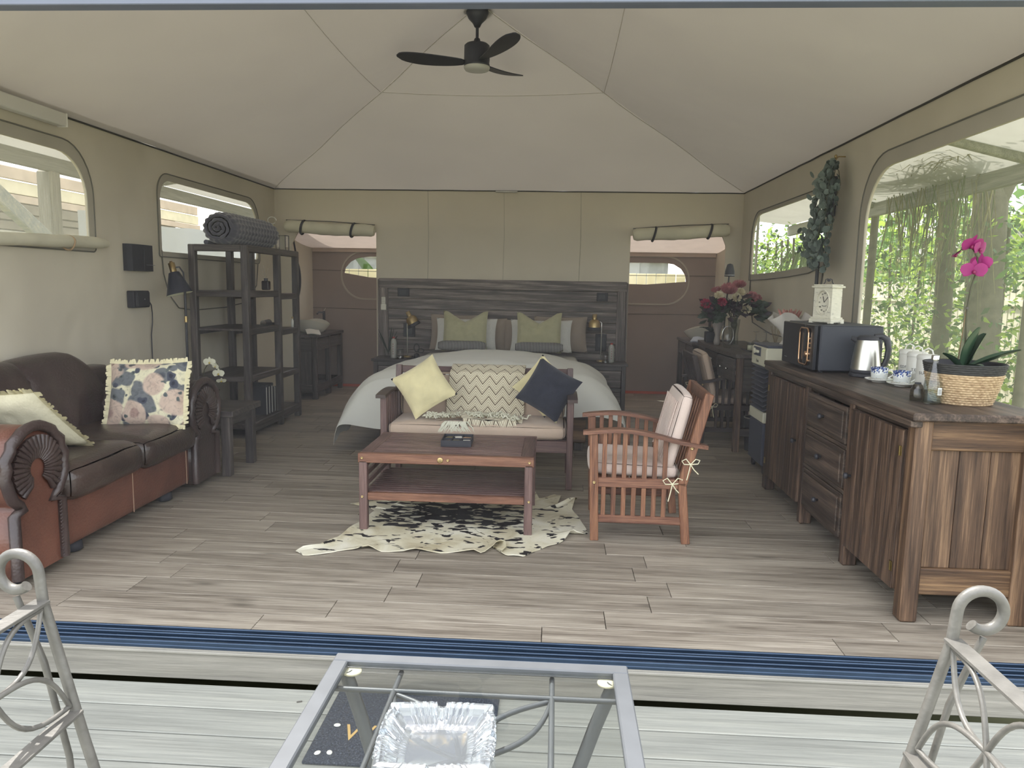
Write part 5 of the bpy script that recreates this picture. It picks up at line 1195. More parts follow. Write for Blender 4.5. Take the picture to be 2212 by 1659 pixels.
# ================================================================== DRESSING TABLE AND ITS THINGS
dt = TB('dressing_table', 'dark wooden bow-front dressing table with three small drawers near the right wall', 'table', (1.84, 7.60, 0))
DX0, DX1, DY0, DY1 = 1.60, 2.09, 6.72, 8.50
g = G(); ol = [(DX0 - .02 - .05 * sin(pi * i / 16), DY0 - .02 + (DY1 - DY0 + .04) * i / 16) for i in range(17)] + [(DX1, DY1 + .02), (DX1, DY0 - .02)]
g.plate(ol, [], .035, lambda u, v, w: (u, v, .85 + w)); O('top', g, M_espy, dt, W=True)
boxes(dt, [('leg', (x, y_, .425), (.055, .055, .85), M_rusz) for x in (DX0 + .03, DX1 - .03) for y_ in (DY0 + .03, DY1 - .03)] +
      [('end_rail', (1.845, DY0 + .03, .81), (.40, .03, .07), M_espx), ('end_rail', (1.845, DY0 + .03, .58), (.40, .03, .06), M_espx), ('end_rail', (1.845, DY0 + .03, .18), (.40, .03, .07), M_espx), ('end_panel', (1.845, DY0 + .045, .69), (.40, .01, .2), M_espx), ('end_rail', (1.845, DY1 - .03, .70), (.40, .03, .28), M_espx), ('back_rail', (DX1 - .02, 7.6, .7), (.02, 1.7, .28), M_espy)])
for i in range(3):
    yc = 7.03 + .575 * i; d = O('drawer', G().box((0, 0, 0), (.022, .53, .20 if i != 1 else .13), .004), M_espy, dt, loc=(DX0 - .012 - 1.84 - (.03 if i == 1 else .015), yc - 7.60, .735 if i != 1 else .77), rot=(0, 0, (-.06, 0, .06)[i] * -1))
    knob('drawer_knob', d, (-.012, -.10, 0), (0, -pi / 2, 0), M_chrome, .012, 'small glass knob'); knob('drawer_knob', d, (-.012, .10, 0), (0, -pi / 2, 0), M_chrome, .012, 'small glass knob')
t = T('waste_bin', 'black round waste bin with a pale rim under the dressing table', 'bin', (1.84, 6.86, 0))
O('body', G().lathe([(0, 0), (.10, 0), (.115, .30), (.11, .30), (.095, .02), (0, .02)], 24), M_blackmatte, t); O('rim', G().tube([(.115 * cos(a), .115 * sin(a), .302) for a in [i * pi / 14 for i in range(28)]], .005, 6, closed=True), plain('pale rim', (160, 156, 146), .5, var=0), t)
# bouquet
bq = T('flower_bouquet', 'large bouquet of proteas and roses in a tall glass vase on the dressing table', 'flowers', (1.76, 7.62, .886))
O('vase', G().lathe([(0, 0), (.05, 0), (.055, .01), (.045, .12), (.06, .27), (.057, .27), (.042, .12), (.05, .015), (0, .015)], 24), M_gthin, bq)
M_rose_w = plain('cream rose', (220, 212, 184), .7, var=.05, translucent=.15); M_rose_r = plain('raspberry rose', (158, 58, 84), .7, var=.15, vs=30); M_rose_p = plain('dusky pink bloom', (172, 112, 116), .7, var=.15, vs=30); M_prot = plain('pink protea bract', (178, 118, 122), .7, var=.12, vs=30); M_bl = plain('dark bouquet leaf', (62, 76, 62), .5, var=.2)
M_bld = plain('plum foliage', (70, 56, 66), .6, var=.2)
def rose(c, r, m, R=Matrix.Identity(3)):
    g = G(); rr = random.Random(int(abs(c[0]) * 999) + int(c[2] * 777))
    for ring_, (n_, rad, hh, op) in enumerate(((3, .25, .75, .1), (5, .5, .7, .35), (6, .78, .55, .75), (7, 1.0, .35, 1.15))):
        for i in range(n_):
            a0 = 2 * pi * i / n_ + ring_ * .6; wd = 2 * pi / n_ * .75
            g.grid(lambda u, v: Vector(c) + R @ (Vector((cos(a0 + (u - .5) * wd) * rad * (.35 + .65 * v ** op), sin(a0 + (u - .5) * wd) * rad * (.35 + .65 * v ** op), hh * v - .35 - .12 * abs(u - .5) * 2 * v + (.06 * sin(u * 9))))) * r, 4, 4)
    return O('rose', g, m, bq)
def protea(c, r, R):
    g = G()
    for ring_, (n_, rad, L) in enumerate(((10, .3, 1.0), (14, .55, 1.05), (16, .8, .95), (16, 1.0, .75))):
        for i in range(n_):
            a = 2 * pi * i / n_ + ring_ * .3; d = Vector((cos(a), sin(a), 0))
            b0 = d * rad * .35; tip = d * rad + Vector((0, 0, L)); sd = Vector((-sin(a), cos(a), 0)) * .16; md = (b0 + tip) / 2 + d * .22
            g.add([Vector(c) + R @ (p * r) for p in (b0 - sd * .5, b0 + sd * .5, md + sd, tip, md - sd)], [(0, 1, 2, 3, 4)])
    g.ell(Vector(c) + R @ Vector((0, 0, r * .35)), (r * .4, r * .4, r * .5), 10, 6); return O('protea', g, M_prot, bq)
def LP(px_x, dy, z): return (px_x - 1.76, dy, z - .886)
FW = Matrix.Rotation(radians(62), 3, 'X')
protea(LP(1.67, -.08, 1.42), .085, Matrix.Rotation(radians(35), 3, 'X')); protea(LP(1.80, .05, 1.47), .07, Matrix.Rotation(radians(20), 3, 'X')); protea(LP(1.58, .02, 1.42), .055, Matrix.Rotation(radians(-15), 3, 'Y'))
for (x, dy, z, r, m) in ((1.455, -.10, 1.31, .055, M_rose_r), (1.50, -.06, 1.29, .045, M_rose_p), (1.575, -.12, 1.39, .048, M_rose_w), (1.53, -.03, 1.355, .035, M_rose_w), (1.60, -.16, 1.33, .048, M_rose_r), (1.745, -.12, 1.375, .05, M_rose_w), (1.80, -.04, 1.43, .045, M_rose_w), (1.90, -.10, 1.385, .06, M_rose_p), (1.83, -.16, 1.27, .056, M_rose_w), (1.70, -.10, 1.29, .05, M_bld), (1.98, .02, 1.37, .045, M_rose_p), (1.75, -.05, 1.29, .055, M_bld)): rose(LP(x, dy, z), r, m, FW)
g = G(); rr = random.Random(31)
def leaf_quad(g, p, d, L, w, up=None):
    d = Vector(d).normalized(); s = d.cross(Vector((rr.uniform(-1, 1), rr.uniform(-1, 1), rr.uniform(-.3, 1)))); s = s.normalized() if s.length > 1e-4 else Vector((1, 0, 0)); p = Vector(p); nn = d.cross(s)
    g.add([p, p + d * L * .35 + s * w * .5 + nn * w * .12, p + d * L * .75 + s * w * .38, p + d * L, p + d * L * .75 - s * w * .38, p + d * L * .35 - s * w * .5 + nn * w * .12, p + d * L * .5 - nn * w * .1], [(0, 1, 6), (1, 2, 6), (2, 3, 6), (3, 4, 6), (4, 5, 6), (5, 0, 6)])
g2 = G()
for i in range(190):
    a = rr.random() * 2 * pi; r = .06 + .22 * rr.random() ** .7; x = r * cos(a) * 1.15; y_ = r * sin(a) * .6; z = .34 + .10 * rr.random() - .35 * max(0, r - .16) + rr.uniform(-.05, .06)
    leaf_quad(g if i % 2 else g2, (x * .8 - .02, y_, z), (cos(a), sin(a) * .7 - .3, rr.uniform(-.5, .6)), .09 + .05 * rr.random(), .05 + .02 * rr.random())
for i in range(40):
    leaf_quad(g, (-.24 + .08 * rr.random(), -.05, .28 + .05 * rr.random()), (rr.uniform(-1, .6), -.4, rr.uniform(-.4, .3)), .10, .06)
for gg, mm in ((g, M_bl), (g2, M_bld)): f = O('foliage', gg, mm, bq); f['kind'] = 'stuff'
g = G()
for i in range(14): a = i * .45; g.tube([(.02 * cos(a), .02 * sin(a), .02), (.03 * cos(a + 2), .03 * sin(a + 2), .22), (.12 * cos(a), .07 * sin(a), .42)], .0035, 5)
O('stems', g, M_stem, bq)
t = T('dark_potted_plant', 'dark leafy plant in a black square pot at the back of the dressing table', 'plant', (1.66, 8.22, .886)); O('pot', G().box((0, 0, .055), (.12, .12, .11), .006), M_blackmatte, t)
for i in range(16): a = i * 1.1; strap_leaf(t, (0, 0, .10), (cos(a), sin(a), .9), .17, .05, .06, plain('dim green leaf', (52, 64, 54), .5, var=.15))
t = T('round_glass_vase', 'round clear glass ornament left of the bouquet vase', 'vase', (1.66, 7.42, .886)); O('glass', G().lathe([(0, 0), (.03, 0), (.055, .05), (.06, .11), (.04, .18), (.03, .20)], 24), glass_thin('smoky glass', (.8, .8, .8, 1), 1.6), t); O('glass_loop', G().tube([(.055 * cos(a), 0, .12 + .09 * sin(a)) for a in [i * pi / 10 for i in range(20)]], .004, 6, closed=True), M_chrome, t)
t = T('pale_ceramic_vase', 'pale curved ceramic vase standing behind the glass ornament', 'vase', (1.64, 7.80, .886)); O('body', G().lathe([(0, 0), (.03, 0), (.035, .03), (.022, .10), (.05, .19), (.062, .24), (.05, .28), (.0, .29)], 20), plain('dim beige glaze', (150, 142, 136), .5, var=.03), t)
for lbl, x, y_ in (('upturned stemmed wine glass, left one of the pair on the tray', 1.855, 7.13), ('upturned stemmed wine glass, right one of the pair on the tray', 1.935, 7.08)):
    t = T('wine_glass', lbl, 'glass', (x, y_, .896), group='upturned wine glasses'); O('bowl', G().lathe([(.034, 0), (.042, .04), (.035, .075), (.006, .095), (.004, .16), (.034, .170), (0, .172)], 20), glass_thin('wine glass', (.8, .8, .8, 1), 1.7), t)
one('black_tray', G().box((0, 0, .005), (.22, .34, .010), .003), M_black, 'flat black tray under the candle and glasses', 'tray', loc=(1.87, 7.12, .886))
t = T('candle_jar', 'small glass jar candle on the black tray', 'candle', (1.79, 7.06, .896)); O('wax', G().lathe([(0, .002), (.026, .002), (.026, .045), (0, .045)], 16), M_cream, t); O('jar', G().lathe([(0, 0), (.03, 0), (.032, .07), (.030, .07), (.028, .004)], 18), M_gthin, t)
t = T('reed_sticks', 'bundle of pale reed sticks in a dark jar beside the cooler', 'diffuser', (1.99, 6.98, .886)); O('jar', G().box((0, 0, .04), (.06, .06, .08), .006), M_black, t); g = G()
for i in range(9): a = i * .7; g.tube([(0, 0, .06), (.05 * cos(a), .04 * sin(a), .24)], .002, 5)
O('sticks', g, plain('tan reed', (150, 136, 112), .7, var=0), t)
t = T('black_desk_lamp', 'tall thin black lamp with a glossy head rising behind the bouquet', 'lamp', (1.82, 8.36, .886)); O('base', G().lathe([(0, 0), (.06, 0), (.06, .015), (0, .02)], 18), M_black, t); O('pole', G().tube([(0, 0, .01), (.03, 0, .70)], .008, 8), M_black, t)
O('lamp_head', G().lathe([(.055, -.08), (.05, -.02), (.03, .05), (.0, .06)], 20, (.035, 0, .78)), M_black, t); O('chrome_ring', G().tube([(.035 + .052 * cos(a), .052 * sin(a), .715) for a in [i * pi / 9 for i in range(18)]], .005, 6, closed=True), M_chrome, t)

# ================================================================== AIR COOLER
ac = TB('air_cooler', 'tall air cooler with a cream top, grey louvres and dark tank', 'air cooler', (1.80, 6.11, 0))
M_acw = plain('cream plastic', (212, 210, 190), .45, var=.02); M_acg = plain('slate louvre', (72, 74, 86), .45, var=.04); M_act = plain('slate tank', (70, 74, 90), .45, var=.04)
AX0, AX1, AY0, AY1 = 1.63, 1.97, 5.91, 6.32
def AB(nm, c, d, m, ch=.006, lab=None, R=None): return O(nm, G().box((0, 0, 0), d, ch, R), m, ac, loc=tuple(Vector(c) - Vector(ac['o'])), label=lab)
AB('tank', ((AX0 + AX1) / 2, (AY0 + AY1) / 2, .24), (AX1 - AX0, AY1 - AY0, .34), M_act, .012); AB('band', ((AX0 + AX1) / 2, (AY0 + AY1) / 2, .455), (AX1 - AX0 + .01, AY1 - AY0 + .01, .085), M_acw, .008)
AB('core', ((AX0 + AX1) / 2 + .03, (AY0 + AY1) / 2, .67), (AX1 - AX0 - .06, AY1 - AY0 - .02, .36), M_acw, .004); AB('top_housing', ((AX0 + AX1) / 2, (AY0 + AY1) / 2, .925), (AX1 - AX0 + .02, AY1 - AY0 + .02, .155), M_acw, .012)
AB('lid', ((AX0 + AX1) / 2, (AY0 + AY1) / 2, 1.012), (AX1 - AX0, AY1 - AY0, .022), M_act, .006); AB('grille_back', (AX0 + .045, (AY0 + AY1) / 2 - .01, .67), (.03, AY1 - AY0 - .07, .36), M_blackmatte)
for i in range(10): AB('louvre', (AX0 + .012, (AY0 + AY1) / 2 - .015, .52 + .037 * i), (.055, AY1 - AY0 - .03, .008), M_acg, .002, R=RY(radians(-28)))
AB('control_panel', (AX0 - .012, 6.15, .962), (.006, .20, .07), M_act, .002)
for i, (y_, r) in enumerate(((6.21, .022), (6.155, .011), (6.125, .011), (6.095, .011))): O('dial', G().lathe([(r, 0), (r, .014), (0, .016)], 16, (0, 0, 0), RY(-pi / 2)), M_acw, ac, loc=(AX0 - .015 - 1.80, y_ - 6.11, .962))
text('brand_script', 'Elwin', .034, M_seam, ac, (AX0 - .0112 - 1.80, .03, .885), (pi / 2, 0, -pi / 2))
O('socket', G().lathe([(.018, 0), (.014, .01), (0, .01)], 14, (0, 0, 0), RX(pi / 2)), M_black, ac, loc=(.03, AY0 - .011 - 6.11, .90)); O('power_cord', G().tube([(.03, -.215, .90), (.05, -.235, .88), (.065, -.235, .80), (.07, -.225, .6), (.07, -.225, .1)], .006, 6), M_black, ac)
for x in (AX0 + .04, AX1 - .04):
    for y_ in (AY0 + .04, AY1 - .04): O('caster', G().tube([(-.012, 0, .03), (.012, 0, .03)], .03, 14).box((0, 0, .062), (.03, .03, .02), .003), M_blackmatte, ac, loc=(x - 1.80, y_ - 6.11, 0))
t = T('wrapped_bouquet', 'small bouquet wrapped in white paper standing on the air cooler', 'flowers', (1.84, 6.12, 1.024))
g = G(); 
def wr(u, v):
    a = 2 * pi * u; r = .055 - .022 * sin(min(v * 3.2, 1) * pi * .9) if v < .3 else .036 + (v - .3) * .135; r *= 1 + .16 * sin(a * 5 + v * 4) * v
    return Vector((r * cos(a) * 1.15, r * sin(a), .225 * v * (1 + .14 * sin(a * 3 + 1) * v)))
g.grid(wr, 40, 14, wrapu=True); O('paper_wrap', g, plain('white wrapping paper', (218, 214, 208), .7, var=.04, translucent=.2), t)
O('pink_ribbon', G().tube([(.042 * cos(a), .036 * sin(a), .075) for a in [i * pi / 9 for i in range(18)]], .006, 6, closed=True), plain('pink ribbon', (206, 150, 146), .6, var=0), t)
g = G(); rr = random.Random(12)
for i in range(46):
    a = rr.random() * 6.28; leaf_quad(g, (.06 * cos(a) * rr.random(), .06 * sin(a) * rr.random(), .20), (cos(a) * .6, sin(a) * .6, 1), .07 + .03 * rr.random(), .022)
f = O('dried_flowers', g, plain('dried pink flowers', (170, 118, 108), .8, var=.3, vs=40), t); f['kind'] = 'stuff'
one('paper_sticker', G().lathe([(0, 0), (.012, 0), (.012, .001), (0, .001)], 14), M_blackmatte, 'tiny black round sticker on the white wrapping paper', 'sticker', loc=(1.835, 6.015, 1.205), rot=(pi / 2 - .25, 0, 0))

# ================================================================== ON THE SIDEBOARD
ZS = .9425
mw = TB('microwave', 'black microwave with a copper handle loop on the far end of the sideboard', 'microwave', (1.81, 5.09, ZS))
MX0, MX1, MY0, MY1, MH = 1.60, 2.02, 4.76, 5.42, .30
def MB_(nm, c, d, m, ch=.004): return O(nm, G().box((0, 0, 0), d, ch), m, mw, loc=(c[0] - 1.81, c[1] - 5.09, c[2]))
M_mw = plain('black microwave shell', (50, 53, 62), .5, var=.03); M_mwd = plain('black glass door', (34, 35, 42), .25, var=0)
MB_('body', (1.82, 5.09, .155), (MX1 - MX0 - .04, MY1 - MY0, MH - .015), M_mw, .008); MB_('door', (MX0 + .006, 5.18, .155), (.024, .46, MH - .02), M_mwd, .005); MB_('control_strip', (MX0 + .006, 4.855, .155), (.024, .18, MH - .02), M_mwd, .005)
lp = rrect(-.085, .085, .04, .27, .035, 6); O('handle', G().tube([(MX0 - .014 - 1.81, 4.93 - 5.09 + p[0], p[1]) for p in lp], .0065, 8, closed=True), M_copper, mw)
for z in (.21, .18, .15, .07): MB_('button', (MX0 - .010, 4.85, z), (.012, .035, .012), M_copper, .002)
O('dial', G().lathe([(.02, 0), (.018, .022), (0, .024)], 18, (0, 0, 0), RY(-pi / 2)), M_copper, mw, loc=(MX0 - .006 - 1.81, 4.86 - 5.09, .11)); MB_('door_mark', (MX0 - .0065, 5.32, .055), (.001, .05, .004), plain('grey print', (150, 150, 150), .5, var=0), 0)
for x in (MX0 + .06, MX1 - .06):
    for y_ in (MY0 + .05, MY1 - .05): O('foot', G().lathe([(0, 0), (.015, 0), (.015, .01), (0, .01)], 10), M_blackmatte, mw, loc=(x - 1.81, y_ - 5.09, 0))
# mantel clock
M_dist = None
k = N('distressed white paint'); k.set(Roughness=.7); v = k.coords((3, 3, 14)); n1 = k.n('TexNoise', i_Scale=9.0, i_Detail=6.0); k.l(v, n1.inputs['Vector']); k.l(k.ramp(n1.outputs[0], [(.30, S(150, 148, 138)), (.37, S(210, 207, 192)), (.8, S(226, 222, 206))]), k.b.inputs['Base Color']); M_dist = k.m
ck = T('mantel_clock', 'distressed white mantel clock with an oval dial on top of the microwave', 'clock', (1.735, 4.985, ZS + .301), radians(63 - 90 - 0) * 1.0)
ck.rotation_euler[2] = math.atan2(-.45, -.89) + pi / 2     # the dial faces local -y
def CB(nm, c, d, m=None, ch=.003): return O(nm, G().box((0, 0, 0), d, ch), m or M_dist, ck, loc=c)
CB('plinth', (0, 0, .018), (.185, .115, .022)); 
for x in (-.078, .078):
    for y_ in (-.043, .043): CB('foot', (x, y_, .008), (.03, .03, .016))
CB('base_moulding', (0, 0, .034), (.172, .104, .012)); CB('crown_moulding', (0, 0, .232), (.178, .112, .012)); CB('top_board', (0, 0, .243), (.158, .094, .010))
O('case', G().plate([(-.075, .04), (.075, .04), (.075, .226), (-.075, .226)], [[(.055 * cos(a), .133 + .078 * sin(a)) for a in [i * pi / 16 for i in range(32)]]], .085, lambda u, v, w: (u, -.042 + w, v)), M_dist, ck)
O('dial', G().plate([(.056 * cos(a), .133 + .079 * sin(a)) for a in [i * pi / 16 for i in range(32)]], [], .003, lambda u, v, w: (u, -.025 + w, v)), plain('clock dial', (214, 210, 196), .6, var=.02), ck)
O('dial_rim', G().tube([(.056 * cos(a), -.043, .133 + .079 * sin(a)) for a in [i * pi / 16 for i in range(32)]], .004, 6, closed=True), M_dist, ck)
for i, s_ in enumerate(('XII', 'I', 'II', 'III', 'IIII', 'V', 'VI', 'VII', 'VIII', 'IX', 'X', 'XI')):
    a = pi / 2 - i * pi / 6; text('numeral', s_, .014, M_blackmatte, ck, (.040 * cos(a), -.0265, .133 + .058 * sin(a)), (pi / 2, a - pi / 2 if False else 0, 0))
O('hour_hand', G().beam((0, -.028, .133), (-.012, -.028, .172), .001, .005, 0, up=(0, 1, 0)), M_blackmatte, ck); O('minute_hand', G().beam((0, -.029, .133), (.030, -.029, .168), .001, .004, 0, up=(0, 1, 0)), M_blackmatte, ck)
O('dial_ornament', G().tube([(-.018, -.027, .115), (-.008, -.027, .108), (0, -.027, .111), (.008, -.027, .108), (.018, -.027, .115)], .0015, 5), M_blackmatte, ck)
# black metal finial above clock
t = T('wire_ornament', 'small black scrolled wire ornament standing on the mantel clock', 'ornament', (1.735, 4.985, ZS + .5495)); g = G()
for s in (-1, 1): g.tube([(s * .03, 0, 0.003), (s * .022, 0, .014), (s * .02, 0, .03), (s * .008, 0, .036), (0, 0, .028)], .003, 6)
g.ell((0, 0, .026), (.012, .008, .009), 10, 6); O('scrolls', g, M_blackmatte, t)
# kettle
kt = T('kettle', 'brushed steel kettle with a black lid, handle and base before the microwave', 'kettle', (1.865, 4.635, ZS))
O('base', G().lathe([(0, 0), (.092, 0), (.094, .012), (.086, .022), (0, .022)], 32), M_blackmatte, kt); O('body', G().lathe([(.086, .042), (.080, .10), (.066, .205), (.062, .222)], 36), M_steel, kt); O('lower_band', G().lathe([(0, .022), (.084, .022), (.088, .028), (.087, .044), (0, .044)], 32), M_blackmatte, kt)
O('lid', G().lathe([(.063, .220), (.060, .234), (.045, .246), (0, .250)], 28), M_blackmatte, kt); O('spout', G().tube([(-.05, .02, .215), (-.085, .03, .23)], [.022, .012], 10), M_blackmatte, kt)
O('handle', G().tube([(.035, -.01, .240), (.075, -.015, .246), (.105, -.02, .225), (.118, -.02, .17), (.112, -.02, .11), (.095, -.018, .065), (.078, -.015, .05)], [.014, .016, .016, .015, .014, .014, .012], 10, flat=1.2), M_black, kt)
O('handle_root', G().tube([(.066, -.01, .20), (.07, -.01, .10), (.08, -.01, .05)], [.016, .014, .014], 8), M_black, kt); O('water_gauge', G().box((.098, -.028, .055), (.014, .006, .03), .002), M_frost, kt)
# cups and saucers
def bluecup():
    k = N('blue floral china'); k.set(Roughness=.2, Coat_Weight=.4); tc = k.n('TexCoord'); sp = k.n('SeparateXYZ'); k.l(tc.outputs['Object'], sp.inputs[0])
    n_ = k.n('TexVoronoi', i_Scale=95.0); k.l(tc.outputs['Object'], n_.inputs['Vector']); gt = k.n('MapRange'); gt.inputs['From Min'].default_value = .030; gt.inputs['From Max'].default_value = .068; gt.inputs['To Min'].default_value = .16; gt.inputs['To Max'].default_value = .62; k.l(sp.outputs[2], gt.inputs[0])
    lt = k.n('Math', operation='LESS_THAN'); k.l(n_.outputs['Distance'], lt.inputs[0]); k.l(gt.outputs[0], lt.inputs[1])
    n2 = k.n('TexNoise', i_Scale=70.0); k.l(tc.outputs['Object'], n2.inputs['Vector']); blue = k.ramp(n2.outputs[0], [(.4, S(30, 44, 96)), (.6, S(84, 112, 178))])
    mx = k.n('MixRGB'); mx.inputs[1].default_value = S(220, 224, 222); k.l(lt.outputs[0], mx.inputs[0]); k.l(blue, mx.inputs[2]); k.l(mx.outputs[0], k.b.inputs['Base Color']); return k.m
M_cup = bluecup()
for lbl, x, y_, rz in (('blue-flowered white teacup on a saucer, farther from the glass bottle', 1.835, 4.365, -.5), ('blue-flowered white teacup on a saucer, nearer the glass bottle', 1.885, 4.195, -.4)):
    s_ = T('saucer', lbl.replace('teacup on a saucer', 'saucer under a teacup'), 'saucer', (x, y_, ZS), 0, 'blue floral saucers')
    O('plate', G().lathe([(0, 0), (.035, 0), (.038, .005), (.070, .014), (.076, .020), (.073, .021), (.038, .009), (0, .008)], 36), M_white, s_); O('foot_ring', G().tube([(.035 * cos(a), .035 * sin(a), .002) for a in [i * pi / 12 for i in range(24)]], .002, 5, closed=True), M_white, s_)
    c_ = T('teacup', lbl, 'cup', (x, y_, ZS + .0095), rz, 'blue floral teacups')
    O('bowl', G().lathe([(0, 0), (.032, 0), (.040, .006), (.044, .03), (.047, .074), (.045, .074), (.041, .03), (.036, .01), (0, .008)], 36), M_cup, c_)
    O('handle', G().tube([(.045, 0, .062), (.062, 0, .064), (.074, 0, .052), (.068, 0, .032), (.045, 0, .016)], .0042, 8), M_white, c_)
    sp_ = T('teaspoon', 'small steel teaspoon lying on the saucer of the %s cup' % ('farther' if x < 1.86 else 'nearer'), 'spoon', (x - .045, y_ - .035, ZS + .019), 0, 'teaspoons')
    O('bowl', G().ell((-.012, .0, .004), (.014, .009, .004), 12, 6), M_steel, sp_); O('stem', G().tube([(0, 0, .005), (.03, -.018, .005), (.052, -.032, .002)], .0025, 6), M_steel, sp_)
# canisters
M_can = plain('white enamel', (206, 205, 198), .35, var=.02, coat=.2)
cdir = math.atan2(-4.3, -2.0) + pi / 2
for s_, x, y_, lbl in (('COFFEE', 2.03, 4.45, 'white enamel canister lettered COFFEE, behind the teacups'), ('TEA', 2.0, 4.285, 'white enamel canister lettered TEA, middle of the row'), ('SUGAR', 1.975, 4.115, 'white enamel canister lettered SUGAR, nearest of the row')):
    t = T('storage_canister', lbl, 'canister', (x, y_, ZS), radians(-32), 'lettered canisters')
    O('body', G().lathe([(0, 0), (.050, 0), (.052, .004), (.052, .158), (.050, .160), (0, .160)], 32), M_can, t); O('lid', G().lathe([(.054, .158), (.054, .172), (.046, .182), (0, .186)], 32), M_can, t)
    O('lid_handle', G().tube([(-.024, 0, .184), (-.018, 0, .205), (0, 0, .215), (.018, 0, .205), (.024, 0, .184)], .004, 8), M_can, t)
    n_ = len(s_)
    for i, ch in enumerate(s_):
        a = -pi / 2 + (i - (n_ - 1) / 2) * .27; text('letter_' + ch.lower(), ch, .021, M_blackmatte, t, (.0524 * cos(a), .0524 * sin(a), .085), (pi / 2, 0, a + pi / 2))
# bottles
M_bott = glass_thin('bottle glass', (.92, .95, .95, 1), 1.9, .02)
t = T('glass_bottle', 'clear glass water bottle with a silver cap beside the woven basket', 'bottle', (1.735, 3.545, ZS))
O('body', G().lathe([(0, .002), (.036, .002), (.040, .010), (.040, .075), (.036, .11), (.020, .165), (.0145, .19), (.0145, .205)], 32), M_bott, t); O('water', G().lathe([(0, .006), (.036, .008), (.0365, .07), (.033, .105), (0, .105)], 28), glass_thin('water', (.86, .90, .90, 1), 1.33), t)
O('cap', G().lathe([(.017, .203), (.0175, .222), (.015, .225), (0, .225)], 20), M_chrome, t); lb = O('label', G().box((0, 0, 0), (.020, .001, .034)), plain('paper label', (215, 218, 216), .6, var=0), t, loc=(.012, -.0405, .062), rot=(0, 0, .2))
for i in range(8): O('bar_line', G().box((0, -.0008, -.012 + .003 * i), (.014, .0006, .0012)), M_seam, lb)
t = T('dark_glass_jar', 'low dark glass jar peeping out behind the clear bottle', 'jar', (1.712, 3.64, ZS)); O('body', G().lathe([(0, .001), (.030, .001), (.032, .02), (.030, .05), (.020, .075), (.014, .08)], 24), glass_thin('smoked glass', (.55, .53, .5, 1), 1.7), t); O('stopper', G().lathe([(.014, .079), (.014, .086), (0, .086)], 16), M_blackmatte, t)
# tin with black lidded pan
t = T('biscuit_tin', 'round tan tin under the black pan behind the basket', 'tin', (2.0, 3.885, ZS)); O('body', G().lathe([(0, 0), (.078, 0), (.078, .10), (0, .10)], 28), plain('tan tin', (196, 182, 140), .4, var=.1), t); O('lid_rim', G().tube([(.079 * cos(a), .079 * sin(a), .098) for a in [i * pi / 14 for i in range(28)]], .003, 6, closed=True), M_brass, t)
t = T('black_pan', 'flat black lidded pan with a short handle behind the woven basket', 'pan', (2.0, 3.885, ZS + .1025)); O('body', G().lathe([(0, 0), (.074, 0), (.082, .035), (.084, .045), (.078, .05), (0, .055)], 28), M_blackmatte, t); O('pan_handle', G().tube([(-.07, -.02, .035), (-.105, -.07, .04), (-.10, -.10, .03)], [.014, .012, .01], 8), M_blackmatte, t)
# basket with magenta orchid
bk_ = T('woven_basket', 'natural woven seagrass basket with a black upper band on the sideboard', 'basket', (1.895, 3.60, ZS))
def wk(u, v, z0=0, z1=.19, amp=.0035, nr=22):
    a = 2 * pi * u; h = z0 + (z1 - z0) * v; r = .118 + .052 * (h / .19) ** .8; r += amp * abs(sin(v * pi * nr)) + amp * .8 * sin(a * 46 + int(v * nr) * pi) * abs(sin(v * pi * nr))
    return Vector((r * cos(a), r * sin(a), h))
def basket_mat(name, a, b):
    k = N(name); k.set(Roughness=.85); v = k.coords((14, 14, 60), rand=False); n1 = k.n('TexNoise', i_Scale=3.0, i_Detail=3.0); k.l(v, n1.inputs['Vector']); k.l(k.ramp(n1.outputs[0], [(.3, S(*a)), (.7, S(*b))]), k.b.inputs['Base Color']); return k.m
O('woven_body', G().grid(lambda u, v: wk(u, v, 0, .142, .004, 13), 184, 65, wrapu=True).lathe([(0, .002), (.118, .002)], 24), basket_mat('seagrass', (146, 120, 90), (204, 180, 144)), bk_)
O('black_band', G().grid(lambda u, v: wk(u, v, .142, .19, .003, 5), 140, 25, wrapu=True), basket_mat('black seagrass', (40, 40, 40), (66, 66, 64)), bk_); O('inner_rim', G().lathe([(.168, .188), (.158, .186), (.15, .12), (0, .11)], 40), M_blackmatte, bk_)
oc = T('magenta_orchid', 'magenta moth orchid with one tall stem growing in the basket', 'orchid', (1.895, 3.60, ZS + .11))
O('inner_pot', G().lathe([(0, .002), (.08, .002), (.09, .05), (0, .052)], 24), M_blackmatte, oc)
O('stem', G().tube([(0, 0, .05), (-.008, 0, .20), (-.012, 0, .32), (-.004, 0, .42), (.012, 0, .49), (.01, -.005, .56), (-.02, -.01, .60), (-.06, -.015, .60), (-.095, -.02, .575)], [.004] * 6 + [.003] * 3, 7), M_stem, oc); O('support_stake', G().tube([(-.035, 0, .05), (-.012, .003, .34)], .0022, 6), plain('stake', (120, 100, 70), .7, var=0), oc)
O('stem_clip', G().tube([(-.012, .0, .325), (-.012, .0, .335)], .008, 8), M_seam, oc)
for (c, R, s) in (((-.015, -.03, .50), RZ(radians(-12)) @ RX(.1), .052), ((.03, -.005, .535), RZ(radians(-50)) @ RX(.1), .045), ((-.035, -.03, .615), RZ(radians(15)) @ RX(.5), .052), ((.005, -.02, .60), RZ(radians(35)) @ RX(.2), .046), ((-.095, -.02, .575), RZ(radians(70)) @ RX(.9), .042)): orchid_flower(oc, c, R, s, (M_orchp, M_orchpl))
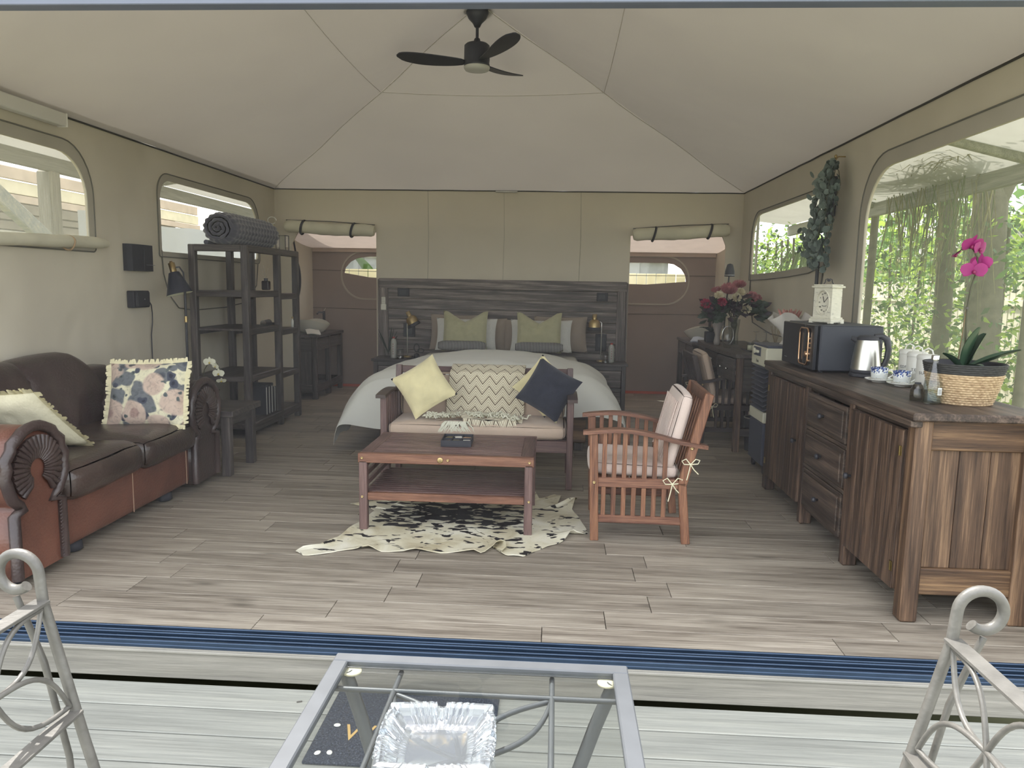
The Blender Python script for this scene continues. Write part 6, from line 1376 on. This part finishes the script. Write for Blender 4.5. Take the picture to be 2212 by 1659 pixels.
strap_leaf(oc, (0.0, 0, .05), (.20, -.15, 1), .20, .10, .0, M_leafd, curl=.3); strap_leaf(oc, (.015, 0.01, .05), (.45, .0, 1), .18, .10, .0, M_leafd, curl=.3); strap_leaf(oc, (.02, -.01, .06), (.95, -.15, .40), .22, .07, .0, M_leafd, curl=.25); strap_leaf(oc, (-.02, 0, .05), (-.8, -.25, .75), .14, .05, .02, M_leafd); strap_leaf(oc, (0, 0, .05), (.2, -.9, .35), .12, .05, .02, M_leafd)
# eucalyptus garland on the wall
gl = T('eucalyptus_garland', 'hanging artificial eucalyptus garland on the right wall above the clock', 'garland', (2.06, 5.90, 2.44))
M_euc = plain('grey-green eucalyptus leaf', (112, 126, 120), .6, var=.18, vs=30); M_eucd = plain('dark eucalyptus leaf', (78, 90, 86), .6, var=.2)
rr = random.Random(44); g = G(); g2 = G(); gs = G()
def round_leaf(g, p, r):
    n_ = Vector((-1, rr.uniform(-1, .4), rr.uniform(-.7, .7))).normalized(); a_ = n_.orthogonal().normalized(); b_ = n_.cross(a_); ph = rr.random() * 6.28
    ring_ = [p + a_ * r * cos(ph + q * pi / 4) + b_ * r * .9 * sin(ph + q * pi / 4) for q in range(8)]
    g.add(ring_ + [p - n_ * r * .25], [(q, (q + 1) % 8, 8) for q in range(8)], True)
path = [(-.03, .0, -.04), (-.06, -.10, -.12), (-.07, -.10, -.30), (-.09, -.06, -.45), (-.09, -.03, -.6), (-.08, .0, -.72), (-.06, .05, -.85)]
for j in range(7):
    off = (rr.uniform(-.07, .02), rr.uniform(-.14, .16)); L = rr.uniform(.75, 1.0); pts = []
    for i in range(12):
        f_ = i / 11 * 6 * L; i0 = min(5, int(f_)); fr = f_ - i0; p = Vector(path[i0]).lerp(Vector(path[i0 + 1]), fr); w_ = min(1, i / 3); pts.append(p + Vector((off[0] * w_ + .01 * sin(i * 2 + j), off[1] * w_ + .015 * sin(i * 1.6 + j), 0)))
    gs.tube(pts, .0025, 5)
    for i in range(46):
        q = pts[min(10, int(i / 46 * 11))].lerp(pts[min(11, int(i / 46 * 11) + 1)], rr.random()); a = rr.random() * 6.28; d = Vector((-abs(cos(a)) * .8, sin(a), rr.uniform(-.6, .5)))
        round_leaf(g if rr.random() < .7 else g2, q + Vector((-.03 * rr.random(), rr.uniform(-.05, .05), 0)), .021 + .012 * rr.random())
gs.tube([(-.06, .05, -.45), (-.10, .22, -.50), (-.10, .36, -.57), (-.11, .40, -.66)], .0025, 5)
for i in range(22): round_leaf(g2 if i % 2 else g, Vector((-.10 + rr.uniform(-.04, .02), .18 + .25 * rr.random(), -.50 - .20 * rr.random())), .028)
for i in range(60): round_leaf(g, Vector((-.10 + rr.uniform(-.05, .03), rr.uniform(-.15, .16), -.10 - .72 * rr.random())), .03)
O('stems', gs, M_stem, gl)
for gg, mm in ((g, M_euc), (g2, M_eucd)): f = O('leaves', gg, mm, gl); f['kind'] = 'stuff'
O('hook', G().tube([(.05, 0, .0), (.0, 0, .0), (-.02, 0, -.02), (-.02, 0, -.05)], .005, 6).ell((-.02, 0, -.0), (.012, .012, .016), 8, 6), M_brass, gl)
t = T('wall_box', 'narrow black upright box on the wall partly covered by the garland', 'box', (2.085, 6.09, 2.17)); O('cabinet', G().box((0, 0, 0), (.06, .10, .30), .004), plain('dark blue-black box', (44, 46, 58), .5, var=0), t); O('grille', G().box((-.031, 0, 0), (.003, .085, .28), .001), M_blackmatte, t)
t = T('black_pole', 'thin black pole standing against the wall behind the clock', 'pole', (2.085, 6.27, .0)); O('shaft', G().tube([(0, 0, 0), (0, 0, 1.68)], .014, 10), M_black, t); O('foot', G().lathe([(0, 0), (.04, 0), (.03, .02), (0, .03)], 12), M_black, t)
# ================================================================== ON THE DECK, NEAR THE CAMERA
M_iron = plain('silver-grey painted iron', (100, 98, 93), .45, .15, var=.22, vs=18, bump=.15, bs=60)
M_irong = plain('grey painted iron', (88, 91, 94), .45, .2, var=.10, vs=10)
def garden_chair(lbl, s):
    """s=-1: left of the table, s=1: right of it"""
    def f_(x, y_, z): return Vector((x * .9, y_ * .9, 1.45 - .9 * (1.45 - z)))
    bx = lambda z: (-1.245 if s < 0 else .925) + s * (z - .655) * .24
    root = T('garden_chair', lbl, 'chair', (bx(.3) * .9 - s * .15, 1.35, -.15))
    def part(nm, g): return O(nm, g, M_iron, root, W=True)
    for yy in (1.70, 1.26):
        pts = [f_(bx(z) - s * (.03 * max(0, .25 - z)), yy, z) for z in (-.327, -.1, .1, .3, .5, .655)]
        c0 = (bx(.73) + s * .042, .722); 
        for i in range(29):
            a = radians(175 - 300 * i / 28) if s > 0 else radians(5 + 300 * i / 28)
            r = .054 - .018 * (i / 28) ** 2; pts.append(f_(c0[0] + r * cos(a) * 1.0 - (0 if i else 0), yy, c0[1] + r * sin(a) + .005))
        part('back_upright', G().tube(pts, [.0115] * (len(pts) - 1) + [.0125], 12))
        end = f_(c0[0] + s * .012, yy + .005, c0[1] - .055)
        part('rear_leg', G().tube([end, f_(bx(.5) + s * .045 , yy, .5), f_(bx(.25) + s * .055, yy, .25), f_(bx(0) + s * .10, yy, -.05), f_(bx(-.3) + s * .16, yy, -.327)], .0075, 10))
        part('front_leg', G().tube([f_(bx(.17) - s * .44, yy, .17), f_(bx(.1) - s * .45, yy, .0), f_(bx(.1) - s * .46, yy, -.327)], .0095, 10))
    for z in (.66, .375):
        part('flat_rail', G().beam(f_(bx(z), 1.70, z), f_(bx(z), 1.26, z), .008, .036, .001, up=(1, 0, 0)))
    m = f_(bx(.53), 1.48, .525); g = G()
    cor = [f_(bx(.64), 1.685, .645), f_(bx(.64), 1.275, .645), f_(bx(.4), 1.685, .395), f_(bx(.4), 1.275, .395)]
    for c in cor:
        for sg in (-1, 1):
            d = m - c; n_ = Vector((0, -d.z, d.y)).normalized() * .048 * sg; g.tube([c + d * t + n_ * sin(pi * t) for t in [i / 12 for i in range(13)]], .0058, 8)
    part('scroll_rods', g)
    g = G(); seat = [f_(bx(.17), 1.70, .17), f_(bx(.17), 1.26, .17), f_(bx(.17) - s * .45, 1.26, .17), f_(bx(.17) - s * .45, 1.70, .17)]; g.tube(seat, .010, 8, closed=True); part('seat_frame', g)
    for i in range(7): yy = 1.31 + .055 * i; part('seat_slat', G().beam(f_(bx(.17), yy, .175), f_(bx(.17) - s * .45, yy, .175), .022, .004, .001))
    return root
garden_chair('silver-grey scrolled iron garden chair at the lower left of the picture', -1)
garden_chair('silver-grey scrolled iron garden chair at the lower right of the picture', 1)

gt = T('glass_table', 'grey iron garden table with a clear glass top on the deck', 'table', (-.16, 1.33, -.15))
TX0, TX1, TY0, TY1, TZ = -.505, .185, 1.0, 1.68, .57
for nm, c, d in (('frame_bar', ((TX0 + TX1) / 2, TY1 - .018, TZ - .008), (TX1 - TX0, .036, .02)), ('frame_bar', ((TX0 + TX1) / 2, TY0 + .018, TZ - .008), (TX1 - TX0, .036, .02)), ('frame_bar', (TX0 + .018, (TY0 + TY1) / 2, TZ - .008), (.036, TY1 - TY0 - .072, .02)), ('frame_bar', (TX1 - .018, (TY0 + TY1) / 2, TZ - .008), (.036, TY1 - TY0 - .072, .02))): O(nm, G().box(c, d, .003), M_irong, gt, W=True)
O('glass_top', G().box(((TX0 + TX1) / 2, (TY0 + TY1) / 2, TZ - .010), (TX1 - TX0 - .074, TY1 - TY0 - .074, .006), .001), glass_thin('table glass', (.95, .96, .955, 1), 1.45, .02), gt, W=True)
for (x, y_) in ((TX0 + .05, TY1 - .05), (TX1 - .05, TY1 - .05), (TX0 + .05, TY0 + .05), (TX1 - .05, TY0 + .05)): O('corner_pad', G().lathe([(0, 0), (.022, 0), (.022, .004), (0, .004)], 14), M_creamc, gt, loc=(x + .16, y_ - 1.33, TZ - .019 + .15))
for y_ in (1.575, 1.105): O('rod', G().tube([(TX0 + .02, y_, TZ - .03), (TX1 - .02, y_, TZ - .03)], .0062, 8), M_irong, gt, W=True)
for x in (-.345, .01): O('rod', G().tube([(x, TY0 + .02, TZ - .03), (x, TY1 - .02, TZ - .03)], .0062, 8), M_irong, gt, W=True)
for (a, b) in (((-.345, 1.575), (-.165, 1.34)), ((.01, 1.575), (-.165, 1.34)), ((-.345, 1.105), (-.165, 1.34)), ((.01, 1.105), (-.165, 1.34))):
    for sg in (-1, 1):
        a_ = Vector((a[0], a[1], TZ - .036)); b_ = Vector((b[0], b[1], TZ - .036)); d = b_ - a_; n_ = Vector((-d.y, d.x, 0)).normalized() * .045 * sg
        O('curved_rod', G().tube([a_ + d * t + n_ * sin(pi * t) for t in [i / 12 for i in range(13)]], .006, 8), M_irong, gt, W=True)
for sx in (-1, 1):
    for sy in (-1, 1):
        cx_, cyy = (TX0 + .035, TX1 - .035)[sx > 0], (TY0 + .05, TY1 - .05)[sy > 0]
        P = [(cx_ - sx * o, cyy - sy * o * .6, z) for o, z in ((0, TZ - .02), (.04, .46), (.085, .34), (.10, .2), (.07, .05), (.02, -.06), (-.01, -.149))]
        O('leg', G().tube(P, .016, 12), M_irong, gt, W=True)
# glass ashtray
def gmat():
    k = N('pressed glass'); k.set(Roughness=.06, IOR=1.45); k.b.inputs['Transmission Weight'].default_value = .90; k.b.inputs['Base Color'].default_value = (.82, .88, .93, 1); k.b.inputs['Coat Weight'].default_value = .5; return k.m
def ashr(u, prof, rib=True):
    a = 2 * pi * u; c_, s_ = cos(a), sin(a); m_ = max(abs(c_), abs(s_)); sq = (1 / m_) * .86 + .14 * 1.2
    x, y_ = c_ * sq, s_ * sq; t = min(abs(c_), abs(s_)) / m_
    rb = (.045 * abs(sin(t * 23)) if t < .62 else 0.02) if rib else 0
    return x, y_, rb, t
PR = [(.0, 0, 0), (.080, 0, 0), (.098, .012, 1), (.106, .034, 1), (.104, .041, .6), (.095, .043, .6), (.086, .039, 1), (.066, .016, 1), (.056, .011, 0), (0, .010, 0)]
g = G(); nu = 480; vs = []
for (r, z, rb) in PR:
    for i in range(nu):
        x, y_, b_, t = ashr(i / nu, 0); q = r * (1 + b_ * rb); zz = z - (.010 if (t < .09 and r > .083) else 0)
        vs.append((x * q, y_ * q, zz))
g.add(vs, [(j * nu + i, j * nu + (i + 1) % nu, (j + 1) * nu + (i + 1) % nu, (j + 1) * nu + i) for j in range(len(PR) - 1) for i in range(nu)], False)
one('glass_ashtray', g, gmat(), 'square ribbed clear glass ashtray on the glass table', 'ashtray', loc=(-.208, 1.325, TZ - .0068), rz=radians(3))
# door mat
t = T('door_mat', 'charcoal door mat with gold WELCOME lettering under the glass table', 'door mat', (-.50, 2.515, -.15))
k = N('speckled mat'); k.set(Roughness=1.0); v = k.coords(rand=False); n1 = k.n('TexNoise', i_Scale=160.0, i_Detail=2.0); k.l(v, n1.inputs['Vector']); k.l(k.ramp(n1.outputs[0], [(.35, S(44, 48, 56)), (.6, S(70, 76, 86)), (.8, S(120, 124, 132))]), k.b.inputs['Base Color'])
O('mat', G().box((0, 0, .006), (.63, .45, .012), .003), k.m, t); lt_ = text('lettering', 'WELCOME', .135, plain('gold lettering', (206, 172, 110), .7, var=0), t, (.035, -.055, .0125), (0, 0, 0)); _w = max(q.co.x for q in lt_.data.vertices) - min(q.co.x for q in lt_.data.vertices); lt_.scale = (.51 / _w, 1, 1)
for i, (x, y_) in enumerate(((-.755, 2.50), (-.775, 2.335), (-.735, 2.34))):
    one('white_petal', G().ell((0, 0, .003), (.013, .010, .004), 10, 6), plain('petal', (226, 224, 214), .6, var=0), ('small white fallen petal on the upper left of the door mat', 'small white petal at the lower left corner of the door mat, left of a pair', 'small white petal at the lower left of the door mat, right of a pair')[i], 'petal', loc=(x, y_, -.1378), rz=i)
one('fallen_leaf', G().box((0, 0, .002), (.02, .008, .002), .0005), M_seam, 'tiny dark leaf on the deck board left of the mat', 'leaf', loc=(-.95, 2.66, -.15), rz=.4)

# ================================================================== OUTSIDE, RIGHT
M_shade = plain('shade cloth', (158, 156, 146), .9, var=.06, vs=3, bump=.3, bs=20, translucent=.35, spec=.1)
M_timber = wood('weathered timber', (104, 100, 88), (140, 136, 122), (168, 164, 150), 'z', .8, .8, .3); M_timbery = wood('weathered timber beam', (104, 104, 94), (132, 132, 122), (152, 152, 142), 'y', .8, .8, .2)
M_bark = plain('tree bark', (92, 86, 72), .9, var=.25, vs=12, bump=.6, bs=25)
def canopy(lbl, x0, x1, y0, y1, z0, z1, beamx, s, posts):
    t = T('shade_canopy', lbl, 'canopy', ((x0 + x1) / 2, (y0 + y1) / 2, -.37))
    g = G().grid(lambda u, v: Vector((x0 + (x1 - x0) * u, y0 + (y1 - y0) * v, z0 + (z1 - z0) * u - .08 * sin(pi * u) * abs(sin(v * 9)))), 10, 60); O('shade_cloth', g, M_shade, t, W=True)
    O('edge_beam', G().beam((beamx, y0, z1 - .06), (beamx, y1, z1 - .10), .06, .16, .01), M_timbery, t, W=True)
    for y_ in posts: O('rafter', G().beam((x0, y_, z0 - .04), (beamx, y_ + .5, z1 - .02), .07, .10, .01), M_timbery, t, W=True); O('post', G().tube([(beamx, y_ + .5, -.37), (beamx + .02, y_ + .5, z1 - .1)], .045, 10), M_bark, t, W=True)
    return t
canopy('grey shade-cloth canopy on a timber beam outside the right windows', 2.2, 3.82, 3.0, 13.0, 2.78, 2.52, 3.82, 1, (5.9, 9.1))
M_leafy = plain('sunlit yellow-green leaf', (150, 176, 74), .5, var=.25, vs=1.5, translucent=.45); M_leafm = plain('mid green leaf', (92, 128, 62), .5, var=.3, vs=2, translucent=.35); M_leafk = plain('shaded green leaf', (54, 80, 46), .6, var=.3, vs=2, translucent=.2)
def leafmass(name, n_, fn, size, seed):
    global rr
    rr = random.Random(seed); g = G()
    for i in range(n_):
        p = fn(); d = Vector((rr.uniform(-1, 1), rr.uniform(-1, 1), rr.uniform(-.9, .4))).normalized(); L = size * rr.uniform(.6, 1.4); w = L * .5
        s = d.cross(Vector((rr.uniform(-1, 1), rr.uniform(-1, 1), rr.uniform(-1, 1)))).normalized(); p = Vector(p)
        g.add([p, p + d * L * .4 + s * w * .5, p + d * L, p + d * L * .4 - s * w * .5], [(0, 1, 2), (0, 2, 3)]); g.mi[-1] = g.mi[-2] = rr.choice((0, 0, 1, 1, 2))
    return g
def clumps(n_, fx, r):
    C_ = [fx() for _ in range(n_)]
    def f():
        c = rr.choice(C_); return (c[0] + rr.gauss(0, r), c[1] + rr.gauss(0, r), c[2] + rr.gauss(0, r))
    return f
R0 = random.Random(99)
def plant(nm, lbl, cat, g, loc, stems=None, group=None):
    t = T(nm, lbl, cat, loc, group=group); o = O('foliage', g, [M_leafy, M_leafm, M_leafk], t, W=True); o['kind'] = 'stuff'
    if stems: O('stems', stems, M_bark, t, W=True)
    return t
rr = random.Random(1)
def vine(x0, x1, y0, y1, z0, z1, n_, cl, size, seed, r=.22):
    rr2 = random.Random(seed); f = clumps(cl, lambda: (rr2.uniform(x0, x1), rr2.uniform(y0, y1), rr2.uniform(z0, z1)), r); g = leafmass('x', n_, f, size, seed)
    st_ = G()
    for i in range(6): yy = y0 + (y1 - y0) * (i + .5) / 6; st_.tube([((x0 + x1) / 2, yy, -.37), ((x0 + x1) / 2 + .1, yy + .2, z0 + .4), ((x0 + x1) / 2, yy + .1 + rr2.uniform(-.3, .3), z1)], .018, 6)
    return g, st_
g, s_ = vine(4.3, 5.0, 7.2, 11.2, .3, 2.2, 5200, 60, .085, 11); plant('leafy_climber', 'sunlit leafy climber filling the large right window', 'climber', g, (4.6, 9.2, -.37), s_)
g, s_ = vine(3.1, 4.6, 12.6, 14.6, .1, 2.3, 5600, 80, .085, 12); plant('garden_hedge', 'pale small-leaved hedge seen through the far right window', 'hedge', g, (3.9, 13.6, -.37), s_)
g, s_ = vine(6.4, 8.5, 8.5, 24.0, 0, 3.2, 6500, 90, .22, 13, .45); plant('tall_shrubbery', 'tall green shrubbery behind the fence on the right', 'shrub', g, (7.4, 16, -.37), s_)
def tree(lbl, x, y_, h, r, forks, seed):
    t = T('tree', lbl, 'tree', (x, y_, -.37)); g = G().tube([(x, y_, -.37), (x + .04, y_ + .05, h * .4), (x - .02, y_, h * .75), (x, y_ + .1, h)], [r * 1.15, r, r * .95, r * .8], 12)
    for (dx, dy, L) in forks: g.tube([(x, y_, h * .72), (x + dx * .4, y_ + dy * .4, h * .72 + L * .4), (x + dx, y_ + dy, h * .72 + L)], [r * .75, r * .6, r * .4], 10)
    O('trunk', g, M_bark, t, W=True)
    g2_ = leafmass('x', 900, lambda: (x + rr.gauss(0, .8), y_ + rr.gauss(0, .9), h + .9 + rr.gauss(0, .5)), .14, seed); o = O('foliage', g2_, [M_leafy, M_leafm, M_leafk], t, W=True); o['kind'] = 'stuff'
    return t
tree('thick dark forked tree trunk outside the large right window', 4.25, 7.85, 3.2, .16, ((.5, -.3, 1.6), (-.2, .6, 1.4)), 51)
tree('slimmer grey tree trunk left of the forked tree outside', 4.2, 8.55, 3.2, .09, ((.2, .4, 1.2),), 52)
# palm with hanging dry fronds
pt = T('palm', 'drooping dry palm fronds hanging from the shade beam outside', 'palm', (3.98, 7.9, -.37)); O('trunk', G().tube([(4.05, 12.6, -.37), (4.1, 12.6, 1.95)], .09, 10), M_bark, pt, W=True)
R1 = random.Random(5); M_frond = plain('dry palm strip', (128, 122, 84), .8, var=.25, vs=8, translucent=.15); M_frondg = plain('green palm strip', (96, 116, 60), .7, var=.2, translucent=.3); g = G(); g2 = G()
for i in range(150):
    y0_ = 7.2 + 2.0 * R1.random(); z0_ = 2.45 + .25 * R1.random(); x0_ = 3.7 + .25 * R1.random(); L = .5 + .8 * R1.random(); sp_ = R1.uniform(-.5, .5)
    (g if i % 3 else g2).tube([(x0_, y0_, z0_), (x0_ + .02, y0_ + sp_ * .3, z0_ - L * .35), (x0_ + R1.uniform(-.1, .1), y0_ + sp_ * .5, z0_ - L)], [.006, .007, .002], 4, flat=.4)
for i in range(80):
    a = R1.uniform(-.5, .5); y0_ = 7.9 + R1.uniform(-.5, .5); L = .6 + .6 * R1.random()
    g.tube([(3.9, y0_, 2.5), (3.6 - .2 * R1.random(), y0_ + L * .6 * (1 if R1.random() > .5 else -1), 2.66 + .1 * R1.random()), (3.3 - .3 * R1.random(), y0_ + L * (1 if a > 0 else -1), 2.5 + .1 * R1.random())], [.010, .012, .003], 4, flat=.4)
for i in range(90):
    a = R1.random() * 6.28; L = .5 + .5 * R1.random(); g2.tube([(4.1, 12.6, 1.9), (4.1 + cos(a) * L * .5, 12.6 + sin(a) * L * .5, 2.0 + .2 * R1.random()), (4.1 + cos(a) * L, 12.6 + sin(a) * L, 1.5 - .5 * R1.random())], [.008, .012, .003], 4, flat=.3)
for gg, mm in ((g, M_frond), (g2, M_frondg)): f = O('fronds', gg, mm, pt, W=True); f['kind'] = 'stuff'
# fences
def fence(lbl, p0, p1, h, m, w=.14, gap=.012, z0=-.37):
    p0, p1 = Vector(p0), Vector(p1); L = (p1 - p0).length; d = (p1 - p0).normalized(); t = T('board_fence', lbl, 'fence', ((p0.x + p1.x) / 2, (p0.y + p1.y) / 2, z0), math.atan2(d.y, d.x)); n_ = int(L / (w + gap)); me = G().box((0, 0, h / 2), (w, .02, h), .003).mesh('board', m)
    for i in range(n_): O('board', me, None, t, loc=(-L / 2 + (i + .5) * (w + gap), .002 * (i % 2), 0.0))
    for z in (.25, h - .3): O('rail', G().box((0, .03, z), (L, .04, .08), .004), m, t)
    return t
M_fenc = plain('cream painted board', (236, 222, 176), .8, var=.05); M_feng = plain('bleached fence board', (190, 184, 164), .85, var=.12, vs=3)
fence('bright cream board fence behind the wash room', (-5, 12.0), (2.5, 12.0), 2.04, M_fenc)
fence('bleached board fence behind the climber on the right', (6.0, 7.5), (6.0, 20), 2.0, M_feng, .12, .02)
t = T('neighbouring_house', 'pale neighbouring house with a low roof beyond the right fence', 'house', (12.0, 24.0, -.37)); O('wall', G().box((0, 0, 1.3), (5, 8, 2.6)), plain('pale house wall', (200, 194, 178), .8), t); O('roof', G().add([(-2.9, -4.4, 2.6), (2.9, -4.4, 2.6), (2.9, 4.4, 2.6), (-2.9, 4.4, 2.6), (0, -4.4, 3.9), (0, 4.4, 3.9)], [(0, 1, 4), (2, 3, 5), (1, 2, 5, 4), (3, 0, 4, 5), (0, 3, 2, 1)]), plain('grey roof', (150, 144, 136), .8), t); O('fascia', G().box((-2.95, 0, 2.6), (.06, 8.9, .2), .01), plain('cream fascia', (222, 200, 170), .7), t)
t = T('white_garden_chair', 'white plastic garden chair seen low through the far right window', 'chair', (3.5, 10.9, -.37)); O('seat', G().box((0, 0, .85), (.5, .5, .04), .02), M_white, t); O('backrest', G().box((.0, .24, 1.4), (.46, .04, .55), .02), M_white, t)
for x in (-.2, .2):
    for y_ in (-.2, .2): O('leg', G().box((x, y_, .42), (.04, .04, .84), .005), M_white, t)
t = T('metal_pole', 'thin pale metal pole standing outside the far right window', 'pole', (2.9, 11.4, -.37)); O('shaft', G().tube([(0, 0, 0), (0, 0, 3.0)], .02, 8), M_shade, t)
t = T('grey_shed', 'grey garden building behind the cream fence', 'shed', (0, 15, -.37)); O('wall', G().box((-1.5, 0, 1.6), (7, 2, 3.2)), plain('grey shed wall', (150, 152, 154), .8), t); O('roof_edge', G().box((-1.5, -1.05, 2.35), (7.1, .1, .12), .01), M_white, t)
for i in range(5): O('wall_panel', G().box((-4.3 + 1.30 * i, -1.01, 1.6), (1.18, .03, 3.0), .008), plain('shed panel', (160, 162, 164), .8), t)
t = T('banana_plant', 'large pale green banana leaf behind the cream fence on the left', 'plant', (-3.1, 12.9, -.37)); O('stem', G().tube([(0, 0, 0), (0, 0, 1.7)], .08, 10), M_leafm, t); strap_leaf(t, (0, 0, 1.6), (.5, -.3, 1), 1.1, .4, .2, M_leafy); strap_leaf(t, (0, 0, 1.6), (-.4, -.3, 1), 1.0, .4, .2, M_leafm)

# ================================================================== OUTSIDE, LEFT
canopy('cream shade-cloth canopy on a timber beam outside the left windows', -3.48, -5.4, 3.0, 13.5, 2.95, 2.72, -5.4, -1, (4.6, 9.4))
M_tar = plain('white tarpaulin', (214, 218, 220), .6, var=.03, vs=3, bump=.4, bs=4)
g = G().grid(lambda u, v: Vector((-5.7 + .05 * sin(u * 20), 8.8 + 5.6 * u, -.3 + 2.55 * v - .05 * u + .03 * sin(u * 14))), 40, 10); one('white_tarpaulin', g.xf(Matrix.Translation((5.7, -11.6, .37))), M_tar, 'white tarpaulin screen outside the far left window', 'tarpaulin', loc=(-5.7, 11.6, -.37))
t = T('timber_post', 'upright weathered timber post with a slanting brace outside the near left window', 'post', (-5.45, 7.95, -.37)); O('post', G().beam((0, 0, 0), (0, 0, 2.95), .17, .17, .02, up=(1, 0, 0)), M_timber, t); O('brace', G().beam((.1, -1.5, 2.95), (.1, .05, 2.05), .09, .16, .01), wood('pale blue-grey brace', (150, 158, 160), (180, 186, 184), (226, 218, 190), 'x', .7, 1.0, .2), t); O('wire', G().tube([(.12, -1.6, 2.10), (.12, -.5, 2.2), (.12, .2, 2.26), (.12, .6, 2.22), (.1, .9, 2.0)], .006, 5), M_steel, t)
t = T('plank_stack_wall', 'stacked brown plank wall of a neighbouring building outside the near left window', 'plank wall', (-7.6, 9.0, -.37)); R2 = random.Random(17); cols = [plain('pinkish plank', (178, 160, 138), .85, var=.15), plain('grey plank', (150, 146, 128), .85, var=.15), plain('cream plank', (206, 196, 164), .85, var=.12), plain('dark plank', (112, 104, 88), .85, var=.2)]
z = 0
while z < 3.2:
    h = R2.uniform(.10, .2); O('plank', G().box((R2.uniform(-.02, .02), R2.uniform(-.3, .3), z + h / 2), (.06, 13, h - .015), .006), R2.choice(cols), t); z += h
O('backing', G().box((-.12, 0, 1.55), (.05, 12, 3.1)), cols[3], t)

# thin scatter volume added in the tent to imitate veiling lens glare
hz = bpy.data.materials.new('room haze'); hz.use_nodes = True; t_ = hz.node_tree; t_.nodes.remove(t_.nodes['Principled BSDF'])
vs_ = t_.nodes.new('ShaderNodeVolumeScatter'); vs_.inputs['Density'].default_value = 0.019; vs_.inputs['Color'].default_value = (0.97, 0.96, 0.97, 1); vs_.inputs['Anisotropy'].default_value = 0.0
t_.links.new(vs_.outputs[0], t_.nodes['Material Output'].inputs['Volume'])
hb_ = O('glare_veil', G().box(((XL + XR) / 2, 5.985, 1.272), (5.49, 6.0, 2.53)), hz); hb_['kind'] = 'stuff'; hb_['label'] = 'thin pale scatter volume added in the tent to imitate lens glare'; hb_['category'] = 'glare_veil'
cy.volume_bounces = 0
